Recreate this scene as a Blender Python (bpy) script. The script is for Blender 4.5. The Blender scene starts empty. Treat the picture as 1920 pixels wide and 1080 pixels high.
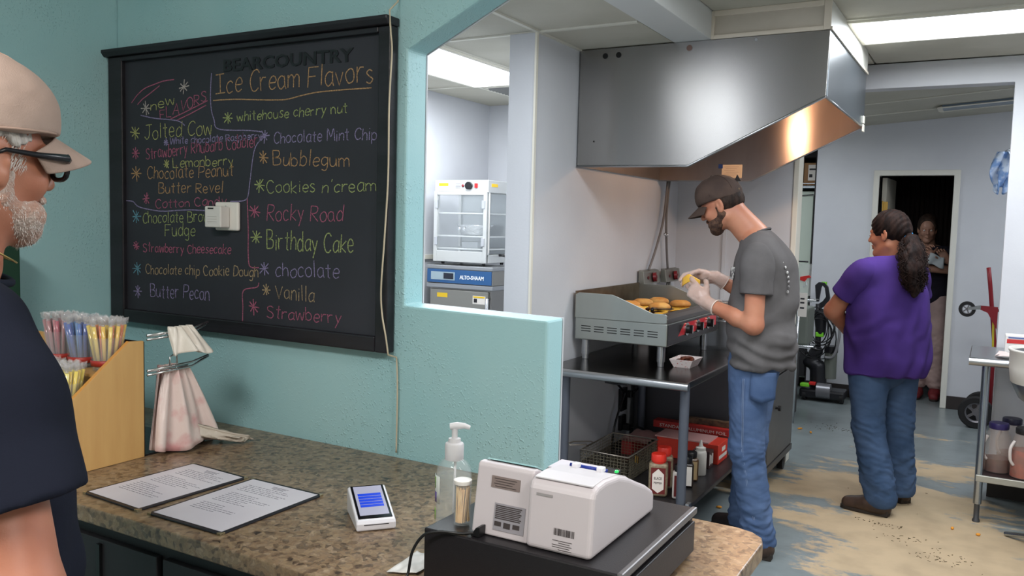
import bpy, bmesh, math, random
import numpy as np
from mathutils import Vector, Matrix, Euler
random.seed(7); rng = np.random.default_rng(11)
PI = math.pi; R = math.radians
scn = bpy.context.scene; col = scn.collection
# ---------------- camera ----------------
CAM = Vector((0, 0, 1.55))
yaw, pit, rol = R(29.602), R(4.418), R(1.454)
fwd = Vector((-math.sin(yaw)*math.cos(pit), math.cos(yaw)*math.cos(pit), -math.sin(pit)))
rt = Vector((math.cos(yaw), math.sin(yaw), 0)); up = rt.cross(fwd)
rt2 = rt*math.cos(rol) + up*math.sin(rol); up2 = -rt*math.sin(rol) + up*math.cos(rol)
cd = bpy.data.cameras.new('camera'); cam = bpy.data.objects.new('camera', cd); col.objects.link(cam)
M = Matrix((rt2, up2, -fwd)).transposed().to_4x4(); M.translation = CAM
cam.matrix_world = M
cd.sensor_width = 36; cd.lens = 1582.63/1920*36; cd.clip_start = 0.05; cd.clip_end = 60
scn.camera = cam
# ---------------- exposure, world, lights ----------------
vs = scn.view_settings
vs.view_transform = 'Standard'; vs.look = 'None'; vs.exposure = 0.0; vs.gamma = 1; vs.use_curve_mapping = False
w = bpy.data.worlds.new('world'); scn.world = w; w.use_nodes = True
w.node_tree.nodes['Background'].inputs[0].default_value = (0.6, 0.7, 0.8, 1)
w.node_tree.nodes['Background'].inputs[1].default_value = 0.15
def area(name, loc, sx, sy, power, color, rot=(0,0,0), spread=180):
    l = bpy.data.lights.new(name, 'AREA'); l.shape = 'RECTANGLE'; l.size = sx; l.size_y = sy; l.energy = power
    l.color = color; l.spread = R(spread)
    o = bpy.data.objects.new(name, l); col.objects.link(o); o.location = loc; o.rotation_euler = rot
    return o
COOL = (0.93, 0.965, 1.0)
area('troffer_light', (-2.79, 4.21, 2.425), 0.5, 1.15, 40, COOL)
area('troffer_light', (-0.09, 4.75, 2.55), 1.15, 0.5, 32, COOL)
area('troffer_light', (-0.20, 2.75, 2.55), 1.15, 0.5, 29, COOL)  # added out of view to light the man, the griddle and the wall end
area('troffer_light', (0.9, 7.1, 2.60), 0.5, 1.1, 12, COOL)  # added behind the right jamb to brighten the back area
area('troffer_light', (-1.67, 2.5, 2.43), 0.42, 0.9, 12, COOL)  # added out of view so the hood panel reflects a bright band
area('troffer_light', (-1.77, 6.95, 2.42), 0.5, 1.0, 12, COOL)  # added, hidden by the opening wall, to brighten the cooler alcove
area('dining_light', (-0.9, -0.6, 2.86), 1.2, 0.6, 58, (1.0, 0.95, 0.88))
area('dining_light', (1.4, 0.6, 2.86), 1.2, 0.6, 52, (1.0, 0.95, 0.90))
def point(name, loc, power, color, r=0.04):
    l = bpy.data.lights.new(name, 'POINT'); l.energy = power; l.color = color; l.shadow_soft_size = r
    o = bpy.data.objects.new(name, l); col.objects.link(o); o.location = loc; return o
point('hood_light', (-1.15, 4.78, 2.16), 9, (1.0, 0.60, 0.36), 0.05)
# ---------------- materials ----------------
def lin(c):
    o = []
    for v in c[:3]:
        v = v/255.0
        o.append(v/12.92 if v <= 0.04045 else ((v+0.055)/1.055)**2.4)
    return tuple(o) + (1,)
MATS = {}
def mat(name, c, rough=0.6, metal=0.0, c2=None, ns=12, nmix=(0.4, 0.6), bump=0.0, bs=60, coord='Object', scale=(1,1,1), trans=0.0, ior=1.45, emit=None, es=1.0, alpha=1.0, coat=0.0, sss=0.0, aniso=0.0, arot=0.25, detail=4.0, spec=0.5):
    if name in MATS: return MATS[name]
    m = bpy.data.materials.new(name); m.use_nodes = True; nt = m.node_tree; N = nt.nodes; K = nt.links
    b = N['Principled BSDF']; b.inputs['Base Color'].default_value = lin(c)
    b.inputs['Roughness'].default_value = rough; b.inputs['Metallic'].default_value = metal
    b.inputs['Transmission Weight'].default_value = trans; b.inputs['IOR'].default_value = ior
    b.inputs['Alpha'].default_value = alpha; b.inputs['Coat Weight'].default_value = coat
    b.inputs['Specular IOR Level'].default_value = spec
    if sss:
        b.inputs['Subsurface Weight'].default_value = sss; b.inputs['Subsurface Radius'].default_value = (0.012, 0.005, 0.003); b.inputs['Subsurface Scale'].default_value = 0.6
    if aniso:
        b.inputs['Anisotropic'].default_value = aniso; b.inputs['Anisotropic Rotation'].default_value = arot
        tg_ = N.new('ShaderNodeTangent'); tg_.direction_type = 'RADIAL'; tg_.axis = 'Z'; K.new(tg_.outputs[0], b.inputs['Tangent'])
    if emit: b.inputs['Emission Color'].default_value = lin(emit); b.inputs['Emission Strength'].default_value = es
    tc = N.new('ShaderNodeTexCoord'); mp = N.new('ShaderNodeMapping'); mp.inputs['Scale'].default_value = scale
    K.new(tc.outputs[coord], mp.inputs[0])
    if c2 is not None:
        n = N.new('ShaderNodeTexNoise'); n.inputs['Scale'].default_value = ns; n.inputs['Detail'].default_value = detail
        r = N.new('ShaderNodeValToRGB'); r.color_ramp.elements[0].position = nmix[0]; r.color_ramp.elements[1].position = nmix[1]
        r.color_ramp.elements[0].color = lin(c); r.color_ramp.elements[1].color = lin(c2)
        K.new(mp.outputs[0], n.inputs[0]); K.new(n.outputs[0], r.inputs[0]); K.new(r.outputs[0], b.inputs['Base Color'])
    if bump:
        n2 = N.new('ShaderNodeTexNoise'); n2.inputs['Scale'].default_value = bs; n2.inputs['Detail'].default_value = 3
        bp = N.new('ShaderNodeBump'); bp.inputs['Strength'].default_value = bump; bp.inputs['Distance'].default_value = 0.004
        K.new(mp.outputs[0], n2.inputs[0]); K.new(n2.outputs[0], bp.inputs['Height']); K.new(bp.outputs[0], b.inputs['Normal'])
    MATS[name] = m; return m
# ---------------- mesh builder ----------------
def lk(o): col.objects.link(o); return o
def root_of(p):
    q = Vector((0,0,0))
    while p is not None: q = q + Vector(p.location); p = p.parent
    return q
class MB:
    def __init__(s): s.v = []; s.f = []; s.mi = []; s.m = 0
    def add(s, vs_, fs):
        n = len(s.v); s.v += [tuple(p) for p in vs_]
        for f in fs: s.f.append(tuple(n+i for i in f)); s.mi.append(s.m)
        return s
    def box(s, x0, y0, z0, x1, y1, z1):
        x0, x1 = min(x0,x1), max(x0,x1); y0, y1 = min(y0,y1), max(y0,y1); z0, z1 = min(z0,z1), max(z0,z1)
        return s.add([(x0,y0,z0),(x1,y0,z0),(x1,y1,z0),(x0,y1,z0),(x0,y0,z1),(x1,y0,z1),(x1,y1,z1),(x0,y1,z1)],
              [(0,3,2,1),(4,5,6,7),(0,1,5,4),(1,2,6,5),(2,3,7,6),(3,0,4,7)])
    def quad(s, a, b, c, d): return s.add([a,b,c,d], [(0,1,2,3)])
    def prism(s, poly, axis, a, b):
        # poly: 2d points; axis 'x': (y,z), 'y': (x,z), 'z': (x,y)
        def P(p, t):
            return {'x': (t,p[0],p[1]), 'y': (p[0],t,p[1]), 'z': (p[0],p[1],t)}[axis]
        n = len(poly); vs_ = [P(p,a) for p in poly] + [P(p,b) for p in poly]
        return s.add(vs_, [tuple(range(n)), tuple(range(2*n-1, n-1, -1))] + [(i,n+i,n+(i+1)%n,(i+1)%n) for i in range(n)])
    def tube(s, pts, r, seg=8, cap=True, closed=False):
        pts = [Vector(p) for p in pts]; n = len(pts)
        rs = r if isinstance(r, (list, tuple)) else [r]*n
        nrm = None; vs_ = []; fs = []
        for i, p in enumerate(pts):
            a = pts[(i-1) % n] if (closed or i > 0) else pts[i]; b = pts[(i+1) % n] if (closed or i < n-1) else pts[i]
            t = (b-a).normalized() if (b-a).length > 1e-9 else Vector((0,0,1))
            if nrm is None:
                nrm = t.orthogonal().normalized()
            else:
                nrm = (nrm - t*nrm.dot(t)); nrm = nrm.normalized() if nrm.length > 1e-6 else t.orthogonal().normalized()
            bi = t.cross(nrm)
            for k in range(seg):
                an = 2*PI*k/seg; vs_.append(p + (nrm*math.cos(an) + bi*math.sin(an))*rs[i])
        m = n if closed else n-1
        for i in range(m):
            for k in range(seg):
                j = (i+1) % n
                fs.append((i*seg+k, i*seg+(k+1)%seg, j*seg+(k+1)%seg, j*seg+k))
        if cap and not closed:
            fs.append(tuple(range(seg-1,-1,-1))); fs.append(tuple((n-1)*seg+k for k in range(seg)))
        return s.add(vs_, fs)
    def cyl(s, a, b, r, seg=16, r2=None): return s.tube([a,b], [r, r if r2 is None else r2], seg)
    def lathe(s, prof, c=(0,0,0), seg=24, sx=1, sy=1):
        vs_ = []; fs = []; n = len(prof)
        for r_, z in prof:
            for k in range(seg):
                an = 2*PI*k/seg; vs_.append((c[0]+r_*sx*math.cos(an), c[1]+r_*sy*math.sin(an), c[2]+z))
        for i in range(n-1):
            for k in range(seg): fs.append((i*seg+k, i*seg+(k+1)%seg, (i+1)*seg+(k+1)%seg, (i+1)*seg+k))
        if prof[0] == prof[-1]: return s.add(vs_, fs)
        if prof[0][0] > 1e-6: fs.append(tuple(range(seg-1,-1,-1)))
        if prof[-1][0] > 1e-6: fs.append(tuple((n-1)*seg+k for k in range(seg)))
        return s.add(vs_, fs)
    def ball(s, c, r, seg=12, rings=8):
        r = r if isinstance(r, (tuple, list)) else (r,r,r)
        vs_ = []; fs = []
        for i in range(rings+1):
            t = PI*i/rings
            for k in range(seg):
                a = 2*PI*k/seg; vs_.append((c[0]+r[0]*math.sin(t)*math.cos(a), c[1]+r[1]*math.sin(t)*math.sin(a), c[2]-r[2]*math.cos(t)))
        for i in range(rings):
            for k in range(seg): fs.append((i*seg+k, i*seg+(k+1)%seg, (i+1)*seg+(k+1)%seg, (i+1)*seg+k))
        return s.add(vs_, fs)
    def grid(s, fn, nu, nv, thick=None):
        vs_ = [fn(i/nu, j/nv) for j in range(nv+1) for i in range(nu+1)]
        return s.add(vs_, [(j*(nu+1)+i, j*(nu+1)+i+1, (j+1)*(nu+1)+i+1, (j+1)*(nu+1)+i) for j in range(nv) for i in range(nu)])
    def ribbon(s, pts, wd, nrm, th=0.0006):
        # flat raised strip along pts on a plane with normal nrm
        pts = [Vector(p) for p in pts]; nrm = Vector(nrm); n = len(pts); vs_ = []
        for i, p in enumerate(pts):
            t = pts[min(i+1,n-1)] - pts[max(i-1,0)]
            t = t.normalized() if t.length > 1e-9 else Vector((1,0,0))
            q = nrm.cross(t)*(wd/2)
            vs_ += [p-q, p+q, p+q+nrm*th, p-q+nrm*th]
        fs = []
        for i in range(n-1):
            a = 4*i; b = a+4
            fs += [(a+3,a+2,b+2,b+3), (a+2,a+1,b+1,b+2), (a,a+3,b+3,b)]
        return s.add(vs_, fs)
    def build(s, name, m, parent=None, smooth=False, bevel=0, solid=0, sub=0, seg=2, label=None, auto=False):
        me = bpy.data.meshes.new(name); off = root_of(parent)
        me.from_pydata([tuple(Vector(p)-off) for p in s.v], [], s.f)
        ms = m if isinstance(m, (list, tuple)) else [m]
        for x in ms: me.materials.append(x)
        for p, i in zip(me.polygons, s.mi): p.material_index = i
        if smooth:
            for p in me.polygons: p.use_smooth = True
        me.update(); o = lk(bpy.data.objects.new(name, me)); o.parent = parent
        bm = bmesh.new(); bm.from_mesh(me); bmesh.ops.remove_doubles(bm, verts=bm.verts, dist=1e-6); bmesh.ops.recalc_face_normals(bm, faces=bm.faces)
        if smooth and auto:
            for e in bm.edges:
                if len(e.link_faces) == 2 and e.calc_face_angle(0) > R(38): e.smooth = False
        bm.to_mesh(me); bm.free()
        if solid:
            md = o.modifiers.new('s', 'SOLIDIFY'); md.thickness = solid; md.offset = 0
        if bevel:
            md = o.modifiers.new('b', 'BEVEL'); md.width = bevel; md.segments = seg; md.limit_method = 'ANGLE'; md.angle_limit = R(40)
        if sub:
            md = o.modifiers.new('u', 'SUBSURF'); md.levels = sub; md.render_levels = sub
        if label: o['label'] = label
        return o
def thing(name, label, cat, loc=(0,0,0), group=None):
    o = lk(bpy.data.objects.new(name, None)); o.location = loc; o['label'] = label; o['category'] = cat; o.empty_display_size = 0.05
    if group: o['group'] = group
    return o
def tag(o, label, cat, group=None):
    o['label'] = label; o['category'] = cat
    if group: o['group'] = group
    return o
def struct(o): o['kind'] = 'structure'; return o
def stuff(o): o['kind'] = 'stuff'; return o
def copy_tree(o, parent=None):
    c = lk(o.copy()); c.parent = parent
    for ch in list(o.children): copy_tree(ch, c)
    return c
def xyz(b, **k): return b
def text_mesh(txt, size, m, parent, origin, xdir, ydir, name='lettering', width=None, extr=0.0004, font=None, label=None, shear=0, bold=0.0):
    cu = bpy.data.curves.new(name, 'FONT'); cu.body = txt; cu.size = size; cu.extrude = extr; cu.resolution_u = 2; cu.shear = shear; cu.offset = bold
    t = bpy.data.objects.new('t', cu); col.objects.link(t)
    bpy.context.view_layer.update()
    me = bpy.data.meshes.new_from_object(t.evaluated_get(bpy.context.evaluated_depsgraph_get()))
    bpy.data.objects.remove(t); bpy.data.curves.remove(cu)
    xs = [v.co.x for v in me.vertices]
    if not xs: return None
    x0, x1 = min(xs), max(xs); k = (width/(x1-x0)) if width else 1.0
    xd = Vector(xdir).normalized(); yd = Vector(ydir).normalized(); zd = xd.cross(yd); off = root_of(parent)
    for v in me.vertices:
        p = Vector(origin) + xd*((v.co.x-x0)*k) + yd*v.co.y + zd*v.co.z
        v.co = p - off
    me.materials.clear(); me.materials.append(m); me.name = name
    o = lk(bpy.data.objects.new(name, me)); o.parent = parent
    if label: o['label'] = label
    return o
# ---------------- sdf body modelling ----------------
def nv(v):
    v = np.array(v, float); return v/np.linalg.norm(v)
def sdf(prims, res):
    # prims: ('c',a,b,ra,rb,k,(n,s)|None) capsule; ('e',c,(r),rot3x3|None,k) ellipsoid; ('-',prim) subtract; ('p',point,normal) cut away side of normal
    lo = np.array([1e9]*3); hi = -lo
    for p in prims:
        if p[0] == 'c':
            r_ = max(p[3], p[4])*(max(1, p[6][1]) if p[6] else 1)
            for q in (p[1], p[2]): lo = np.minimum(lo, np.array(q)-r_); hi = np.maximum(hi, np.array(q)+r_)
        elif p[0] == 'e':
            r_ = max(p[2]); lo = np.minimum(lo, np.array(p[1])-r_); hi = np.maximum(hi, np.array(p[1])+r_)
    lo -= 3*res+0.01; hi += 3*res+0.01
    n = np.ceil((hi-lo)/res).astype(int)+1
    D = np.full(n, 0.5, np.float32)
    ax = [lo[i]+res*np.arange(n[i]) for i in range(3)]
    def ev(p, X, Y, Z):
        if p[0] == 'c':
            a = np.array(p[1], float); b = np.array(p[2], float); ra, rb = p[3], p[4]
            PX, PY, PZ = X-a[0], Y-a[1], Z-a[2]; ab = b-a
            if p[6]:
                nn = nv(p[6][0]); s_ = p[6][1]
                dt = (PX*nn[0]+PY*nn[1]+PZ*nn[2])*(1/s_-1); PX = PX+dt*nn[0]; PY = PY+dt*nn[1]; PZ = PZ+dt*nn[2]
                ab = ab + nn*(ab@nn)*(1/s_-1)
            L2 = max(ab@ab, 1e-12); h = np.clip((PX*ab[0]+PY*ab[1]+PZ*ab[2])/L2, 0, 1)
            d = np.sqrt((PX-h*ab[0])**2+(PY-h*ab[1])**2+(PZ-h*ab[2])**2) - (ra+(rb-ra)*h)
            return d*(min(1, p[6][1]) if p[6] else 1)
        c = np.array(p[1], float); rr = np.array(p[2], float)
        PX, PY, PZ = X-c[0], Y-c[1], Z-c[2]
        if p[3] is not None:
            m_ = np.array(p[3]); PX, PY, PZ = (PX*m_[0][0]+PY*m_[0][1]+PZ*m_[0][2], PX*m_[1][0]+PY*m_[1][1]+PZ*m_[1][2], PX*m_[2][0]+PY*m_[2][1]+PZ*m_[2][2])
        k0 = np.sqrt((PX/rr[0])**2+(PY/rr[1])**2+(PZ/rr[2])**2); k1 = np.sqrt((PX/rr[0]**2)**2+(PY/rr[1]**2)**2+(PZ/rr[2]**2)**2)
        return k0*(k0-1)/np.maximum(k1, 1e-6)
    for p in prims:
        if p[0] == 'p':
            pt = np.array(p[1], float); nn = nv(p[2])
            d = ((ax[0]-pt[0])*nn[0])[:,None,None]+((ax[1]-pt[1])*nn[1])[None,:,None]+((ax[2]-pt[2])*nn[2])[None,None,:]
            D = np.maximum(D, d.astype(np.float32)); continue
        neg = p[0] == '-'; q = p[1] if neg else p
        if q[0] == 'c':
            r_ = max(q[3], q[4])*(max(1, q[6][1]) if q[6] else 1); k = q[5]
            l_ = np.minimum(q[1], q[2])-r_; h_ = np.maximum(q[1], q[2])+r_
        else:
            r_ = max(q[2]); k = q[4]; l_ = np.array(q[1])-r_; h_ = np.array(q[1])+r_
        k = max(k, 1e-4); pad = k+2.5*res+0.012
        i0 = np.maximum(((l_-pad-lo)/res).astype(int), 0); i1 = np.minimum(((h_+pad-lo)/res).astype(int)+2, n)
        if (i1 <= i0).any(): continue
        sl = tuple(slice(i0[i], i1[i]) for i in range(3))
        X = ax[0][sl[0]][:,None,None]; Y = ax[1][sl[1]][None,:,None]; Z = ax[2][sl[2]][None,None,:]
        d2 = ev(q, X, Y, Z); d1 = D[sl]
        if neg:
            h = np.clip(.5-.5*(d1+d2)/k, 0, 1); D[sl] = d1*(1-h)-d2*h + k*h*(1-h)
        else:
            h = np.clip(.5+.5*(d1-d2)/k, 0, 1); D[sl] = d1*(1-h)+d2*h - k*h*(1-h)
    return surface_nets(D, lo, res)
def surface_nets(D, lo, res):
    S = D < 0; n = np.array(D.shape)-1
    acc = np.zeros(tuple(n)+(3,), np.float32); cnt = np.zeros(tuple(n), np.float32)
    def cr(o): return tuple(slice(o[i], o[i]+n[i]) for i in range(3))
    for axn in range(3):
        u, v_ = [(1,2),(0,2),(0,1)][axn]
        for a in (0,1):
            for b in (0,1):
                o = [0,0,0]; o[u] = a; o[v_] = b; o2 = list(o); o2[axn] = 1
                A = D[cr(o)]; B = D[cr(o2)]; m = (A < 0) != (B < 0)
                t = np.where(m, A/np.where(m, A-B, 1), 0)
                cnt += m
                acc[..., axn] += t*m; acc[..., u] += a*m; acc[..., v_] += b*m
    mk = cnt > 0; idx = -np.ones(tuple(n), int); idx[mk] = np.arange(mk.sum())
    base = np.argwhere(mk); V = lo + res*(base + acc[mk]/cnt[mk][:,None])
    F = []
    for axn in range(3):
        u, v_ = [(1,2),(2,0),(0,1)][axn]
        A = [slice(1,-1)]*3; B = [slice(1,-1)]*3
        A[axn] = slice(0, n[axn]); B[axn] = slice(1, n[axn]+1)
        for q in (u, v_): A[q] = slice(1, n[q]); B[q] = slice(1, n[q])
        sa = S[tuple(A)]; sb = S[tuple(B)]
        for sgn in (0,1):
            mm = (sa & ~sb) if sgn == 0 else (~sa & sb)
            P = np.argwhere(mm)
            if len(P) == 0: continue
            P = P.copy(); P[:,u] += 1; P[:,v_] += 1
            def g(du, dv):
                Q = P.copy(); Q[:,u] += du; Q[:,v_] += dv; return idx[Q[:,0],Q[:,1],Q[:,2]]
            q = [g(-1,-1), g(0,-1), g(0,0), g(-1,0)]
            if sgn: q = q[::-1]
            F.append(np.stack(q, 1))
    F = np.concatenate(F); F = F[(F >= 0).all(1)]
    return V.astype(float), F
def vnormals(V, F):
    nrm = np.cross(V[F[:,2]]-V[F[:,0]], V[F[:,3]]-V[F[:,1]]); N = np.zeros_like(V)
    for i in range(4): np.add.at(N, F[:,i], nrm)
    return N/np.maximum(np.linalg.norm(N, axis=1, keepdims=True), 1e-9)
def relax(V, F, it=2, lam=0.5):
    for _ in range(it):
        A = np.zeros_like(V); c = np.zeros(len(V))
        for i in range(4):
            j = (i+1) % 4
            np.add.at(A, F[:,i], V[F[:,j]]); np.add.at(c, F[:,i], 1); np.add.at(A, F[:,j], V[F[:,i]]); np.add.at(c, F[:,j], 1)
        V = V*(1-lam) + lam*A/np.maximum(c,1)[:,None]
    return V
def wob(P, sc, seed=0, oct=3):
    g = np.random.default_rng(seed); o = np.zeros(len(P)); amp = 1.0; tot = 0
    for k in range(oct):
        for _ in range(3):
            d = g.normal(size=3); d /= np.linalg.norm(d); ph = g.uniform(0, 6.28)
            o += amp*np.sin((P@d)*sc*(2**k)*2*PI + ph + 1.7*np.sin((P@np.roll(d,1))*sc*(2**k)*3+ph*2)); tot += amp
        amp *= 0.55
    return o/tot*1.6
def sdf_obj(name, parts, m, parent, it=2, disp=None, label=None):
    Vs = []; Fs = []; k = 0
    for prims, res in parts:
        V, F = sdf(prims, res); V = relax(V, F, it)
        Vs.append(V); Fs.append(F+k); k += len(V)
    V = np.concatenate(Vs); F = np.concatenate(Fs)
    if disp is not None:
        N = vnormals(V, F); V = V + N*disp(V, N)[:,None]
    off = np.array(root_of(parent)); me = bpy.data.meshes.new(name)
    V = V-off
    me.vertices.add(len(V)); me.vertices.foreach_set('co', V.ravel().astype(np.float32))
    me.loops.add(len(F)*4); me.loops.foreach_set('vertex_index', F.ravel().astype(np.int32))
    me.polygons.add(len(F)); me.polygons.foreach_set('loop_start', (np.arange(len(F))*4).astype(np.int32)); me.polygons.foreach_set('loop_total', np.full(len(F),4,np.int32))
    me.polygons.foreach_set('use_smooth', np.ones(len(F), bool))
    me.update(); me.validate(); me.materials.append(m)
    o = lk(bpy.data.objects.new(name, me)); o.parent = parent
    if label: o['label'] = label
    return o
def cap(a, b, ra, rb=None, k=0.02, flat=None): return ('c', tuple(a), tuple(b), ra, ra if rb is None else rb, k, flat)
def ell(c, r_, rot=None, k=0.02): return ('e', tuple(c), tuple(r_), rot, k)
def sub(p): return ('-', p)
def cut(p, n): return ('p', tuple(p), tuple(n))
# ---------------- setting materials ----------------
def teal_mat():
    m = mat('teal_paint', (164,202,206), 0.5, c2=(156,198,203), ns=3, nmix=(0.35,0.65))
    nt = m.node_tree; N = nt.nodes; K = nt.links; b = N['Principled BSDF']
    tc = N.new('ShaderNodeTexCoord'); n = N.new('ShaderNodeTexNoise'); n.inputs['Scale'].default_value = 150; n.inputs['Detail'].default_value = 1.0; n.inputs['Roughness'].default_value = 0.5
    n2 = N.new('ShaderNodeTexNoise'); n2.inputs['Scale'].default_value = 4.5; n2.inputs['Detail'].default_value = 2
    r = N.new('ShaderNodeMapRange'); r.inputs[1].default_value = 0.57; r.inputs[2].default_value = 0.80
    r2 = N.new('ShaderNodeMapRange'); r2.inputs[1].default_value = 0.42; r2.inputs[2].default_value = 0.60; r2.inputs[3].default_value = 0.12
    mu = N.new('ShaderNodeMath'); mu.operation = 'MULTIPLY'; bp = N.new('ShaderNodeBump'); bp.inputs['Strength'].default_value = 0.6; bp.inputs['Distance'].default_value = 0.003
    K.new(tc.outputs['Object'], n.inputs[0]); K.new(tc.outputs['Object'], n2.inputs[0]); K.new(n.outputs[0], r.inputs[0]); K.new(n2.outputs[0], r2.inputs[0])
    K.new(r.outputs[0], mu.inputs[0]); K.new(r2.outputs[0], mu.inputs[1]); K.new(mu.outputs[0], bp.inputs['Height']); K.new(bp.outputs[0], b.inputs['Normal'])
    return m
TEAL = teal_mat()
WHITE_W = mat('white_wall_panel', (206,208,212), 0.42, c2=(198,200,205), ns=1.3, bump=0.12, bs=90)
CEIL = mat('ceiling_tile', (190,187,174), 0.85, c2=(182,179,165), ns=2.5, bump=0.3, bs=160)
CEILG = mat('ceiling_grid', (214,212,200), 0.5)
TRIMW = mat('trim_white', (226,222,208), 0.5)
DARKB = mat('dark_baseboard', (48,42,40), 0.6)
def floor_mat():
    m = bpy.data.materials.new('worn_painted_concrete'); m.use_nodes = True; nt = m.node_tree; N = nt.nodes; K = nt.links; b = N['Principled BSDF']
    tc = N.new('ShaderNodeTexCoord'); mp = N.new('ShaderNodeMapping'); mp.inputs['Scale'].default_value = (0.75,1.5,1); mp.inputs['Rotation'].default_value = (0,0,R(12))
    n = N.new('ShaderNodeTexNoise'); n.inputs['Scale'].default_value = 0.85; n.inputs['Detail'].default_value = 12; n.inputs['Roughness'].default_value = 0.72
    K.new(tc.outputs['Object'], mp.inputs[0]); K.new(mp.outputs[0], n.inputs[0])
    sp = N.new('ShaderNodeSeparateXYZ'); K.new(tc.outputs['Object'], sp.inputs[0])
    # the traffic lane where the paint has worn through: an ellipse around the walking area of the kitchen
    def mth(op, a, bb=None, cc=None):
        x = N.new('ShaderNodeMath'); x.operation = op
        for i, v in enumerate((a, bb, cc)):
            if v is None: continue
            if isinstance(v, (int,float)): x.inputs[i].default_value = v
            else: K.new(v, x.inputs[i])
        return x.outputs[0]
    dx = mth('DIVIDE', mth('SUBTRACT', sp.outputs[0], -0.30), 1.15); dy = mth('DIVIDE', mth('SUBTRACT', sp.outputs[1], 4.9), 2.1)
    d = mth('SQRT', mth('ADD', mth('MULTIPLY', dx, dx), mth('MULTIPLY', dy, dy)))
    lane = mth('MULTIPLY', mth('SUBTRACT', 1.0, d), 0.24)
    val = mth('ADD', n.outputs[0], lane)
    rp = N.new('ShaderNodeValToRGB'); rp.color_ramp.elements[0].position = 0.575; rp.color_ramp.elements[1].position = 0.61
    rp.color_ramp.elements[0].color = lin((124,133,134)); rp.color_ramp.elements[1].color = lin((184,163,132))
    K.new(val, rp.inputs[0])
    n3 = N.new('ShaderNodeTexNoise'); n3.inputs['Scale'].default_value = 7; n3.inputs['Detail'].default_value = 8
    K.new(tc.outputs['Object'], n3.inputs[0])
    r3 = N.new('ShaderNodeValToRGB'); r3.color_ramp.elements[0].position = 0.3; r3.color_ramp.elements[1].position = 0.6; r3.color_ramp.elements[0].color = (0.62,0.62,0.62,1); r3.color_ramp.elements[1].color = (1,1,1,1)
    K.new(n3.outputs[0], r3.inputs[0])
    mx = N.new('ShaderNodeMixRGB'); mx.blend_type = 'MULTIPLY'; mx.inputs[0].default_value = 0.45; K.new(rp.outputs[0], mx.inputs[1]); K.new(r3.outputs[0], mx.inputs[2])
    K.new(mx.outputs[0], b.inputs['Base Color'])
    rr = N.new('ShaderNodeMapRange'); rr.inputs[1].default_value = 0.55; rr.inputs[2].default_value = 0.62; rr.inputs[3].default_value = 0.3; rr.inputs[4].default_value = 0.6
    K.new(val, rr.inputs[0]); K.new(rr.outputs[0], b.inputs['Roughness'])
    return m
FLOOR = floor_mat()
# ---------------- setting ----------------
struct(MB().box(-4,-3,-0.1,3,11,0).build('floor', FLOOR))
# teal dividing wall with chamfered opening and half wall
out = [(-2.66,0),(-0.967,0),(-0.967,1.305),(-1.418,1.312),(-1.418,2.014),(-0.77,2.32),(1.9,2.32),(1.9,0),(2.6,0),(2.6,2.9),(-2.66,2.9)]
wm = struct(MB().prism(out, 'y', 1.889, 1.978).build('wall_middle', TEAL, bevel=0.006))
struct(MB().prism(out, 'y', 1.9785, 1.984).build('wall_middle_kitchen_face', WHITE_W))
struct(MB().box(-2.76,-2.6,0,-2.66,1.978,2.9).build('wall_left', TEAL))
WARMW = mat('warm_white_wall', (214,208,196), 0.6, c2=(205,200,188), ns=2)
struct(MB().box(-2.76,-2.7,0,2.7,-2.6,2.9).build('wall_rear', WARMW))
struct(MB().box(2.6,-2.7,0,2.7,1.889,2.9).build('wall_right', WARMW))
struct(MB().box(-2.76,-2.7,2.9,2.7,1.978,2.98).build('ceiling', CEIL))
# kitchen partition wall (griddle wall)
struct(MB().box(-2.075,3.57,0,-1.93,5.82,2.449).build('wall_griddle', WHITE_W, bevel=0.004))
for y in (4.79,):
    pass
# side room walls
struct(MB().box(-3.58,1.978,0,-3.48,5.8,2.6).build('wall_side_room', WHITE_W))
struct(MB().box(-3.58,5.7,0,-2.075,5.8,2.6).build('wall_side_room_back', WHITE_W))
# wall behind the griddle with the wide opening into the back area
outb = [(-2.075,0),(-1.15,0),(-1.15,2.43),(0.05,2.43),(0.05,0),(1.6,0),(1.6,2.58),(-2.075,2.58)]
struct(MB().prism(outb, 'y', 5.7, 5.82).build('wall_opening', WHITE_W, bevel=0.004))
struct(MB().box(1.6,1.978,0,1.7,5.82,2.7).build('wall_kitchen_right', WHITE_W))
struct(MB().box(-1.153,5.692,0,-1.12,5.828,2.43).build('trim_1', TRIMW, bevel=0.003))
# back wall with the doorway
outc = [(-1.49,0),(-0.937,0),(-0.937,2.06),(-0.335,2.06),(-0.335,0),(1.6,0),(1.6,2.72),(-1.49,2.72)]
struct(MB().prism(outc, 'y', 8.38, 8.48).build('wall_back', WHITE_W))
struct(MB().box(1.5,5.82,0,1.6,8.48,2.72).build('wall_back_right', WHITE_W))
struct(MB().box(-2.4,5.82,0,-2.3,9.6,2.72).build('wall_back_left', mat('dim_wall', (170,172,170), 0.6)))
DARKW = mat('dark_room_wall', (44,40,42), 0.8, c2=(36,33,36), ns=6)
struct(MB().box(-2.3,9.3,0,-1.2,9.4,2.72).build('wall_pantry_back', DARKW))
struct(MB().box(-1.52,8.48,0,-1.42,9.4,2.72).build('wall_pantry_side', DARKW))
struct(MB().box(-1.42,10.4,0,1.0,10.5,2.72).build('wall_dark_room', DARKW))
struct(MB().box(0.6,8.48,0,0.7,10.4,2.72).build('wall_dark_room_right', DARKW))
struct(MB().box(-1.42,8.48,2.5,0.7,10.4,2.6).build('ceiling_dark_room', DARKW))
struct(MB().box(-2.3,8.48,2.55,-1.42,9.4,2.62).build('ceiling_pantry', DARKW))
cp = MB()
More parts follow.
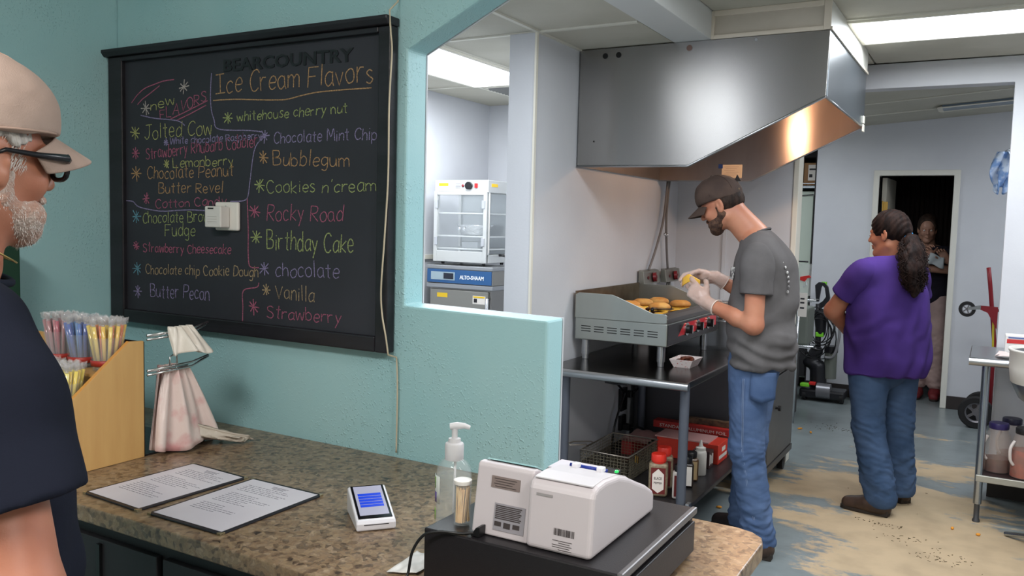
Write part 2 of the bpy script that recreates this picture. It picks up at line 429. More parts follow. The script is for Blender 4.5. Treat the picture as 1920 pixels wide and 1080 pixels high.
for i in range(15):
    x = -0.93+i*0.045; cp.tube([(x,9.6+0.02*(i%2),0.002),(x,9.6+0.02*(i%2),2.2)], 0.024, 8)
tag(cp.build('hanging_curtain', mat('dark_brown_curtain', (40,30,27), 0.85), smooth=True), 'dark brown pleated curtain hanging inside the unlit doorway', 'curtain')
# door casing
DC = mat('door_casing', (218,216,206), 0.45)
struct(MB().prism([(-0.987,0),(-0.937,0),(-0.937,2.06),(-0.335,2.06),(-0.335,0),(-0.285,0),(-0.285,2.11),(-0.987,2.11)], 'y', 8.355, 8.49).build('trim_2', DC, bevel=0.006))
dr = struct(MB().prism([(-0.925,8.49),(-0.885,8.49),(-0.86,9.05),(-0.90,9.05)], 'z', 0.01, 2.05).build('door_1', mat('door_edge_white', (208,202,186), 0.5), bevel=0.003))
BRASS = mat('brass', (196,158,84), 0.3, 0.9)
for z in (1.78, 0.25):
    h = MB(); h.box(-0.915,8.478,z-0.05,-0.868,8.488,z+0.05); h.cyl((-0.912,8.478,z-0.055),(-0.912,8.478,z+0.055),0.008,10); h.build('hinge', BRASS, dr)
struct(MB().box(-1.49,8.362,0,-0.987,8.38,0.115).build('baseboard_back', DARKB, bevel=0.003))
struct(MB().box(-0.285,8.362,0,1.5,8.38,0.115).build('baseboard_back', DARKB, bevel=0.003))
struct(MB().box(0.05,5.682,0,1.6,5.70,0.10).build('baseboard_opening', DARKB))
# back-area ceiling, sloping gently up to the right
c3 = MB(); c3.add([(-2.4,5.82,2.42),(1.6,5.82,2.71),(1.6,8.48,2.71),(-2.4,8.48,2.42),(-2.4,5.82,2.5),(1.6,5.82,2.79),(1.6,8.48,2.79),(-2.4,8.48,2.5)], [(0,1,2,3),(7,6,5,4),(0,4,5,1),(1,5,6,2),(2,6,7,3),(3,7,4,0)])
ceil_b = struct(c3.build('ceiling_back', CEIL))
def zc(x): return 2.42+(x+2.4)/4*0.29
for y in (6.4, 7.05, 7.7):
    MB().add([(-2.3,y-0.012,zc(-2.3)-0.004),(1.5,y-0.012,zc(1.5)-0.004),(1.5,y+0.012,zc(1.5)-0.004),(-2.3,y+0.012,zc(-2.3)-0.004)], [(0,1,2,3)]).build('grid_bar', CEILG, ceil_b, solid=0.006)
vt = thing('ceiling_light', 'unlit grey fluorescent strip on the back area ceiling', 'light', (0.15,7.7,2.58))
b = MB(); b.add([(-0.42,7.55,zc(-0.42)-0.01),(0.8,7.55,zc(0.8)-0.01),(0.8,7.78,zc(0.8)-0.01),(-0.42,7.78,zc(-0.42)-0.01)], [(0,1,2,3)]); b.build('diffuser', mat('unlit_diffuser', (120,136,150), 0.3), vt, solid=0.018)
b = MB()
for a, c_ in (((-0.45,7.53),(0.83,7.55)), ((-0.45,7.78),(0.83,7.80)), ((-0.45,7.53),(-0.42,7.80)), ((0.8,7.53),(0.83,7.80))):
    b.add([(a[0],a[1],zc(a[0])-0.02),(c_[0],a[1],zc(c_[0])-0.02),(c_[0],c_[1],zc(c_[0])-0.02),(a[0],c_[1],zc(a[0])-0.02)], [(0,1,2,3)])
b.build('frame', TRIMW, vt, solid=0.012)
# suspended ceiling over the side room and the griddle wall: individual tiles in a grid
cl = struct(MB().box(-3.58,1.978,2.47,-1.42,5.8,2.53).build('ceiling_side', CEIL))
xs = [-3.48,-3.06,-2.53,-1.925,-1.42]; ys = [1.985,2.35,3.585,4.82,5.70]
tile = 0
for i in range(4):
    for j in range(4):
        if i == 1 and j == 2: continue
        z = 2.452+0.002*((i*3+j*5)%3)
        MB().box(xs[i]+0.008,ys[j]+0.008,z,xs[i+1]-0.008,ys[j+1]-0.008,z+0.014).build('ceiling_tile', CEIL, cl)
for x in xs[1:4]: MB().box(x-0.011,1.99,2.447,x+0.011,5.7,2.456).build('grid_bar', CEILG, cl)
for y in ys[1:4]: MB().box(-3.47,y-0.011,2.4475,-1.43,y+0.011,2.4555).build('grid_bar', CEILG, cl)
# beam and higher ceiling on the right
struct(MB().box(-1.42,1.978,2.449,-1.235,5.7,2.62).build('trim_3', mat('beam_paint', (206,208,206), 0.5, bump=0.1, bs=40), bevel=0.004))
cr_ = struct(MB().box(-1.235,1.978,2.60,1.7,5.82,2.68).build('ceiling_kitchen', CEIL))
xs2 = [-1.235,-0.70,0.52,1.6]; ys2 = [1.985,2.47,3.04,4.46,5.03,5.69]
for i in range(3):
    for j in range(5):
        if i == 1 and j in (1,3): continue
        MB().box(xs2[i]+0.006,ys2[j]+0.006,2.582,xs2[i+1]-0.006,ys2[j+1]-0.006,2.599).build('ceiling_tile', CEIL, cr_)
for y in ys2[1:5]: MB().box(-1.23,y-0.012,2.574,1.6,y+0.012,2.584).build('grid_bar', CEILG, cr_)
GLOW = mat('lit_diffuser', (245,248,255), 0.4, emit=(235,243,255), es=5.0)
def troffer(x0, y0, x1, y1, z, label):
    t = thing('ceiling_light', label, 'light', ((x0+x1)/2,(y0+y1)/2,z))
    MB().box(x0+0.02,y0+0.02,z-0.006,x1-0.02,y1-0.02,z+0.01).build('diffuser', GLOW, t)
    f = MB()
    f.box(x0,y0,z-0.012,x0+0.02,y1,z+0.01); f.box(x1-0.02,y0,z-0.012,x1,y1,z+0.01); f.box(x0+0.02,y0,z-0.012,x1-0.02,y0+0.02,z+0.01); f.box(x0+0.02,y1-0.02,z-0.012,x1-0.02,y1,z+0.01)
    f.build('frame', TRIMW, t)
troffer(-3.06,3.60,-2.53,4.81,2.448,'lit fluorescent troffer in the ceiling of the side room seen through the teal opening')
troffer(-0.69,4.47,0.52,5.02,2.576,'lit fluorescent troffer right of the steel hood')
troffer(-0.81,2.48,0.41,3.03,2.576,'added out-of-view troffer lighting the griddle area, just behind the teal dividing wall')
troffer(0.62,6.5,1.18,7.7,2.63,'added hidden troffer brightening the back area from behind the right wall')
troffer(-1.52,-0.92,-0.28,-0.28,2.895,'lit fluorescent troffer over the customer side of the room')
troffer(0.78,0.28,2.02,0.92,2.895,'lit fluorescent troffer over the staff side of the room')
troffer(-1.905,2.0,-1.44,2.97,2.444,'lit narrow fluorescent troffer in the ceiling left of the beam')
troffer(-2.05,6.4,-1.49,7.5,2.43,'added hidden troffer in the back area, brightening the cooler alcove')
av = thing('ceiling_vent', 'white louvred air vent in the side room ceiling beside the lit troffer', 'vent', (-2.75,5.1,2.45))
f = MB(); f.box(-3.02,4.86,2.442,-2.56,5.2,2.448); f.build('frame', TRIMW, av)
for k in range(7): MB().prism([(4.89+k*0.042,2.441),(4.91+k*0.042,2.43),(4.914+k*0.042,2.432),(4.894+k*0.042,2.443)], 'x', -3.0, -2.58).build('slat', mat('grey_slat', (120,120,118), 0.5), av)
# trims on the white walls
struct(MB().box(-1.935,3.566,0,-1.925,3.585,2.45).build('trim_4', TRIMW))
struct(MB().box(-1.60,5.688,0.85,-1.575,5.70,2.58).build('trim_5', WHITE_W))
struct(MB().box(-3.48,3.9,1.28,-3.465,5.7,1.31).build('trim_6', TRIMW))
# ---------------- chalkboard ----------------
CHALK=[('new', -2.455, 1.891, -2.336, 1.915, 0.031, 'Y'), ('FLAVORS', -2.407, 1.859, -2.188, 1.913, 0.033, 'P'), ('Jolted Cow', -2.486, 1.797, -2.162, 1.805, 0.046, 'Y'), ('White chocolate Raspberry', -2.36, 1.777, -1.945, 1.784, 0.021, 'V'), ('Strawberry Rhubarb Cobbler', -2.481, 1.732, -1.963, 1.762, 0.037, 'P'), ('Lemonberry', -2.345, 1.701, -2.066, 1.706, 0.029, 'Y'), ('Chocolate Peanut', -2.474, 1.664, -2.066, 1.673, 0.039, 'O'), ('Butter Revel', -2.417, 1.617, -2.114, 1.623, 0.032, 'O'), ('Cotton Candy', -2.434, 1.569, -2.099, 1.583, 0.027, 'P'), ('Chocolate Brownie', -2.5, 1.518, -2.114, 1.533, 0.036, 'G'), ('Fudge', -2.387, 1.475, -2.242, 1.484, 0.039, 'G'), ('Strawberry Cheesecake', -2.499, 1.421, -2.078, 1.429, 0.029, 'P'), ('Chocolate chip Cookie Dough', -2.486, 1.347, -1.959, 1.365, 0.031, 'T'), ('Butter Pecan', -2.462, 1.269, -2.176, 1.278, 0.042, 'V'), ('Ice Cream Flavors', -2.142, 1.927, -1.518, 1.928, 0.059, 'O'), ('whitehouse cherry nut', -2.05, 1.841, -1.609, 1.848, 0.028, 'G'), ('Chocolate Mint Chip', -1.894, 1.77, -1.503, 1.771, 0.032, 'V'), ('Bubblegum', -1.896, 1.704, -1.601, 1.697, 0.04, 'O'), ("Cookies n'cream", -1.922, 1.621, -1.504, 1.627, 0.035, 'G'), ('Rocky Road', -1.922, 1.537, -1.623, 1.543, 0.045, 'P'), ('Birthday Cake', -1.921, 1.451, -1.582, 1.453, 0.052, 'G'), ('chocolate', -1.885, 1.369, -1.635, 1.379, 0.042, 'V'), ('Vanilla', -1.885, 1.304, -1.73, 1.303, 0.042, 'T'), ('Strawberry', -1.921, 1.242, -1.627, 1.247, 0.036, 'P'), ('BEARCOUNTRY', -2.113, 2.004, -1.588, 1.995, 0.036, 'K')]
STARS=[(-2.292, 1.958, 0.024, 'W'), (-2.479, 1.899, 0.024, 'W'), (-2.535, 1.82, 0.025, 'Y'), (-2.533, 1.752, 0.021, 'P'), (-2.379, 1.784, 0.014, 'V'), (-2.377, 1.713, 0.016, 'Y'), (-2.531, 1.684, 0.025, 'O'), (-2.48, 1.6, 0.02, 'P'), (-2.533, 1.539, 0.025, 'B'), (-2.535, 1.439, 0.016, 'P'), (-2.53, 1.363, 0.024, 'B'), (-2.528, 1.285, 0.024, 'V'), (-2.09, 1.852, 0.023, 'G'), (-1.932, 1.792, 0.021, 'V'), (-1.938, 1.728, 0.021, 'O'), (-1.953, 1.645, 0.023, 'G'), (-1.974, 1.565, 0.024, 'P'), (-1.967, 1.486, 0.024, 'G'), (-1.932, 1.392, 0.023, 'V'), (-1.923, 1.326, 0.018, 'T'), (-1.978, 1.271, 0.026, 'P')]
CURVES=[('V', [(-2.163, 1.994), (-2.168, 1.94), (-2.166, 1.89), (-2.152, 1.848), (-2.13, 1.819), (-1.988, 1.81), (-1.938, 1.799), (-1.97, 1.761), (-1.983, 1.721), (-1.994, 1.656), (-2.003, 1.611), (-2.022, 1.597), (-2.08, 1.594)]), ('V', [(-2.586, 1.592), (-2.549, 1.589), (-2.516, 1.571), (-2.407, 1.559), (-2.303, 1.564), (-2.227, 1.565), (-2.116, 1.56)]), ('P', [(-2.006, 1.604), (-2.001, 1.509), (-2.001, 1.427), (-1.992, 1.394), (-1.955, 1.393)]), ('P', [(-1.955, 1.347), (-1.964, 1.332), (-2.022, 1.318), (-2.024, 1.268), (-2.026, 1.217)]), ('O', [(-2.156, 1.909), (-2.057, 1.908), (-1.921, 1.899), (-1.845, 1.897), (-1.792, 1.904), (-1.73, 1.911), (-1.649, 1.913), (-1.524, 1.913)]), ('P', [(-2.553, 1.92), (-2.522, 1.945), (-2.483, 1.965), (-2.435, 1.975), (-2.39, 1.983), (-2.338, 1.985)]), ('P', [(-2.522, 1.913), (-2.498, 1.929), (-2.457, 1.947), (-2.408, 1.97)]), ('P', [(-2.357, 1.859), (-2.288, 1.878), (-2.181, 1.91)]), ('P', [(-2.326, 1.854), (-2.262, 1.872), (-2.188, 1.896)]), ('V', [(-2.506, 1.877), (-2.431, 1.864), (-2.326, 1.853), (-2.288, 1.836)])]
BF = mat('black_painted_frame', (24,23,27), 0.42, c2=(34,32,38), ns=9, bump=0.25, bs=35, scale=(0.3,1,2))
SLATE = mat('chalkboard_slate', (40,41,48), 0.62, c2=(49,50,58), ns=3.2, nmix=(0.35,0.7), detail=6)
cb = thing('chalkboard', 'large black framed chalkboard menu of ice cream flavors on the teal wall', 'chalkboard', (-2.06,1.88,1.19))
MB().box(-2.60,1.866,1.21,-1.48,1.884,2.065).build('slate', SLATE, cb)
MB().box(-2.655,1.850,1.178,-2.585,1.886,2.075).build('side_rail', BF, cb, bevel=0.004)
MB().box(-1.490,1.850,1.178,-1.448,1.886,2.075).build('side_rail', BF, cb, bevel=0.004)
MB().box(-2.585,1.850,1.178,-1.490,1.886,1.222).build('bottom_rail', BF, cb, bevel=0.004)
MB().box(-2.585,1.850,2.058,-1.490,1.886,2.075).build('top_rail', BF, cb, bevel=0.004)
MB().prism([(1.838,2.075),(1.886,2.075),(1.886,2.098),(1.828,2.098),(1.828,2.088)], 'x', -2.685, -1.445).build('top_ledge', BF, cb, bevel=0.003)
G = {
'A':(5,[[(0,0),(2.5,6),(5,0)],[(1,2.2),(4,2.2)]]),'B':(4,[[(0,0),(0,6)],[(0,6),(3,5.8),(3.4,4.5),(2.6,3.4),(0.3,3.1)],[(0.3,3.1),(3.4,2.8),(4,1.4),(3,0.2),(0,0)]]),
'C':(4,[[(4,5),(2.8,6),(1,5.4),(0,3),(1,0.5),(2.6,0),(4,0.9)]]),'D':(4,[[(0,0),(0,6)],[(0,6),(2.8,5.4),(4,3),(2.8,0.6),(0,0)]]),'F':(4,[[(0,0),(0,6),(4,6)],[(0,3.2),(3,3.3)]]),
'I':(4,[[(0,6),(4,6.2)],[(2,6),(2,0)],[(-.3,-.1),(4.3,0.1)]]),'J':(4,[[(0.6,6),(4.4,6.2)],[(2.8,6),(2.9,2),(2.2,0.3),(1,0),(0,1)]]),'L':(4,[[(0,6),(0,0),(3.8,0)]]),
'M':(5,[[(0,0),(0.6,6),(2.6,2),(4.6,6),(5.2,0)]]),'O':(4.4,[[(2.2,6),(0.4,5),(0,3),(0.8,0.6),(2.2,0),(3.8,0.8),(4.4,3),(3.8,5.2),(2.2,6)]]),'P':(4,[[(0,0),(0,6)],[(0,6),(3,5.9),(3.9,4.6),(3,3.2),(0,2.9)]]),
'R':(4,[[(0,0),(0,6)],[(0,6),(3,5.8),(3.6,4.5),(2.6,3.3),(0,3)],[(0.6,3),(4,0)]]),'S':(4,[[(3.8,5.2),(2.4,6),(0.6,5.3),(0.8,3.8),(3,2.8),(3.8,1.4),(2.4,0),(0,0.7)]]),'V':(4.4,[[(0,6),(2.2,0),(4.4,6)]]),
'W':(6,[[(0,6),(1.4,0),(3,5),(4.6,0),(6,6)]]),
'a':(3.2,[[(3,3.6),(1.6,4),(0.2,2.8),(0.2,1),(1.4,0),(3,1.2)],[(3,4),(3,1),(3.5,0)]]),'b':(3.2,[[(0,6.4),(0,0)],[(0,2.6),(1.4,4),(3,2.8),(2.8,0.8),(1.4,0),(0,0.8)]]),'c':(2.9,[[(2.9,3.3),(1.8,4),(0.4,3.2),(0,1.6),(1,0.1),(2.9,0.7)]]),
'd':(3.2,[[(3,2.8),(1.6,4),(0.2,2.6),(0.3,0.6),(1.6,0),(3,1.2)],[(3.1,6.4),(3.1,0)]]),'e':(3,[[(0.2,2),(2.9,2.2),(2.6,3.6),(1.4,4),(0.2,2.8),(0.2,1),(1.4,0),(3,0.7)]]),'g':(3.2,[[(3,3.4),(1.6,4),(0.2,2.8),(0.3,1),(1.6,0.2),(3,1.4)],[(3.1,4),(3,-0.8),(2,-2.2),(0.4,-1.7)]]),
'h':(3,[[(0,6.2),(0,0)],[(0,2.4),(1.4,4),(2.8,3.2),(3,0)]]),'i':(1,[[(0.5,4),(0.5,0)],[(0.5,5.3),(0.6,5.6)]]),'k':(3,[[(0,6.2),(0,0)],[(2.8,4),(0.1,1.8),(3,0)]]),'l':(1,[[(0.5,6.4),(0.5,0)]]),
'm':(4.8,[[(0,4),(0,0)],[(0,2.6),(1.2,4),(2.3,3.2),(2.4,0)],[(2.4,2.6),(3.6,4),(4.7,3.2),(4.8,0)]]),'n':(3,[[(0,4),(0,0)],[(0,2.4),(1.4,4),(2.8,3.2),(3,0)]]),'o':(3.2,[[(1.6,4),(0.2,3),(0,1.6),(0.8,0.2),(1.8,0),(3,0.8),(3.2,2.6),(2.6,3.8),(1.6,4)]]),
'p':(3.2,[[(0,4),(0,-2.2)],[(0,2.6),(1.4,4),(3,2.8),(2.8,0.8),(1.4,0),(0,0.8)]]),'r':(2.6,[[(0,4),(0.1,0)],[(0.1,2.4),(1.1,3.8),(2.6,3.8)]]),'s':(2.6,[[(2.5,3.5),(1.3,4),(0.3,3.1),(1.3,2.1),(2.5,1.2),(1.4,0),(0,0.5)]]),'t':(2.6,[[(1.3,6),(1.3,0.3),(2.2,0)],[(0,4.1),(2.6,4.2)]]),
'u':(3.2,[[(0,4),(0.1,1),(1.2,0),(2.6,0.8),(3,4)],[(3,4),(3.2,0)]]),'v':(3,[[(0,4),(1.5,0),(3,4)]]),'w':(4.6,[[(0,4),(1,0),(2.3,3.4),(3.6,0),(4.6,4)]]),'y':(3,[[(0,4),(1.5,0.6)],[(3,4),(1.4,0),(0.4,-2.2)]]),"'":(1,[[(0.6,6.2),(0.3,5)]]),
}
def smooth_poly(p, k=4):
    if len(p) < 4: return p
    o = []; P = [p[0]]+list(p)+[p[-1]]
    for i in range(1, len(P)-2):
        a, b, c, d = [np.array(x, float) for x in P[i-1:i+3]]
        for s_ in range(k):
            t = s_/k; o.append(tuple(0.5*((2*b)+(-a+c)*t+(2*a-5*b+4*c-d)*t*t+(-a+3*b-3*c+d)*t**3)))
    o.append(tuple(p[-1])); return o
CHC = {'Y':(176,178,112),'P':(176,96,124),'V':(146,136,178),'O':(184,146,104),'G':(160,174,112),'T':(172,150,116),'W':(190,180,176),'B':(100,154,174)}
def chalk_mat(k):
    c = CHC[k]; return mat('chalk_'+{'Y':'yellow','P':'pink','V':'violet','O':'orange','G':'green','T':'tan','W':'white','B':'blue'}[k], c, 0.95, c2=tuple(int(x*0.5+22) for x in c), ns=260, nmix=(0.40,0.64), detail=2)
YB = 1.8655
def strokes(mb, polys, wd):
    for p in polys:
        q = smooth_poly(p); mb.ribbon([(x, YB, z) for x, z in q], wd, (0,-1,0), 0.0005)
for txt, x0, z0, x1, z1, hgt, ck in CHALK:
    if ck == 'K': continue
    adv = []; cur = 0
    for ch in txt:
        if ch == ' ': cur += 2.6; adv.append(None); continue
        g = G.get(ch); adv.append((cur, g)); cur += g[0]+1.1
    tot = cur-1.1; kx = (x1-x0)/tot; kz = hgt/6.0; polys = []
    for a, ch in list(zip(adv, txt))+[(None, '')]:
        if a is None:
            if polys: mb = MB(); strokes(mb, polys, 0.0028 if hgt < .05 else 0.0034); stuff(mb.build('chalk_word', chalk_mat(ck), cb))
            polys = []; continue
        jy = random.uniform(-.35,.35); js = random.uniform(.92,1.1); sl = random.uniform(-.08,.12)
        for pl in a[1][1]:
            polys.append([(x0+(a[0]+px+pz*sl)*kx, z0+(z1-z0)*(a[0]/tot)+(pz*js+jy)*kz) for px, pz in pl])
for x, z, r_, ck in STARS:
    mb = MB(); n = 4
    for i in range(n):
        a = PI*i/n+random.uniform(-.15,.15)+PI/2; l1 = r_*random.uniform(.75,1.1); l2 = r_*random.uniform(.75,1.1)
        mb.ribbon([(x-math.cos(a)*l1, YB-0.0002*i, z-math.sin(a)*l1),(x+math.cos(a)*l2, YB-0.0002*i, z+math.sin(a)*l2)], 0.0036, (0,-1,0), 0.0005)
    mb.build('chalk_star', chalk_mat(ck), cb)
for i, (ck, pts) in enumerate(CURVES):
    mb = MB(); strokes(mb, [pts], 0.0034); mb.build('chalk_line', chalk_mat(ck), cb)
text_mesh('BEARCOUNTRY', 0.052, mat('black_raised_letter', (20,19,23), 0.35), cb, (-2.108,1.8655,1.995), (1,0,-0.008), (0,0,1), 'raised_lettering', 0.52, 0.002, bold=0.0012)
# ---------------- outlet on the chalkboard, hanging cord ----------------
PLW = mat('white_plastic', (226,222,216), 0.35)
ot = thing('wall_outlet', 'white outlet plate with a white plug-in adapter on the chalkboard', 'outlet', (-2.085,1.865,1.55))
MB().box(-2.135,1.852,1.503,-2.033,1.8655,1.592).build('cover_plate', PLW, ot, bevel=0.006, seg=3)
MB().ball((-2.085,1.8525,1.578), (0.003,0.0015,0.003), 8, 6).build('screw', mat('steel_screw', (140,138,134), 0.3, 1), ot)
ad = thing('plug_in_adapter', 'white plug-in adapter sticking out of the outlet on the chalkboard', 'adapter', (-2.095,1.82,1.545))
MB().box(-2.138,1.815,1.512,-2.066,1.851,1.578).build('casing', mat('off_white_plastic', (214,210,206), 0.4), ad, bevel=0.004)
MB().box(-2.122,1.8135,1.569,-2.098,1.8155,1.573).build('slot', mat('slot_black', (20,20,20), 0.6), ad)
for k in range(3): MB().box(-2.124,1.8137,1.53+k*0.008,-2.084,1.8152,1.5308+k*0.008).build('moulded_line', mat('pale_line', (196,192,190), 0.5), ad)
cpts = [(-1.447,2.5),(-1.447,2.142),(-1.442,2.056),(-1.437,1.999),(-1.444,1.857),(-1.444,1.669),(-1.454,1.494),(-1.463,1.36),(-1.458,1.286),(-1.443,1.22),(-1.433,1.154),(-1.429,1.064),(-1.43,0.895)]
cs = smooth_poly(cpts, 6)
cy_ = lambda z: 1.843 if z > 1.17 and z < 2.12 else 1.879
tag(MB().tube([(x, cy_(z), z) for x, z in cs], 0.0024, 8).build('hanging_cable', mat('cream_cord', (196,182,158), 0.5), smooth=True), 'thin cream cord hanging down the teal wall at the right edge of the chalkboard', 'cord')
# ---------------- counter ----------------
def granite():
    m = bpy.data.materials.new('speckled_granite'); m.use_nodes = True; nt = m.node_tree; N = nt.nodes; K = nt.links; b = N['Principled BSDF']; b.inputs['Roughness'].default_value = 0.28
    tc = N.new('ShaderNodeTexCoord')
    v = N.new('ShaderNodeTexVoronoi'); v.inputs['Scale'].default_value = 84; v.feature = 'F1'
    nz = N.new('ShaderNodeTexNoise'); nz.inputs['Scale'].default_value = 46; nz.inputs['Detail'].default_value = 5
    n0 = N.new('ShaderNodeTexNoise'); n0.inputs['Scale'].default_value = 22; n0.inputs['Detail'].default_value = 3
    mw = N.new('ShaderNodeMixRGB'); mw.blend_type = 'ADD'; mw.inputs[0].default_value = 0.03
    K.new(tc.outputs['Object'], mw.inputs[1]); K.new(n0.outputs[1], mw.inputs[2]); K.new(tc.outputs['Object'], n0.inputs[0]); K.new(mw.outputs[0], v.inputs['Vector']); K.new(mw.outputs[0], nz.inputs['Vector'])
    r1 = N.new('ShaderNodeValToRGB'); e = r1.color_ramp.elements; e[0].position = 0.30; e[0].color = lin((44,33,28)); e[1].position = 0.42; e[1].color = lin((104,82,62))
    for p, c in ((0.5,(140,116,88)),(0.58,(108,92,76)),(0.68,(168,146,120))): x = e.new(p); x.color = lin(c)
    K.new(nz.outputs[0], r1.inputs[0])
    r2 = N.new('ShaderNodeValToRGB'); e = r2.color_ramp.elements; r2.color_ramp.interpolation = 'CONSTANT'; e[0].position = 0; e[0].color = lin((54,42,36)); e[1].position = 0.22; e[1].color = lin((132,108,84)); 
    for p, c in ((0.5,(148,126,98)),(0.72,(84,68,56)),(0.84,(162,140,116))): x = e.new(p); x.color = lin(c)
    K.new(v.outputs['Color'], r2.inputs[0])
    mx = N.new('ShaderNodeMixRGB'); mx.inputs[0].default_value = 0.5; K.new(r1.outputs[0], mx.inputs[1]); K.new(r2.outputs[0], mx.inputs[2]); K.new(mx.outputs[0], b.inputs['Base Color'])
    return m
GR = granite(); CABD = mat('charcoal_laminate', (38,37,41), 0.6, bump=0.1, bs=120)
ct = thing('counter', 'speckled brown granite counter with charcoal cabinet front below the chalkboard', 'counter', (-1.5,1.5,0))
poly = [(-2.655,1.16),(-1.0,1.16),(-0.40,1.16),(-0.39,1.17),(-0.39,1.80),(-0.40,1.835),(-0.425,1.858),(-0.46,1.87),(-0.962,1.887),(-2.655,1.887)]
MB().prism(poly, 'z', 0.842, 0.88).build('granite_top', GR, ct, bevel=0.004, seg=3)
MB().box(-2.655,1.20,0.0,-0.44,1.86,0.842).build('cabinet_body', CABD, ct)
for i in range(4):
    x0 = -2.62+i*0.54; MB().box(x0+0.01,1.184,0.10,x0+0.53,1.20,0.80).build('cabinet_door', CABD, ct, bevel=0.002)
for x in (-1.745,-1.205): MB().prism([(1.184,0.70),(1.176,0.70),(1.176,0.79),(1.184,0.79)], 'x', x-0.006, x+0.006).build('recessed_pull', mat('black_plastic', (16,16,18), 0.4), ct)
# ---------------- menus ----------------
PAPER = mat('paper', (212,206,212), 0.35, c2=(206,199,206), ns=5); INK = mat('print_grey', (110,106,116), 0.7); VINYL = mat('black_vinyl', (26,24,30), 0.4)
def menu(cx, cy, ang, wd, ln, label, seed, dz=0):
    rg = random.Random(seed); t = thing('menu', label, 'menu', (0,0,0), None)
    MB().box(-wd/2,-ln/2,0,wd/2,ln/2,0.004).build('cover', VINYL, t, bevel=0.0015)
    MB().box(-wd/2+0.009,-ln/2+0.010,0.0041,wd/2-0.009,ln/2-0.010,0.0047).build('paper_insert', PAPER, t)
    tx = MB(); z = 0.00475
    y = ln/2-0.05
    for blk in range(3):
        n = rg.choice((5,6,7)); x0 = -wd/2+0.03+rg.uniform(0,0.02)
        for k in range(n):
            if y < -ln/2+0.04: break
            x = x0; end = x0+rg.uniform(0.07,0.155)
            while x < end:
                l = rg.uniform(0.006,0.016); tx.box(x, y, z, min(x+l,end), y+0.0018, z+0.0002); x += l+0.003
            y -= 0.0095
        y -= 0.014
    for k in range(3): tx.box(-0.02+k*0.003, ln/2-0.028-k*0.006, z, 0.03-k*0.003, ln/2-0.0262-k*0.006, z+0.0002)
    stuff(tx.build('printed_lines', INK, t))
    for sx in (-1,1):
        for sy in (-1,1):
            x = sx*wd/2; y = sy*ln/2; MB().prism([(x,y),(x-sx*0.012,y),(x,y-sy*0.012)], 'z', 0.0, 0.0049).build('corner_cap', mat('brass_corner', (186,172,140), 0.3, 0.8), t)
    t.location = (cx,cy,0.8805+dz); t.rotation_euler = (0,0,ang); return t
menu(-1.735,1.36,R(-3),0.215,0.31,'left menu page in a black cover lying on the granite counter',1)
menu(-1.487,1.358,R(0),0.235,0.312,'right menu page in a black cover, beside the card reader',4)
# ---------------- card reader ----------------
cr = thing('card_reader', 'white countertop card reader with a blue striped screen', 'card reader', (0,0,0))
WPL = mat('glossy_white_plastic', (224,222,228), 0.25)
prof = [(-0.071,0.0),(0.071,0.0),(0.071,0.052),(0.064,0.058),(-0.066,0.022),(-0.071,0.016)]  # (y,z) wedge, low at the customer side
MB().prism(prof, 'x', -0.043, 0.043).build('body', WPL, cr, bevel=0.006, seg=3)
sl = math.atan2(0.036,0.13)
def onslope(mb_fn, name, m, lift):
    b = MB(); mb_fn(b); vs2 = []
    for x, y, z in b.v: vs2.append((x, y*math.cos(sl), 0.0400+0.0+y*math.sin(sl)+z+lift))
    b.v = vs2; return b.build(name, m, cr)
onslope(lambda b: b.box(-0.037,-0.062,0,0.037,0.064,0.0012), 'screen_bezel', mat('glass_black', (16,16,20), 0.08), 0.0006)
onslope(lambda b: b.box(-0.032,-0.052,0,0.032,0.060,0.0004), 'screen', mat('screen_grey', (150,150,168), 0.15, emit=(150,150,170), es=0.35), 0.0019)
BLU = mat('screen_blue', (18,52,170), 0.2, emit=(22,60,190), es=0.55)
for k in range(5): onslope(lambda b, k=k: b.box(-0.026,-0.022+k*0.0108,0,0.026,-0.022+k*0.0108+0.0088,0.0004), 'screen_button', BLU, 0.0024)
MB().box(-0.027,-0.0715,0.013,0.027,-0.070,0.0145).build('card_slot', mat('slot_black', (20,20,20), 0.6), cr)
cr.location = (-1.173,1.452,0.8805); cr.rotation_euler = (0,0,R(49))
# ---------------- cash drawer, register printer ----------------
BKM = mat('black_powder_coat', (30,28,31), 0.38, bump=0.08, bs=400)
dw = thing('cash_drawer', 'black metal cash drawer under the white register', 'cash drawer', (-0.7,1.45,0.8805))
MB().box(-0.893,1.262,0.8805,-0.503,1.662,0.978).build('housing', BKM, dw, bevel=0.003)
MB().box(-0.502,1.275,0.892,-0.494,1.648,0.955).build('drawer_front', BKM, dw, bevel=0.002)
MB().box(-0.506,1.262,0.966,-0.494,1.662,0.980).build('edge_trim', mat('worn_edge', (120,118,120), 0.35, 0.6), dw, bevel=0.003)
RW = mat('register_white', (198,190,193), 0.42)
rg_ = thing('register', 'white two-part register with a tilted display standing on the cash drawer', 'register', (-0.69,1.4,0.978))
b = MB(); b.prism([(1.292,0.979),(1.312,1.103),(1.318,1.108),(1.33,1.107),(1.50,1.03),(1.515,0.985),(1.51,0.979)], 'x', -0.808, -0.690); b.build('display_housing', RW, rg_, bevel=0.005, seg=3)
b = MB(); b.prism([(1.325,1.1105),(1.332,1.111),(1.498,1.034),(1.495,1.030)], 'x', -0.798, -0.694); b.build('display_glass', mat('teal_glass', (130,176,176), 0.05, coat=1), rg_, bevel=0.001)
pp = [(1.282,0.979),(1.290,1.085),(1.297,1.098),(1.312,1.103),(1.343,1.1045),(1.40,1.0985),(1.45,1.083),(1.50,1.062),(1.545,1.044),(1.583,1.024),(1.590,1.014),(1.590,0.979)]
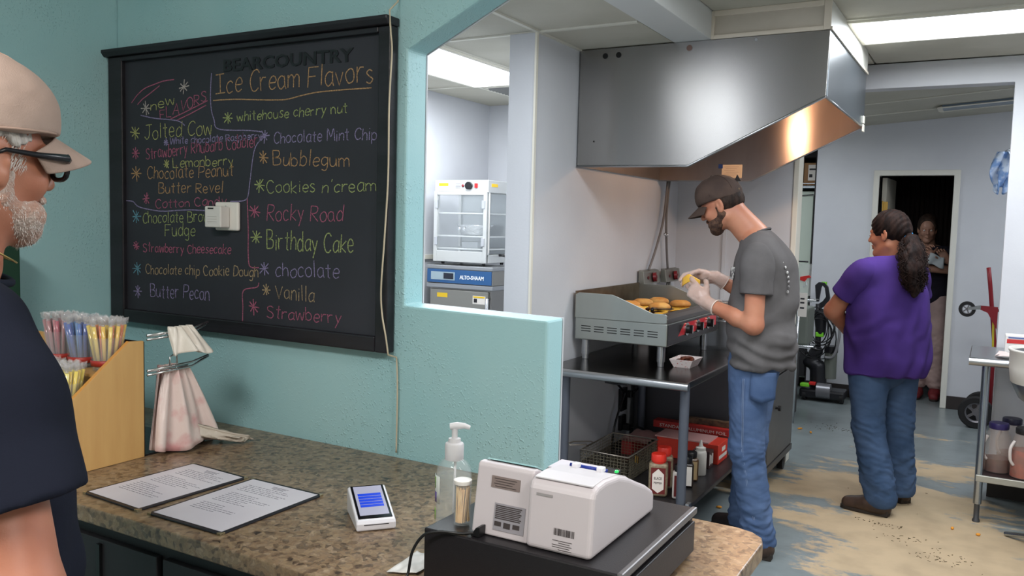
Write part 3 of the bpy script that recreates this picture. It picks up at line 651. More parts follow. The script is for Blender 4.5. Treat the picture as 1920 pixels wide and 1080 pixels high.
MB().prism(pp, 'x', -0.690, -0.562).build('printer_housing', RW, rg_, bevel=0.009, seg=4)
lid = [(1.3,1.1042),(1.343,1.1062),(1.40,1.1002),(1.45,1.0847),(1.49,1.0637),(1.49,1.0607),(1.45,1.0817),(1.40,1.097),(1.343,1.103),(1.3,1.101)]
MB().prism(lid, 'x', -0.682, -0.570).build('printer_lid', mat('lid_white', (206,202,206), 0.4), rg_, bevel=0.0012)
for x in (-0.650,-0.600): MB().box(x-0.006,1.395,1.099,x+0.006,1.412,1.108).build('lid_tab', WPL, rg_, bevel=0.0015)
MB().ball((-0.580,1.43,1.0965),(0.004,0.006,0.003)).build('status_light', mat('green_led', (40,190,90), 0.3, emit=(30,200,90), es=0.4), rg_)
def face(x0, z0, x1, z1, y_off=0.0):
    yy = lambda z: 1.292+(z-0.979)/(1.103-0.979)*0.020-0.0008-y_off
    return [(x0,yy(z0),z0),(x1,yy(z0),z0),(x1,yy(z1),z1),(x0,yy(z1),z1)]
b = MB(); b.add(face(-0.775,1.066,-0.715,1.087), [(0,1,2,3)]); b.build('label_plate', mat('brown_label', (130,116,112), 0.4), rg_, solid=0.0006)
b = MB()
for k in range(4): b.add(face(-0.769+0.003*(k%2),1.0835-k*0.0045,-0.722-0.004*(k%3),1.0825-k*0.0045,0.0009), [(0,1,2,3)])
b.build('printed_lines', mat('dark_print', (62,54,54), 0.6), rg_)
b = MB(); b.add(face(-0.763,0.992,-0.699,1.040), [(0,1,2,3)]); b.build('label_plate', mat('grey_label', (150,146,152), 0.4), rg_, solid=0.0006)
b = MB()
for k in range(8): b.add(face(-0.760,1.0370-k*0.0032,-0.706-0.002*(k%3),1.0352-k*0.0032,0.0009), [(0,1,2,3)])
for k in range(3): b.add(face(-0.760+k*0.019,1.008,-0.746+k*0.019,1.000-0.002*(k%2),0.0009), [(0,1,2,3)])
b.build('printed_lines', mat('dark_print', (62,54,54), 0.6), rg_)
def pface(x0, z0, x1, z1, o=0.0008):
    yy = lambda z: 1.282+(z-0.979)/(1.085-0.979)*0.008-o
    return [(x0,yy(z0),z0),(x1,yy(z0),z0),(x1,yy(z1),z1),(x0,yy(z1),z1)]
b = MB(); rr = random.Random(3); x = -0.634
while x < -0.596: 
    wd = rr.choice((0.0005,0.0009,0.0013)); b.add(pface(x,1.012,x+wd,1.024), [(0,1,2,3)]); x += wd+rr.choice((0.0005,0.0008,0.0012))
b.build('barcode', mat('dark_print', (62,54,54), 0.6), rg_)
b = MB()
for k in range(5): b.add(pface(-0.636+0.012*(k%3==1),1.0035-k*0.0038,-0.598-0.004*(k%2),1.0025-k*0.0038), [(0,1,2,3)])
b.build('printed_lines', mat('dark_print', (62,54,54), 0.6), rg_)
MB().add(pface(-0.672,1.079,-0.640,1.0745,0.0009), [(0,1,2,3)]).build('lid_groove', mat('groove_grey', (150,146,146), 0.5), rg_)
MB().prism([(-0.797,0.979),(-0.778,0.979),(-0.778,0.998),(-0.786,0.996)], 'y', 1.272, 1.294).build('cable_plug', mat('black_plastic', (16,16,18), 0.4), rg_, bevel=0.001)
tag(MB().tube(smooth_poly([(-0.790,1.275,0.985),(-0.815,1.262,0.983),(-0.85,1.252,0.982),(-0.88,1.243,0.972),(-0.899,1.235,0.94),(-0.903,1.228,0.90),(-0.90,1.21,0.886),(-0.86,1.19,0.884)],6), 0.0028, 8).build('power_cable', mat('black_rubber', (18,18,20), 0.4), smooth=True), 'black cable running off the register over the cash drawer edge', 'cable')
cbz = thing('clipboard', 'black clipboard with white sheet and blue pen behind the register', 'clipboard', (-0.70,1.62,0.979))
MB().box(-0.80,1.57,0.9795,-0.66,1.655,1.032).build('board', mat('black_plastic', (16,16,18), 0.4), cbz, bevel=0.004)
MB().box(-0.795,1.575,1.0325,-0.70,1.64,1.0355).build('sheet', PAPER, cbz)
tag(MB().tube([(-0.755,1.60,1.0400),(-0.67,1.60,1.0400)], 0.004, 8).build('pen', mat('blue_pen', (30,50,140), 0.3), smooth=True), 'blue pen lying on the stack behind the register', 'pen')
# ---------------- toothpick jar, sanitizer, bag on counter ----------------
GLS = mat('clear_plastic', (226,232,232), 0.04, alpha=0.12, coat=1.0)
tj = thing('toothpick_jar', 'small clear jar of wooden toothpicks on the cash drawer corner', 'jar', (-0.845,1.315,0.979))
MB().lathe([(0.0,0),(0.0155,0.0),(0.0165,0.003),(0.0165,0.076),(0.0155,0.078),(0.0150,0.076),(0.0150,0.004),(0.0,0.003)], (-0.845,1.318,0.979), 24).build('jar', GLS, tj, smooth=True, auto=True)
MB().lathe([(0.0170,0.0),(0.0175,0.002),(0.0175,0.007),(0.014,0.0085),(0.0,0.0085)], (-0.845,1.318,1.0565), 24).build('lid', PLW, tj, smooth=True, auto=True)
WOODP = mat('pale_wood', (240,206,150), 0.6, c2=(228,186,128), ns=40)
for k in range(60):
    a = random.uniform(0,6.28); r_ = 0.0135*math.sqrt(random.random()); a2 = a+random.uniform(-.8,.8); r2 = 0.0135*math.sqrt(random.random())
    o = MB().tube([(-0.845+r_*math.cos(a),1.318+r_*math.sin(a),0.9835),(-0.845+r2*math.cos(a2),1.318+r2*math.sin(a2),1.048+random.uniform(-.003,.004))], 0.0013, 5).build('toothpick', WOODP)
    tag(o, 'wooden toothpick standing in the small clear jar', 'toothpick', 'toothpicks in the small jar')
sa = thing('sanitizer_bottle', 'clear hand sanitizer pump bottle with white pump', 'bottle', (-0.985,1.50,0.8805))
bp = [(0.0,0),(0.036,0.0),(0.041,0.005),(0.041,0.125),(0.038,0.142),(0.028,0.155),(0.0175,0.161),(0.0165,0.166)]
MB().lathe(bp+[(0.0155,0.164),(0.027,0.152),(0.036,0.139),(0.039,0.124),(0.039,0.007),(0.0,0.005)], (-0.985,1.50,0.8805), 32, 1.0, 0.85).build('bottle', GLS, sa, smooth=True)
MB().lathe([(0.0,0.006),(0.0385,0.008),(0.0385,0.122),(0.0,0.122)], (-0.985,1.50,0.8805), 32, 1.0, 0.85).build('gel', mat('clear_gel', (214,222,216), 0.05, alpha=0.12), sa, smooth=True, auto=True)
MB().lathe([(0.0,0.157),(0.0195,0.157),(0.0205,0.160),(0.0205,0.190),(0.019,0.193),(0.014,0.195),(0.013,0.203),(0.0,0.203)], (-0.985,1.50,0.8805), 24).build('pump_collar', mat('translucent_white', (232,230,232), 0.3, trans=0.3), sa, smooth=True, auto=True)
b = MB(); c0 = (-0.985,1.50,1.083); b.cyl((c0[0],c0[1],c0[2]), (c0[0],c0[1],c0[2]+0.022), 0.0065, 12)
b.tube([(c0[0]-0.009,c0[1]-0.005,c0[2]+0.026),(c0[0]+0.004,c0[1]+0.002,c0[2]+0.028),(c0[0]+0.018,c0[1]+0.011,c0[2]+0.028),(c0[0]+0.028,c0[1]+0.017,c0[2]+0.024)], [0.007,0.0085,0.006,0.0045], 12)
b.build('pump_nozzle', mat('translucent_white', (232,230,232), 0.3), sa, smooth=True, auto=True)
MB().tube([(c0[0],c0[1],0.895),(c0[0]+0.003,c0[1],1.04)], 0.0028, 8).build('dip_tube', mat('translucent_white', (232,230,232), 0.3), sa, smooth=True)
def wrap_label(a0, a1, z0, z1, name, m):
    b = MB(); n = 8
    b.grid(lambda u, v: (-0.985+0.0416*math.cos(a0+(a1-a0)*u), 1.50+0.0416*0.85*math.sin(a0+(a1-a0)*u), z0+(z1-z0)*v), n, 1); b.build(name, m, sa, smooth=True, solid=0.0005)
wrap_label(R(200),R(250),0.945,1.004,'label',mat('label_white', (226,232,226), 0.5, alpha=0.75))
wrap_label(R(206),R(228),0.975,1.000,'label_leaf',mat('label_green', (120,168,60), 0.5)); wrap_label(R(204),R(226),0.905,0.930,'label_leaf',mat('label_green', (120,168,60), 0.5)); wrap_label(R(212),R(234),0.945,0.968,'label_band',mat('label_purple', (92,70,150), 0.5))
nb = MB(); nb.grid(lambda u, v: (-0.975+0.055*u+0.012*v, 1.355-0.115*v+0.02*u, 0.884+0.004*math.sin(9*u+3)*math.cos(8*v)+0.004*u*v), 14, 14)
tag(nb.build('paper_napkin', mat('thin_white_film', (220,218,214), 0.4, alpha=0.8), smooth=True, solid=0.0006), 'crumpled white wrapper on the counter left of the cash drawer', 'wrapper')
# ---------------- wooden candy display ----------------
MAPLE = mat('maple_laminate', (208,166,106), 0.45, c2=(198,154,96), ns=5, scale=(6,6,0.8), nmix=(0.3,0.7))
MAPE = mat('maple_edge', (214,150,76), 0.4)
ds = thing('candy_display', 'maple stepped candy display on the counter, filled with wrapped sticks', 'display stand', (-2.3,1.4,0.8805))
side = [(1.245,0.8805),(1.492,0.8805),(1.492,1.203),(1.447,1.2055),(1.255,1.052),(1.245,1.02)]
for x in (-2.011,-2.52):
    MB().prism(side, 'x', x, x+0.011).build('side_panel', MAPLE, ds, bevel=0.0012)
    b = MB(); b.prism([(1.2545,1.0528),(1.447,1.2066),(1.4485,1.2048),(1.256,1.051)], 'x', x+0.0003, x+0.0107); b.build('edge_band', MAPE, ds)
MB().box(-2.509,1.484,0.8805,-2.011,1.492,1.19).build('back_panel', MAPLE, ds)
MB().box(-2.509,1.37,1.115,-2.011,1.484,1.123).build('shelf', MAPLE, ds)
MB().box(-2.509,1.25,1.008,-2.011,1.37,1.016).build('shelf', MAPLE, ds)
MB().box(-2.509,1.245,0.8805,-2.011,1.253,1.04).build('front_panel', MAPLE, ds)
TUBP = mat('clear_tub', (236,240,244), 0.06, alpha=0.09, coat=1.0)
def wrap_mat(n, c): return mat(n, c, 0.12, spec=0.8, coat=0.6)
FILM = mat('cellophane', (240,236,238), 0.12, alpha=0.20, coat=0.8)
tubs = [  # x, y, z, colours, label, lettering
 (-2.071,1.43,1.124,[(250,204,40),(240,120,36),(250,216,80)],'tub of yellow and orange wrapped sticks next to the maple side panel','S & CRE'),
 (-2.172,1.43,1.124,[(44,112,200),(90,156,220),(34,84,180)],'tub of blue wrapped sticks in the upper row','BERRY'),
 (-2.273,1.43,1.124,[(196,70,96),(220,130,140),(176,110,116)],'tub of dark pink wrapped sticks, leftmost seen in the upper row','BERRY'),
 (-2.075,1.31,1.017,[(250,222,36),(244,206,40),(250,232,100)],'tub of yellow wrapped sticks in the lower row against the side panel',''),
 (-2.176,1.31,1.017,[(250,218,40),(244,200,40),(230,190,70)],'tub of yellow wrapped sticks in the lower row beside the older man','')]
slab = ['yellow or orange wrapped candy stick in the tub by the maple panel','blue wrapped candy stick in the upper row','dark pink wrapped candy stick in the upper row','yellow wrapped candy stick in the lower tub against the maple panel','yellow wrapped candy stick in the lower tub beside the older man']
for ti, (x, y, z, cols, lab, txt) in enumerate(tubs):
    t = thing('candy_tub', 'clear '+lab, 'tub', (x,y,z), None)
    MB().lathe([(0,0),(0.036,0),(0.037,0.003),(0.047,0.088),(0.049,0.09),(0.048,0.092),(0.0455,0.088),(0.0355,0.004),(0,0.003)], (x,y,z), 28).build('tub', TUBP, t, smooth=True, auto=True)
    MB().lathe([(0.0385,0.014),(0.0403,0.030),(0.0411,0.030),(0.0393,0.014),(0.0385,0.014)], (x,y,z), 28).build('label_band', mat('red_band', (172,52,44), 0.4), t, smooth=True)
    if txt: text_mesh(txt, 0.012, mat('band_white', (230,214,200), 0.5), t, (x-0.020+0.02,y-0.0395,z+0.0178), (0.87,0.49,0), (0.03,-0.06,1), 'lettering', 0.038)
    protos = []
    for ci, c in enumerate(cols):
        b = MB(); b.tube([(0,0,0.002),(0,0,0.118)], 0.0052, 7); b.m = 1
        b.tube([(0,0,0.001),(0,0,0.119)], 0.0066, 7, cap=False)
        for s_ in (1,):
            n = 6; vs2 = [(0,0,0.118)]
            for k in range(n):
                a = 2*PI*k/n; vs2.append((0.0085*math.cos(a),0.0085*math.sin(a),0.136+0.005*((k*7)%3-1)))
            b.add(vs2, [(0,1+k,1+(k+1)%n) for k in range(n)])
            b.ball((0,0,0.121),(0.005,0.005,0.005),6,4)
            b.add([(-.007,0,0.122),(.007,.002,0.124),(.006,-.003,0.139),(-.006,.003,0.137),(0,-.008,0.123),(.002,.007,0.121),(-.002,.006,0.136),(.003,-.007,0.140)],[(0,1,2,3),(4,5,6,7)])
        o = b.build('candy_stick', [wrap_mat('candy_%d_%d' % (ti, ci), c), FILM], smooth=True); protos.append(o)
    cnt = 28; used = [0]*len(protos)
    for k in range(cnt):
        rr_ = 0.034*math.sqrt((k+0.5)/cnt); a = k*2.39996; lean = rr_/0.034*0.19
        ci = k % len(protos); o = protos[ci] if used[ci] == 0 else lk(protos[ci].copy()); used[ci] = 1
        o.location = (x+rr_*0.82*math.cos(a), y+rr_*0.82*math.sin(a), z+0.006)
        o.rotation_euler = Vector((math.cos(a)*lean+random.uniform(-.03,.03), math.sin(a)*lean+random.uniform(-.03,.03), 1)).to_track_quat('Z','Y').to_euler()
        tag(o, slab[ti], 'candy stick', 'sticks of tub: '+slab[ti])
# ---------------- bag rack with hanging bags ----------------
CHR = mat('chrome', (214,216,218), 0.18, 1.0)
rk = thing('bag_rack', 'chrome wire bag rack with an upper and a lower prong behind the maple display', 'rack', (-2.02,1.6,0.8805))
def prong(x, z, name='prong'):
    for dz in (0, -0.012):
        MB().tube([(x,1.497,z+dz-0.004),(x,1.60,z+dz),(x,1.645,z+dz+0.002),(x+0.004,1.70,z+dz+0.016 if dz == 0 else z+0.013)], 0.0034, 8).build(name, CHR, rk, smooth=True)
    MB().tube([(x,1.497,z-0.006),(x,1.63,z-0.004)], 0.003, 6).build('stiffener', CHR, rk, smooth=True)
prong(-1.992,1.222); prong(-1.992,1.124)
MB().tube([(-1.992,1.57,1.112),(-1.992,1.57,1.150),(-1.992,1.583,1.155),(-1.992,1.594,1.150),(-1.992,1.594,1.114)], 0.0026, 8).build('wire_loop', CHR, rk, smooth=True)
MB().box(-2.40,1.4925,0.885,-2.004,1.498,1.20).build('back_plate', mat('dark_steel', (70,58,50), 0.4, 0.7), rk, bevel=0.002)
MB().box(-2.40,1.4925,0.8805,-2.004,1.70,0.885).build('base_plate', BKM, rk)
BAG = mat('plastic_bag_film', (228,208,202), 0.28, c2=(212,156,156), ns=13, nmix=(0.50,0.68), alpha=0.95, bump=0.5, bs=35)
def bagfn(x0, seed, topz, botz, spread):
    g = random.Random(seed); ph = [g.uniform(0,6) for _ in range(4)]
    def fn(u, v):
        z = topz+(botz-topz)*v; wd = 0.035+spread*v**0.9
        y = 1.60+(u-0.5)*wd*2+0.02*v; x = x0+0.03*v+0.010*math.sin(u*14+ph[0])*(0.35+v)+0.008*math.sin(u*23+ph[1]+v*3)
        return (x, min(y,1.86), z+0.008*math.sin(u*9+ph[2])*v)
    return fn
for i, (x0, tz, bz, sp, lab) in enumerate(((-2.01,1.120,0.893,0.085,'white and pink plastic shopping bags hanging from the lower chrome prongs'),(-2.045,1.12,0.889,0.075,'rear white plastic bags hanging behind the pink printed bag'),(-1.985,1.236,1.165,0.03,'gathered white bag tops bunched over the upper chrome prong'))):
    b = MB(); b.grid(bagfn(x0,i+3,tz,bz,sp), 26, 16)
    f2 = bagfn(x0,i+3,tz,bz,sp); b.grid(lambda u, v: (lambda p: (p[0]+0.004+0.03*math.sin(PI*u)*v, p[1], p[2]))(f2(u, v)), 26, 16)
    tag(b.build('plastic_bag', BAG if i < 2 else mat('bag_white', (224,216,206), 0.35, bump=0.4, bs=40), smooth=True, solid=0.0008), lab, 'bag')
b = MB(); b.grid(lambda u, v: (-1.97+0.085*u, 1.66+0.12*u-0.05*v+0.008*math.sin(18*v+6*u), 0.884+0.055*(1-u)**1.3*(0.6+0.4*math.sin(3*v))+0.010*(1+math.sin(11*v+4*u))), 16, 12)
tag(b.build('plastic_bag', mat('bag_grey_film', (206,194,180), 0.3, bump=0.4, bs=40, alpha=0.85), smooth=True, solid=0.0008), 'crumpled grey bag end trailing over the counter by the wall', 'bag')
tag(MB().prism([(-2.645,1.37),(-2.535,1.37),(-2.535,1.47),(-2.645,1.47)], 'z', 0.8805, 1.455).build('green_box', mat('dark_green_card', (26,60,44), 0.5), bevel=0.004), 'dark green box standing on the counter behind the shoulder of the older man', 'box')
# ---------------- exhaust hood ----------------
def steel(name, c=(176,178,178), rough=0.3, an=0.6, sc=(1,1,60), bump=0.03):
    return mat(name, c, rough, 0.92, c2=tuple(int(x*0.975) for x in c), ns=3, nmix=(0.2,0.8), scale=sc, aniso=an)
SS = steel('brushed_steel', (168,170,172), 0.30); SSH = steel('hood_steel', (150,148,145), 0.27, 0.85, (2,2,0.6)); SSD = steel('dull_steel', (150,148,144), 0.38, 0.2, (3,3,3))
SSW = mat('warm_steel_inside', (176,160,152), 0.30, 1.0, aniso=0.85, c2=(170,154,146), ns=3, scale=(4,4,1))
hd = thing('exhaust_hood', 'large brushed steel exhaust hood over the griddle', 'hood', (-1.3,4.65,2.0))
hp = [(-1.922,1.850),(-1.322,1.846),(-0.697,2.150),(-0.692,2.447),(-1.922,2.449)]
MB().prism(hp, 'y', 4.04, 4.052).build('side_panel', SSH, hd, bevel=0.002)
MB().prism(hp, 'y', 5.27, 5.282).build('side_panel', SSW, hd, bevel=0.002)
MB().box(-0.704,4.052,2.150,-0.692,5.27,2.447).build('front_panel', steel('hood_front_steel', (130,138,144), 0.32, 0.7, (3,3,1)), hd, bevel=0.002)
MB().box(-1.922,4.052,2.437,-0.704,5.27,2.447).build('top_panel', SSD, hd)
MB().box(-1.922,4.052,1.852,-1.912,5.27,2.437).build('back_panel', SSD, hd)
MB().prism([(-1.912,2.0),(-1.55,2.34),(-1.54,2.33),(-1.912,1.98)], 'y', 4.06, 5.26).build('filter_panel', mat('dark_filter', (88,84,80), 0.5, 0.7), hd)
b = MB()
b.tube([(-1.92,4.036,1.852),(-1.322,4.036,1.848),(-0.697,4.036,2.152)], 0.006, 6); b.tube([(-1.92,5.278,1.85),(-1.322,5.278,1.846),(-0.697,5.278,2.15)], 0.006, 6); b.tube([(-0.697,4.04,2.151),(-0.697,5.276,2.151)], 0.006, 6)
b.build('rolled_edge', SS, hd, smooth=True)
for x, z, r_, m in ((-1.781,2.411,0.014,mat('hole_black', (12,12,12), 0.7)),(-1.708,2.411,0.014,mat('hole_black', (12,12,12), 0.7)),(-1.339,2.417,0.014,mat('bolt_rust', (124,100,92), 0.5, 0.6)),(-1.02,2.43,0.007,SS),(-1.83,1.98,0.004,mat('hole_black', (12,12,12), 0.7))):
    MB().cyl((x,4.037,z),(x,4.041,z),r_,18).build('bolt' if m.name != 'hole_black' else 'plugged_hole', m, hd)
HT = mat('hood_trim_cream', (198,190,176), 0.5, c2=(188,180,166), ns=4)
MB().box(-1.243,4.052,2.449,-0.705,5.28,2.58).build('trim_box', HT, hd)
b = MB(); b.box(-1.243,4.038,2.450,-1.222,4.052,2.58); b.box(-0.722,4.038,2.450,-0.690,4.052,2.58); b.box(-1.222,4.038,2.450,-0.722,4.052,2.468); b.box(-1.222,4.038,2.556,-0.722,4.052,2.58)
b.build('trim_frame', mat('hood_trim_edge', (212,202,186), 0.5), hd, bevel=0.002)
MB().box(-0.705,4.045,2.450,-0.690,5.282,2.58).build('trim_strip', mat('pale_trim', (206,206,196), 0.45, bump=0.2, bs=50), hd, bevel=0.002)
MB().box(-0.689,4.04,2.448,-0.683,5.282,2.462).build('trim_strip', mat('hood_trim_edge', (212,202,186), 0.5), hd)
for z in (2.118,2.165): MB().box(-0.6915,5.20,z,-0.684,5.25,z+0.042).build('switch_plate', mat('pale_plastic', (196,194,180), 0.4), hd, bevel=0.002)
pn = thing('paper_notice', 'handwritten paper notice taped inside the hood above the brown cap', 'notice', (-1.44,5.26,1.9))
MB().box(-1.505,5.2675,1.862,-1.378,5.2692,1.944).build('sheet', mat('tan_paper', (214,196,172), 0.7), pn)
b = MB()
for k in range(6): b.box(-1.49+0.01*(k%2),5.2668,1.93-k*0.011,-1.40-0.012*(k%3),5.2674,1.932-k*0.011)
b.build('written_lines', mat('faint_ink', (168,146,130), 0.7), pn)
MB().box(-1.527,5.266,1.922,-1.50,5.2674,1.948).build('blue_tape', mat('painters_tape', (30,60,120), 0.6), pn)
hl = thing('hood_lamp', 'warm bulb inside the steel hood', 'lamp', (-1.15,4.78,2.3))
MB().lathe([(0,0.13),(0.05,0.13),(0.05,0.11),(0.02,0.09)], (-1.15,4.78,2.30), 16).build('socket', SSD, hl, smooth=True)
MB().ball((-1.15,4.78,2.34),(0.035,0.035,0.045)).build('bulb', mat('warm_bulb', (255,190,120), 0.4, emit=(255,170,90), es=12), hl, smooth=True)
# ---------------- work table ----------------
TBL = mat('dark_steel_top', (96,90,86), 0.22, 1.0, c2=(80,74,72), ns=6); GLEG = mat('grey_leg', (92,96,106), 0.45, 0.4)
wt = thing('work_table', 'stainless work table carrying the griddle, with an undershelf', 'table', (-1.54,4.3,0))
MB().box(-1.91,3.715,0.806,-1.175,4.905,0.8395).build('tabletop', TBL, wt, bevel=0.006)
MB().tube([(-1.91,3.715,0.820),(-1.170,3.715,0.820)], 0.0195, 16).build('bullnose_edge', SS, wt, smooth=True, auto=True)
LEGM = GLEG
for x, y in ((-1.205,3.775),(-1.82,3.775),(-1.205,4.85),(-1.82,4.85)):
    b = MB(); b.cyl((x,y,0.03),(x,y,0.806),0.0225,16); b.cyl((x,y,0.0),(x,y,0.03),0.027,16); b.build('leg', LEGM, wt, smooth=True, auto=True)
SHM = mat('shelf_steel', (78,76,78), 0.4, 0.8, c2=(64,62,64), ns=8)
MB().box(-1.91,3.755,0.228,-1.165,4.895,0.25).build('undershelf', SHM, wt, bevel=0.004)
MB().box(-1.178,3.76,0.226,-1.160,3.80,0.262).build('shelf_corner', SS, wt, bevel=0.002)
MB().tube([(-1.61,3.78,0.80),(-1.61,3.78,0.785),(-1.55,3.78,0.782),(-1.50,3.78,0.785),(-1.50,3.78,0.80)],0.005,8).build('hook_handle', mat('black_plastic', (16,16,18), 0.4), wt, smooth=True)
# ---------------- griddle ----------------
gr = thing('griddle', 'stainless countertop griddle with red knobs and vented side', 'griddle', (-1.65,4.5,0.84))
SG = steel('griddle_steel', (168,172,166), 0.34, 0.4, (5,5,1.2))
y0, y1 = 4.04, 4.955
MB().box(-1.905,y0,0.945,-1.395,y1,1.062).build('body', SG, gr, bevel=0.005)
sp = [(-1.905,1.060),(-1.905,1.182),(-1.885,1.193),(-1.70,1.193),(-1.675,1.186),(-1.475,1.112),(-1.405,1.111),(-1.398,1.104),(-1.398,1.066),(-1.420,1.062)]
MB().prism(sp, 'y', y0-0.004, y0+0.002).build('splash_guard', SG, gr, bevel=0.0015)
MB().prism(sp, 'y', y1-0.002, y1+0.004).build('splash_guard', SG, gr, bevel=0.0015)
MB().box(-1.909,y0+0.002,1.06,-1.902,y1-0.002,1.20).build('backsplash', mat('greasy_steel', (150,136,118), 0.3, 1.0, c2=(120,104,86), ns=5), gr)
MB().box(-1.90,y0+0.004,1.058,-1.455,y1-0.004,1.068).build('cooking_plate', mat('seasoned_steel', (52,42,36), 0.25, 0.8, c2=(86,66,50), ns=9), gr)
b = MB(); b.prism([(-1.455,1.062),(-1.455,1.100),(-1.445,1.106),(-1.410,1.101),(-1.396,1.085),(-1.396,1.062)], 'y', y0+0.003, y1-0.003); b.build('front_rail', mat('front_rail_steel', (120,116,114), 0.3, 0.9), gr, bevel=0.002)
CPN = mat('control_panel_dark', (70,66,68), 0.25, 0.7); RED = mat('red_enamel', (190,32,44), 0.3)
MB().box(-1.3945,y0+0.012,0.952,-1.391,y1-0.012,1.056).build('control_panel', CPN, gr)
MB().add([(-1.3905,4.20,0.985),(-1.3905,4.88,0.985),(-1.3905,4.88,1.046),(-1.3905,4.30,1.046)], [(0,1,2,3)]).build('red_graphic', RED, gr, solid=0.001)
for y in (4.33,4.52,4.71):
    k = MB(); k.cyl((-1.391,y,1.012),(-1.383,y,1.012),0.034,20); k.build('knob_bezel', mat('chrome', (200,202,204), 0.12, 1.0), gr, smooth=True, auto=True)
    k = MB(); k.cyl((-1.383,y,1.012),(-1.366,y,1.012),0.024,20,0.021); k.prism([(-1.366,0.99),(-1.354,0.99),(-1.354,1.034),(-1.366,1.034)], 'y', y-0.007, y+0.007); k.build('knob', mat('black_plastic', (16,16,18), 0.4), gr, smooth=True, auto=True)
    MB().box(-1.3545,y-0.002,0.992,-1.353,y+0.002,1.032).build('knob_mark', mat('knob_white', (220,216,214), 0.4), gr)
for i in range(6):
    for z in (1.018,1.005,0.992):
        x = -1.868+i*0.074; MB().box(x,y0-0.0012,z-0.0022,x+0.054,y0+0.0005,z+0.0022).build('vent_slot', mat('slot_black', (20,20,20), 0.6), gr)
for x, y in ((-1.435,4.075),(-1.855,4.075),(-1.435,4.80),(-1.855,4.80)):
    b = MB(); b.cyl((x,y,0.865),(x,y,0.946),0.0215,16); b.cyl((x,y,0.8405),(x,y,0.866),0.017,16); b.build('leg', SS, gr, smooth=True, auto=True)
# food on the griddle
BUN = mat('toasted_bun', (206,140,66), 0.6, c2=(228,176,98), ns=14); CHEESE = mat('cheese', (238,186,70), 0.4, sss=0.1); PATTY = mat('burger_patty', (70,42,30), 0.5, c2=(96,58,38), ns=30, bump=0.6, bs=80)
buns = []
for i, (x, y, big) in enumerate(((-1.72,4.30,1),(-1.77,4.48,1),(-1.64,4.22,1),(-1.76,4.66,1),(-1.60,4.50,1),(-1.56,4.74,1),(-1.72,4.82,1))):
    z = 1.0685
    o = MB().lathe([(0,0),(0.052,0.0),(0.058,0.006),(0.056,0.014),(0,0.017)], (x,y,z), 20).build('burger_patty', PATTY, None, smooth=True)
    tag(o, 'browned burger patty frying on the griddle', 'patty', 'patties on the griddle')
    b = MB(); s_ = 0.052; a = 0.4*i
    def cf(u, v):
        px = (u-.5)*2*s_; py = (v-.5)*2*s_; r_ = math.hypot(px, py)
        return (x+px*math.cos(a)-py*math.sin(a), y+px*math.sin(a)+py*math.cos(a), z+0.0185-max(0, r_-0.050)*0.7)
    b.grid(cf, 8, 8); tag(b.build('cheese_slice', CHEESE, smooth=True, solid=0.002), 'square yellow cheese slice melting on a griddle patty', 'cheese', 'cheese slices on the patties')
    if big:
        tag(MB().lathe([(0,0),(0.056,0.002),(0.062,0.012),(0.056,0.026),(0.035,0.036),(0,0.039)], (x-0.005,y+0.004,z+0.0205), 24).build('burger_bun', BUN, smooth=True), 'toasted bun top resting on a cheese covered patty', 'bun', 'buns on the griddle')
for i, (x, y) in enumerate(((-1.52,4.14),(-1.70,4.115),(-1.51,4.32),(-1.51,4.60),(-1.85+.03,4.12+.06))):
    tag(MB().lathe([(0,0),(0.052,0.0),(0.058,0.006),(0.056,0.014),(0,0.017)], (x,y,1.0685), 20).build('burger_patty', PATTY, smooth=True), 'browned burger patty frying on the griddle', 'patty', 'patties on the griddle')
    b = MB(); b.grid(lambda u, v: (x+(u-.5)*0.105, y+(v-.5)*0.105, 1.0875-0.012*max(0, abs(u-.5)*2+abs(v-.5)*2-1)), 8, 8); tag(b.build('cheese_slice', CHEESE, smooth=True, solid=0.002), 'square yellow cheese slice melting on a griddle patty', 'cheese', 'cheese slices on the patties')
st = thing('spatula', 'black spatula laid across the front of the griddle', 'spatula', (-1.5,4.3,1.1))
MB().box(-1.60,4.36,1.100,-1.50,4.44,1.103).build('blade', mat('dark_metal', (40,38,38), 0.3, 0.9), st)
MB().tube([(-1.57,4.36,1.104),(-1.535,4.20,1.118),(-1.50,4.10,1.122)], [0.005,0.009,0.010], 10).build('handle', mat('black_plastic', (16,16,18), 0.4), st, smooth=True)
# paper food tray
tr = thing('food_tray', 'white paper food tray of dark fried rings on the work table corner', 'tray', (-1.33,4.17,0.84))
CARD = mat('white_card_speckled', (224,214,212), 0.6, c2=(196,120,120), ns=90, nmix=(0.6,0.64))
def traypt(u, v, ht):
    pass
b = MB(); bx, by = 0.042, 0.066; tx_, ty_ = 0.060, 0.088; cx, cy = -1.335, 4.175
B4 = [(cx-bx,cy-by,0.8405),(cx+bx,cy-by,0.8405),(cx+bx,cy+by,0.8405),(cx-bx,cy+by,0.8405)]; T4 = [(cx-tx_,cy-ty_,0.882),(cx+tx_,cy-ty_,0.882),(cx+tx_,cy+ty_,0.882),(cx-tx_,cy+ty_,0.882)]
b.add(B4+T4, [(0,1,2,3),(0,1,5,4),(1,2,6,5),(2,3,7,6),(3,0,4,7)]); b.build('tray', CARD, tr, solid=0.0012)
FR = mat('fried_brown', (96,44,26), 0.5, c2=(60,26,16), ns=30, bump=0.5, bs=80)
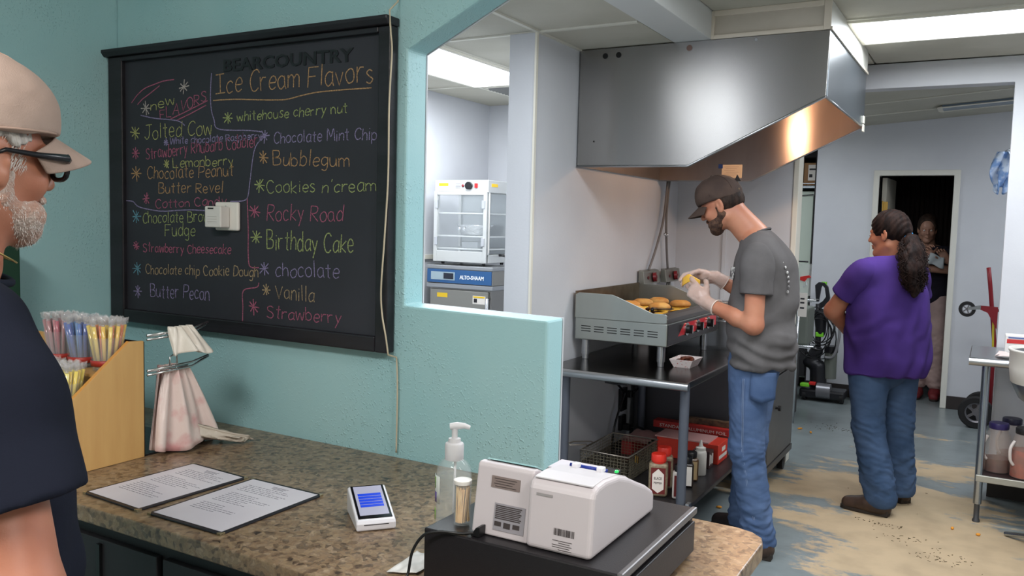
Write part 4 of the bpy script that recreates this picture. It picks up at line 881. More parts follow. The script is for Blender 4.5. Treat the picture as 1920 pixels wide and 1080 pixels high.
for i, (dx, dy, dz, rx) in enumerate(((-.015,-.03,.868,.3),(.012,.0,.874,.7),(-.01,.035,.872,.2),(.02,-.045,.878,.9))):
    b = MB(); pts = []
    for k in range(14):
        a = 2*PI*k/14; pts.append((cx+dx+0.024*math.cos(a), cy+dy+0.027*math.sin(a), dz+0.010*math.sin(a)*rx))
    b.tube(pts, 0.0075, 8, closed=True); tag(b.build('fried_ring', FR, smooth=True), 'dark brown fried ring in the white paper tray', 'onion ring', 'fried rings in the paper tray')
# ---------------- cabinet and fryers behind ----------------
CABG = mat('grey_cabinet_steel', (122,120,118), 0.42, 0.75, c2=(108,106,104), ns=3)
eq = thing('equipment_cabinet', 'grey steel equipment cabinet on casters behind the man at the griddle', 'cabinet', (-1.5,5.25,0))
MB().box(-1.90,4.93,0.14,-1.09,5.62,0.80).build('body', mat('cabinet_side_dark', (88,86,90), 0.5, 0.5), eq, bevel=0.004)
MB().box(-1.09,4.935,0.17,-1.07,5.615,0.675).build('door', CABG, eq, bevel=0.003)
MB().box(-1.09,4.935,0.69,-1.065,5.615,0.795).build('drawer', CABG, eq, bevel=0.003)
MB().box(-1.10,4.925,0.125,-1.066,5.625,0.165).build('base_rail', mat('rail_grey', (100,98,96), 0.4, 0.8), eq, bevel=0.003)
b = MB(); b.cyl((-1.07,5.1,0.49),(-1.055,5.1,0.49),0.008,12); b.cyl((-1.055,5.1,0.49),(-1.04,5.1,0.49),0.016,14); b.build('knob', mat('black_plastic', (16,16,18), 0.4), eq, smooth=True, auto=True)
for x in (-1.12,-1.85):
    for y in (4.98,5.57):
        c_ = MB(); c_.box(x-0.03,y-0.03,0.10,x+0.03,y+0.03,0.14); c_.prism([(y-0.02,0.10),(y+0.02,0.10),(y+0.01,0.045),(y-0.01,0.045)], 'x', x-0.028, x-0.022); c_.prism([(y-0.02,0.10),(y+0.02,0.10),(y+0.01,0.045),(y-0.01,0.045)], 'x', x+0.022, x+0.028)
        k = c_.build('caster', SSD, eq); MB().cyl((x-0.018,y,0.045),(x+0.018,y,0.045),0.045,18).build('wheel', mat('black_rubber', (18,18,20), 0.4), k, smooth=True, auto=True)
for i, (y, xh) in enumerate(((4.975,-1.885),(5.31,-1.86))):
    f = thing('countertop_fryer', ('nearer' if i == 0 else 'farther')+' steel countertop fryer with a red dial head, beyond the griddle', 'fryer', (-1.6,y+0.14,0.80))
    t = MB(); t.box(-1.84,y,0.802,-1.30,y+0.28,1.0); t.build('tank', SS, f, bevel=0.006)
    MB().box(-1.82,y+0.015,1.0,-1.33,y+0.265,1.006).build('rim', SS, f, bevel=0.002)
    h = MB(); h.prism([(xh-0.035,1.185),(xh+0.01,1.185),(xh-0.003,1.268),(xh-0.035,1.275)], 'y', y, y+0.285); hh = h.build('control_head', mat('head_steel', (150,150,142), 0.4, 0.9), f, bevel=0.004)
    MB().cyl((xh+0.006,y+0.16,1.225),(xh+0.026,y+0.165,1.228),0.030,18).build('dial', mat('dark_red_dial', (118,28,34), 0.35), f, smooth=True, auto=True)
    b = MB(); b.cyl((xh+0.026,y+0.165,1.228),(xh+0.03,y+0.165,1.228),0.010,10); b.cyl((xh+0.004,y+0.07,1.225),(xh+0.009,y+0.07,1.225),0.010,10); b.build('indicator', mat('dark_red_lamp', (90,20,24), 0.3), f)
    for dy in (0.08,0.12): MB().cyl((xh-0.02,y+dy,0.98),(xh-0.012,y+dy,1.19),0.008,8).build('element_post', SSD, f, smooth=True)
    lm = MB(); lm.prism([(-1.60,1.010),(-1.34,1.010),(-1.34,1.016),(-1.60,1.05)], 'y', y+0.02, y+0.26); lm.build('lid', mat('pale_lid_steel', (198,194,190), 0.3, 0.7), f, bevel=0.003)
    MB().tube([(-1.50,y+0.14,1.05),(-1.42,y+0.14,1.10),(-1.28,y+0.14,1.11),(-1.20,y+0.14,1.105)],0.006,8).build('basket_handle', mat('chrome', (200,202,204), 0.12, 1.0), f, smooth=True)
    wb = MB()
    for k in range(4): wb.tube([(-1.62,y+0.05+k*0.06,1.06),(-1.30,y+0.05+k*0.06,1.06)],0.0022,5)
    wb.tube([(-1.62,y+0.03,1.065),(-1.30,y+0.03,1.065),(-1.30,y+0.25,1.065),(-1.62,y+0.25,1.065)],0.0035,6,closed=True); wb.build('basket_rim', mat('chrome', (200,202,204), 0.12, 1.0), f, smooth=True)
for i, pts in enumerate(([(-1.90,5.10,1.27),(-1.895,5.2,1.40),(-1.885,5.30,1.60),(-1.88,5.34,1.85)],[(-1.885,5.42,1.27),(-1.885,5.38,1.42),(-1.88,5.34,1.62),(-1.875,5.36,1.85)])):
    tag(MB().tube(smooth_poly(pts,6), 0.008, 8).build('power_cable', mat('grey_cable', (112,108,106), 0.5), smooth=True), ('left' if i == 0 else 'right')+' grey cable rising from the fryer heads to the hood', 'cable')
tg = thing('cable_tie', 'shiny tie bundling the two grey cables above the fryers', 'tie', (-1.88,5.31,1.50))
MB().ball((-1.872,5.30,1.50),(0.011,0.014,0.010)).build('tie', mat('chrome', (200,202,204), 0.12, 1.0), tg, smooth=True); MB().ball((-1.872,5.35,1.495),(0.011,0.012,0.010)).build('tie', mat('chrome', (200,202,204), 0.12, 1.0), tg, smooth=True)
# ---------------- under the table ----------------
BLK = mat('black_plastic', (16,16,18), 0.4)
u1 = thing('wall_outlet', 'upper black outlet box on the wall below the griddle table', 'outlet', (-1.93,4.78,0.5)); MB().box(-1.93,4.74,0.42,-1.905,4.83,0.56).build('box', BLK, u1, bevel=0.004); MB().box(-1.905,4.76,0.44,-1.900,4.81,0.54).build('cover_plate', mat('dark_metal', (40,38,38), 0.3, 0.9), u1)
MB().box(-1.905,4.80,0.50,-1.87,4.84,0.54).build('plug', BLK, u1, bevel=0.004)
u2 = thing('wall_outlet', 'lower black outlet box on the wall behind the fryer basket', 'outlet', (-1.93,4.78,0.3)); MB().box(-1.93,4.75,0.30,-1.908,4.83,0.39).build('box', BLK, u2, bevel=0.004); MB().box(-1.908,4.77,0.30,-1.865,4.81,0.34).build('plug', BLK, u2, bevel=0.006)
for pts, lab in (([(-1.915,4.48,0.80),(-1.90,4.50,0.74),(-1.89,4.55,0.66),(-1.88,4.66,0.58),(-1.88,4.72,0.54),(-1.885,4.66,0.46),(-1.89,4.60,0.36),(-1.89,4.57,0.26)],'black cord hanging left of the outlet boxes'),([(-1.88,4.84,0.52),(-1.85,4.87,0.55),(-1.84,4.885,0.50),(-1.845,4.89,0.40),(-1.85,4.89,0.30),(-1.83,4.87,0.258)],'thick black cord looping down right of the outlet boxes'),([(-1.865,4.79,0.32),(-1.82,4.82,0.32),(-1.78,4.85,0.30),(-1.72,4.87,0.27)],'black cord plugged into the lower outlet box')):
    tag(MB().tube(smooth_poly(pts,6), 0.007, 8).build('black_flex', mat('black_rubber', (18,18,20), 0.4), smooth=True), lab, 'cord')
# fryer basket
fb = thing('fryer_basket', 'wire mesh fryer basket with long handle on the undershelf', 'basket', (-1.66,4.1,0.25))
WIR = mat('greasy_wire', (140,132,112), 0.4, 0.6)
X0, X1, Y0, Y1, Z0, Z1 = -1.80,-1.535,3.93,4.36,0.256,0.385
for sx, a, c_ in ((X0,0,0),(X1,0,0)):
    b = MB()
    for k in range(22): y = Y0+(Y1-Y0)*k/21; b.cyl((sx,y,Z0),(sx,y,Z1),0.0012,4)
    for k in range(9): z = Z0+(Z1-Z0)*k/8; b.cyl((sx,Y0,z),(sx,Y1,z),0.0012,4)
    stuff(b.build('wire_mesh', WIR, fb))
for sy in (Y0,Y1):
    b = MB()
    for k in range(15): x = X0+(X1-X0)*k/14; b.cyl((x,sy,Z0),(x,sy,Z1),0.0012,4)
    for k in range(9): z = Z0+(Z1-Z0)*k/8; b.cyl((X0,sy,z),(X1,sy,z),0.0012,4)
    stuff(b.build('wire_mesh', WIR, fb))
b = MB()
for k in range(15): x = X0+(X1-X0)*k/14; b.cyl((x,Y0,Z0),(x,Y1,Z0),0.0012,4)
for k in range(22): y = Y0+(Y1-Y0)*k/21; b.cyl((X0,y,Z0),(X1,y,Z0),0.0012,4)
stuff(b.build('wire_mesh', WIR, fb))
MB().tube([(X0,Y0,Z1),(X1,Y0,Z1),(X1,Y1,Z1),(X0,Y1,Z1)], 0.0045, 8, closed=True).build('rim', mat('rim_wire', (176,168,156), 0.3, 0.8), fb, smooth=True)
MB().tube([(X0,4.10,Z1),(X0,4.06,Z1+0.015),(-1.86,3.97,0.41),(-1.875,3.945,0.405),(-1.86,3.93,0.40),(X0,4.00,Z1+0.012),(X0,4.02,Z1)], 0.004, 8).build('handle', mat('rim_wire', (176,168,156), 0.3, 0.8), fb, smooth=True)
b = MB(); b.prism([(X1-0.002,Y0+0.10),(X1+0.003,Y0+0.10),(X1+0.003,Y0+0.112),(X1-0.002,Y0+0.112)], 'z', 0.335, 0.372); b.prism([(X1-0.002,Y0+0.13),(X1+0.003,Y0+0.13),(X1+0.003,Y0+0.139),(X1-0.002,Y0+0.139)], 'z', 0.325, 0.36); b.build('front_hook', mat('brass', (196,158,84), 0.3, 0.9), fb)
# jars, bottles
def jar(x, y, s, h, body, lid, label, lidh=0.022, name='spice_jar', txt=None, lab2=None, rot=0):
    t = thing(name, label, 'jar')
    b = MB(); b.prism([(-s,-s*0.8),(s,-s*0.8),(s,s*0.8),(-s,s*0.8)], 'z', 0, h*0.80); o = b.build('body', body, t, bevel=s*0.35, seg=4)
    MB().lathe([(s*0.72,h*0.79),(s*0.72,h*0.83),(s*0.8,h*0.835),(s*0.8,h*0.98),(s*0.74,h),(0,h)], (0,0,0), 20).build('lid', lid, t, smooth=True, auto=True)
    if lab2:
        MB().box(-s*0.75,-s*0.8-0.001,h*0.08,s*0.75,-s*0.8,h*0.70).build('label', lab2, t)
    if txt:
        MB().prism([(-s*0.6,h*0.2),(-s*0.6,h*0.55),(0,h*0.68),(s*0.6,h*0.55),(s*0.6,h*0.2),(0,h*0.1)], 'y', -s*0.8-0.0016, -s*0.8-0.001).build('label_shield', mat('label_cream', (226,214,204), 0.5), t)
        for q, (tt, sz) in enumerate(txt): text_mesh(tt, sz, mat('label_black', (40,30,30), 0.6), t, (-s*0.42,-s*0.8-0.0022,h*(0.42-0.1*q)), (1,0,0), (0,0,1), 'lettering', s*0.84)
    t.location = (x,y,0.2505); t.rotation_euler = (0,0,rot); return t
PEP = mat('ground_spice', (146,130,104), 0.5, c2=(120,104,84), ns=60); RL = mat('red_lid', (212,48,34), 0.35); BL = mat('black_lid', (22,20,22), 0.35)
MAR = mat('maroon_label', (104,34,32), 0.5); WL = mat('white_label', (218,212,204), 0.5)
jar(-1.345,3.85,0.046,0.205,PEP,RL,'nearest red-lidded spice jar with shield label on the undershelf', lab2=MAR, txt=[('BLACK',0.02),('PEPPER',0.014)], rot=R(18))
jar(-1.365,3.985,0.044,0.205,PEP,RL,'red-lidded spice jar behind the nearest one', lab2=MAR, rot=R(20))
jar(-1.245,3.86,0.030,0.165,mat('white_jar', (214,206,196), 0.4),BL,'white jar with red stripe half hidden by the table leg', lab2=MAR, rot=R(20))
jar(-1.275,4.06,0.038,0.155,mat('dark_spice', (40,32,28), 0.3),BL,'black-lidded dark spice jar with a white label band', lab2=WL, rot=R(20))
jar(-1.285,4.175,0.036,0.15,mat('dark_spice2', (60,44,30), 0.3, c2=(90,66,44), ns=30),BL,'smaller dark jar behind the white banded one', lab2=mat('tan_label', (176,150,110), 0.5), rot=R(25))
sq = thing('squeeze_bottle', 'frosted squeeze bottle with pointed tip on the undershelf', 'bottle', (-1.275,4.30,0.2505))
MB().lathe([(0,0),(0.030,0),(0.032,0.004),(0.032,0.115),(0.028,0.128),(0.024,0.132)], (-1.275,4.30,0.2505), 20).build('bottle', mat('frosted_plastic', (198,194,186), 0.4), sq, smooth=True)
MB().lathe([(0.026,0.130),(0.026,0.146),(0.012,0.152),(0.004,0.185),(0.0,0.186)], (-1.275,4.30,0.2505), 16).build('nozzle', mat('frosted_plastic', (198,194,186), 0.4), sq, smooth=True, auto=True)
bx_ = thing('carton', 'small dark brown box with white lettering beside the squeeze bottle', 'box', (-1.30,4.47,0.25)); MB().box(-1.355,4.42,0.2505,-1.262,4.50,0.345).build('carton', mat('dark_brown_card', (62,40,38), 0.5), bx_, bevel=0.002)
b = MB()
for k in range(5): b.box(-1.2618,4.425+k*0.014,0.27+0.004*(k%2),-1.261,4.433+k*0.014,0.33-0.006*(k%3))
b.build('printed_marks', WL, bx_)
bx_ = thing('carton', 'bright red and white carton at the front of the shelf pile', 'box', (-1.35,4.62,0.25)); MB().box(-1.60,4.53,0.2505,-1.245,4.72,0.36).build('carton', mat('red_card', (206,60,44), 0.45), bx_, bevel=0.003); MB().box(-1.61,4.525,0.3605,-1.30,4.71,0.367).build('plastic_sheet', mat('pink_film', (196,150,146), 0.3), bx_); MB().box(-1.2448,4.545,0.275,-1.2442,4.70,0.295).build('printed_band', WL, bx_); MB().box(-1.2448,4.60,0.31,-1.2442,4.67,0.335).build('printed_band', WL, bx_)
bx_ = thing('film_box', 'flat red box with a clear bag on it behind the basket', 'box', (-1.6,4.7,0.25)); MB().box(-1.78,4.44,0.2505,-1.72,4.73,0.325).build('carton', mat('dull_red_card', (150,48,46), 0.45), bx_, bevel=0.003); b = MB(); b.grid(lambda u, v: (-1.79+0.17*u, 4.43+0.29*v, 0.329+0.012*abs(math.sin(7*u+5*v))), 12, 18); b.build('clear_bag', mat('clear_bag', (214,170,166), 0.2, alpha=0.6), bx_, smooth=True)
bx_ = thing('foil_box', 'long red box reading STANDARD ALUMINUM lying across the shelf pile', 'box', (-1.45,4.82,0.3)); MB().box(-1.64,4.75,0.2505,-1.25,4.85,0.3595).build('carton', mat('grey_card', (120,92,88), 0.6), bx_); MB().box(-1.70,4.74,0.36,-1.235,4.815,0.402).build('carton', mat('red_card2', (176,44,40), 0.4), bx_, bevel=0.002); text_mesh('STANDARD ALUMINUM FOIL', 0.026, WL, bx_, (-1.66,4.7395,0.368), (1,0,0), (0,0,1), 'lettering', 0.40); text_mesh('FOIL', 0.03, WL, bx_, (-1.229,4.745,0.368), (0,1,0), (0,0,1), 'lettering', 0.06)
bx_ = thing('film_box', 'narrow brown printed box on top of the red foil box', 'box', (-1.45,4.85,0.4)); MB().box(-1.54,4.78,0.4025,-1.24,4.815,0.437).build('carton', mat('brown_print', (110,84,60), 0.5, c2=(70,52,40), ns=30), bx_, bevel=0.002)
# ---------------- back area ----------------
ZINC = mat('galvanised_tube', (170,176,180), 0.25, 0.95)
rtb = thing('prep_table', 'stainless prep table with undershelf against the right white wall', 'table', (0.5,5.35,0))
MB().box(-0.078,5.10,0.872,1.3,5.665,0.897).build('tabletop', steel('table_top_steel', (176,178,180), 0.25, 0.3, (4,4,1)), rtb, bevel=0.005)
MB().tube([(-0.078,5.10,0.876),(1.3,5.10,0.876)], 0.0215, 16).build('bullnose_edge', SS, rtb, smooth=True, auto=True)
for x, y in ((0.005,5.145),(1.2,5.145),(0.005,5.62),(1.2,5.62)):
    b = MB(); b.cyl((x,y,0.10),(x,y,0.872),0.0205,16); o = b.build('leg', ZINC, rtb, smooth=True, auto=True)
    MB().lathe([(0,0),(0.019,0),(0.019,0.01),(0.014,0.02),(0.014,0.10),(0.021,0.11),(0,0.11)], (x,y,0), 14).build('adjustable_foot', mat('foot_grey', (90,92,96), 0.4, 0.7), o, smooth=True, auto=True)
MB().box(-0.01,5.12,0.225,1.25,5.64,0.262).build('undershelf', mat('shelf_edge_steel', (176,176,168), 0.35, 0.6), rtb, bevel=0.004)
MB().box(0.0,5.13,0.2622,1.24,5.63,0.264).build('shelf_liner', mat('dark_brown_liner', (44,30,30), 0.5), rtb)
def jug(x, y, liquid, lidc, label, hgt=0.30):
    t = thing('jug', label, 'jug', (x,y,0.2645))
    MB().lathe([(0,0),(0.062,0.0),(0.068,0.008),(0.068,0.15),(0.060,0.20),(0.045,0.235),(0.043,0.25)], (x,y,0.2645), 24).build('jug_body', mat('cloudy_plastic', (214,196,184), 0.2, alpha=0.26, coat=0.8), t, smooth=True)
    MB().lathe([(0,0.004),(0.064,0.006),(0.064,0.15 if liquid[1] else 0.075),(0,0.15 if liquid[1] else 0.075)], (x,y,0.2645), 24).build('sauce', mat('sauce_'+lidc[0], liquid[0], 0.35, c2=tuple(int(c*0.8) for c in liquid[0]), ns=20), t, smooth=True, auto=True)
    MB().lathe([(0.047,0.235),(0.049,0.238),(0.049,0.262),(0.046,0.268),(0,0.268)], (x,y,0.2645), 20).build('lid', mat('lid_'+lidc[0], lidc[1], 0.4), t, smooth=True, auto=True)
    b = MB(); b.tube(smooth_poly([(x-0.05,y-0.045,0.2645+0.20),(x-0.068,y-0.058,0.2645+0.16),(x-0.066,y-0.056,0.2645+0.10),(x-0.05,y-0.045,0.2645+0.07)],4), 0.008, 8); b.build('handle', mat('cloudy_handle', (220,210,204), 0.3), t, smooth=True)
jug(0.085,5.26,((96,44,36),0),('purple',(58,48,104)),'clear jug with dark sauce and purple lid on the prep table undershelf')
jug(0.21,5.20,((176,70,44),1),('black',(40,38,40)),'jug of orange red sauce with black lid')
jug(0.15,5.44,((120,60,46),0),('navy',(38,36,60)),'third jug standing behind the purple-lidded one')
bx = thing('supply_box', 'white box with a red stripe on the prep table', 'box', (0.15,5.35,0.897))
MB().box(0.086,5.33,0.8975,0.30,5.45,1.005).build('carton', mat('white_card', (222,220,216), 0.5), bx, bevel=0.002)
MB().box(0.094,5.3285,0.963,0.215,5.33,0.985).build('red_stripe', mat('red_print', (190,50,50), 0.5), bx); MB().box(0.10,5.3285,0.99,0.19,5.33,0.998).build('blue_print', mat('blue_print', (90,110,160), 0.5), bx)
b = MB(); b.grid(lambda u, v: (0.05+0.30*u+0.01*math.sin(9*v), 5.13+0.16*v+0.01*math.sin(11*u), 0.8995+0.012*(1+math.sin(7*u+2*v)*math.sin(9*v))), 20, 14)
tag(b.build('cloth', mat('pinkish_cloth', (206,190,186), 0.8), smooth=True, solid=0.003), 'crumpled pale cloth on the prep table beside the striped box', 'cloth')
mb_ = thing('mixing_bowl', 'steel mixing bowl with a white liner on a stand at the right frame edge', 'bowl', (0.33,4.86,0))
MB().lathe([(0,0.70),(0.09,0.705),(0.15,0.75),(0.185,0.82),(0.195,0.90),(0.195,0.98),(0.19,0.98),(0.188,0.90),(0.178,0.825),(0.145,0.76),(0,0.712)], (0.30,4.86,0), 36).build('bowl', SS, mb_, smooth=True)
MB().lathe([(0.176,0.815),(0.190,0.83),(0.199,0.90),(0.200,0.975),(0.206,0.985),(0.206,0.995),(0.196,0.995),(0.186,0.90),(0.17,0.83)], (0.30,4.86,0), 36).build('white_liner', mat('white_liner', (216,214,206), 0.4), mb_, smooth=True)
b = MB(); b.cyl((0.30,4.86,0.04),(0.30,4.86,0.70),0.03,14)
for k in range(3): a = k*2.094+0.4; b.tube([(0.30,4.86,0.06),(0.30+0.2*math.cos(a),4.86+0.2*math.sin(a),0.012)], 0.012, 8)
b.build('stand', ZINC, mb_, smooth=True, auto=True)
# hand truck
HR = mat('hand_truck_red', (132,26,36), 0.4); RUB = mat('tyre_rubber', (26,25,26), 0.7); RIM = mat('wheel_rim', (120,118,122), 0.35, 0.7)
ht = thing('hand_truck', 'red convertible hand truck leaning behind the right wall', 'hand truck', (0.1,7.8,0))
MB().tube([(0.05,7.72,0.14),(0.05,7.76,0.70),(-0.005,7.74,1.15),(-0.025,7.73,1.29)], 0.016, 10).build('frame_rail', HR, ht, smooth=True)
MB().tube([(0.42,7.72,0.14),(0.42,7.76,0.70),(0.42,7.78,1.29)], 0.016, 10).build('frame_rail', HR, ht, smooth=True)
for z in (0.35,0.65,0.95): MB().tube([(0.05,7.745,z),(0.42,7.745,z)], 0.012, 8).build('cross_bar', HR, ht, smooth=True)
MB().tube([(0.045,7.74,0.60),(0.03,7.72,0.95)], 0.008, 6).build('yellow_strap', mat('yellow_strap', (206,190,60), 0.6), ht)
MB().prism([(0.06,0.98),(-0.06,0.985),(-0.07,0.955),(-0.01,0.93),(0.06,0.80)], 'y', 7.70, 7.712).build('caster_bracket', HR, ht)
fk = MB(); fk.prism([(-0.06,0.985),(-0.15,0.965),(-0.15,0.945),(-0.06,0.955)], 'y', 7.685, 7.69); fk.prism([(-0.06,0.985),(-0.15,0.965),(-0.15,0.945),(-0.06,0.955)], 'y', 7.722, 7.727); fk.build('caster_fork', ZINC, ht)
def wheel(c, r_, w_, name, parent):
    b = MB(); b.lathe([(r_*0.62,-w_/2),(r_*0.93,-w_/2),(r_,-w_/4),(r_,w_/4),(r_*0.93,w_/2),(r_*0.62,w_/2),(r_*0.62,-w_/2)], (0,0,0), 28)
    b.v = [(c[0]+p[0], c[1]+p[2], c[2]+p[1]) for p in b.v]; o = b.build(name, RUB, parent, smooth=True, auto=True)
    h = MB(); h.lathe([(0,-w_*.3),(r_*0.2,-w_*.3),(r_*.2,w_*.3),(0,w_*.3)],(0,0,0),14); h.lathe([(r_*0.54,-w_*.3),(r_*.63,-w_*.4),(r_*.63,w_*.4),(r_*.54,w_*.3),(r_*0.54,-w_*.3)],(0,0,0),24)
    for k in range(5):
        a = 2*PI*k/5; u = Vector((math.cos(a),math.sin(a),0)); v_ = Vector((-math.sin(a),math.cos(a),0))*r_*0.07
        p1 = u*r_*.18; p2 = u*r_*.56
        h.add([p1-v_+Vector((0,0,-w_*.2)),p2-v_+Vector((0,0,-w_*.2)),p2+v_+Vector((0,0,-w_*.2)),p1+v_+Vector((0,0,-w_*.2)),p1-v_+Vector((0,0,w_*.2)),p2-v_+Vector((0,0,w_*.2)),p2+v_+Vector((0,0,w_*.2)),p1+v_+Vector((0,0,w_*.2))],[(0,1,2,3),(7,6,5,4),(0,4,5,1),(1,5,6,2),(2,6,7,3),(3,7,4,0)])
    h.v = [(c[0]+p[0], c[1]+p[2], c[2]+p[1]) for p in h.v]; h.build('rim', RIM, o)
    return o
wheel((-0.155,7.706,0.95), 0.062, 0.03, 'caster_wheel', ht)
wheel((-0.045,7.66,0.128), 0.128, 0.06, 'wheel', ht); wheel((-0.01,7.93,0.128), 0.128, 0.06, 'wheel', ht)
MB().cyl((-0.045,7.66,0.128),(-0.01,7.93,0.128),0.012,8).build('axle', ZINC, ht)
# blue bag hanging at the jamb
b = MB(); b.grid(lambda u, v: (0.03+(u-.5)*(0.10+0.10*math.sin(PI*min(1,v*1.2)))+0.012*math.sin(20*u+5*v), 7.55+0.02*math.sin(13*u+9*v), 2.19-0.30*v-0.03*math.sin(12*u)*v), 22, 16)
tag(b.build('plastic_bag', mat('blue_clear_film', (130,164,214), 0.2, c2=(206,220,240), ns=18, nmix=(0.45,0.6)), smooth=True, solid=0.002), 'blue and clear plastic bag hanging high beside the right jamb', 'bag')
tag(MB().tube([(0.08,7.60,2.22),(0.03,7.56,2.19)], 0.006, 6).build('wall_hook', ZINC, smooth=True), 'steel hook holding up the blue plastic bag', 'hook')
# pantry: cooler, shelf, boxes
fg = thing('upright_cooler', 'pale green upright cooler standing in the alcove left of the doorway wall', 'cooler', (-1.85,8.85,0))
PG = mat('pale_green_enamel', (196,208,194), 0.35)
MB().box(-2.2,8.60,0.10,-1.53,9.2,1.93).build('cabinet', PG, fg, bevel=0.008)
MB().box(-2.19,8.565,0.42,-1.54,8.60,1.88).build('door', PG, fg, bevel=0.006)
MB().tube(smooth_poly([(-2.19,8.56,1.895),(-1.95,8.555,1.875),(-1.75,8.555,1.875),(-1.54,8.56,1.895)],5), 0.007, 8).build('top_gasket', mat('grey_gasket', (96,98,96), 0.6), fg, smooth=True)
MB().box(-2.19,8.56,0.12,-1.54,8.60,0.40).build('grille', mat('dark_grille', (52,52,54), 0.6), fg)
ws = thing('wire_shelf', 'wire shelf above the cooler carrying cardboard boxes', 'shelf', (-1.85,8.8,1.97))
for k in range(10): MB().tube([(-2.25,8.52+k*0.08,1.975),(-1.50,8.52+k*0.08,1.975)], 0.004, 6).build('shelf_wire', ZINC, ws)
b = MB(); b.box(-2.27,8.50,1.955,-1.49,8.512,1.968); b.box(-2.27,8.50,1.995,-1.49,8.508,2.003)
for k in range(12): b.cyl((-2.25+k*0.066,8.504,1.96),(-2.25+k*0.066,8.504,2.0),0.002,5)
b.build('shelf_edge', ZINC, ws)
KR = mat('kraft_card', (150,112,74), 0.7, c2=(136,100,64), ns=4)
tag(MB().box(-1.86,8.55,1.98,-1.655,8.85,2.245).build('cardboard_box', KR, bevel=0.004), 'plain brown cardboard box on the wire shelf, left one', 'box')
cb2 = thing('cardboard_box', 'brown cardboard box with a white shipping label on the wire shelf', 'box', (-1.58,8.7,1.98)); MB().box(-1.64,8.56,1.98,-1.50,8.85,2.20).build('carton', KR, cb2, bevel=0.004); MB().box(-1.60,8.558,2.03,-1.505,8.56,2.18).build('shipping_label', WL, cb2); MB().box(-1.59,8.5565,2.06,-1.56,8.558,2.09).build('printed_patch', mat('ink_black', (30,30,34), 0.6), cb2); MB().box(-1.59,8.5565,2.13,-1.515,8.558,2.145).build('printed_patch', mat('ink_black', (30,30,34), 0.6), cb2)
tag(MB().prism([(-1.84,2.25),(-1.50,2.25),(-1.52,2.42),(-1.78,2.46)], 'y', 8.6, 8.85).build('dark_bundle', mat('dark_cloth', (42,40,42), 0.9, bump=0.5, bs=20), bevel=0.02), 'dark folded bundle on top of the cardboard boxes', 'bundle')
# hanging clear bag with red tool, tag and wire rack
rk2 = thing('wire_rack', 'low chrome wire rack between the cabinet and the vacuum cleaner', 'rack', (-1.5,7.0,0))
for z in (0.62,0.99):
    MB().tube([(-1.95,6.95,z),(-1.19,6.95,z+0.01)], 0.007, 8).build('rack_bar', CHR, rk2, smooth=True)
    for k in range(4): MB().tube([(-1.95,6.95+0.1*k,z-0.004),(-1.22,6.95+0.1*k,z-0.004)], 0.003, 5).build('shelf_wire', CHR, rk2)
for x in (-1.94,-1.32): MB().cyl((x,6.95,0.0),(x,6.95,1.05),0.011,10).build('post', CHR, rk2, smooth=True)
MB().box(-1.90,7.05,0.0,-1.38,7.4,0.58).build('bin', mat('dark_bin', (60,60,60), 0.6), rk2, bevel=0.01)
tag(MB().box(-1.66,7.0,0.625,-1.25,7.28,0.93).build('grey_green_tub', mat('grey_green_tub', (104,110,102), 0.5), bevel=0.02), 'grey green storage tub standing on the lower wire of the rack', 'tub')
cbg = thing('hanging_bag', 'clear bag holding a red handled tool behind the griddle man', 'bag', (-1.22,6.6,1.35))
b = MB(); b.grid(lambda u, v: (-1.30+0.13*u, 6.6+0.012*math.sin(8*u+4*v), 1.30-0.24*v), 12, 12); b.build('clear_bag', mat('clear_film', (224,228,224), 0.2, alpha=0.35), cbg, smooth=True)
MB().prism([(-1.25,1.20),(-1.185,1.215),(-1.17,1.20),(-1.20,1.19),(-1.215,1.165),(-1.25,1.175)], 'y', 6.58, 6.59).build('red_tool', mat('tool_red', (196,40,36), 0.4), cbg, bevel=0.002)
MB().tube([(-1.215,6.585,1.175),(-1.20,6.585,1.14),(-1.225,6.585,1.125)], 0.004, 6).build('tool_wire', CHR, cbg)
MB().box(-1.255,6.583,0.90,-1.19,6.585,1.08).build('paper_tag', WL, cbg)
for z in (1.03,1.0,0.96): MB().box(-1.24,6.5815,z,-1.21,6.583,z+0.012).build('printed_mark', mat('ink_black', (30,30,34), 0.6), cbg)
MB().tube([(-1.93,6.60,1.32),(-1.20,6.6,1.315)], 0.006, 6).build('hanging_rod', BLK, cbg)
MB().cyl((-1.93,6.60,0.0),(-1.93,6.60,1.32),0.012,8).build('rod_post', BLK, cbg)
# vacuum cleaner
vc = thing('vacuum_cleaner', 'black upright vacuum cleaner with lime green trim by the white wall', 'vacuum cleaner', (-1.33,8.15,0))
GREEN = mat('lime_plastic', (120,200,50), 0.4); DKP = mat('dark_vac_plastic', (30,30,34), 0.35)
MB().prism([(-1.40,1.05),(-1.37,1.08),(-1.32,1.08),(-1.285,1.04),(-1.265,0.94),(-1.275,0.90),(-1.31,0.86),(-1.35,0.83),(-1.375,0.83),(-1.375,0.87),(-1.325,0.91),(-1.30,0.95),(-1.315,1.03),(-1.335,1.05),(-1.345,1.03),(-1.36,0.90),(-1.385,0.90)], 'y', 8.08, 8.115).build('handle', DKP, vc, bevel=0.004)
MB().box(-1.345,8.085,1.055,-1.30,8.112,1.085).build('trigger', GREEN, vc, bevel=0.004)
MB().tube([(-1.36,8.10,0.88),(-1.35,8.10,0.50),(-1.345,8.11,0.25)], [0.028,0.026,0.03], 12).build('pole', DKP, vc, smooth=True)
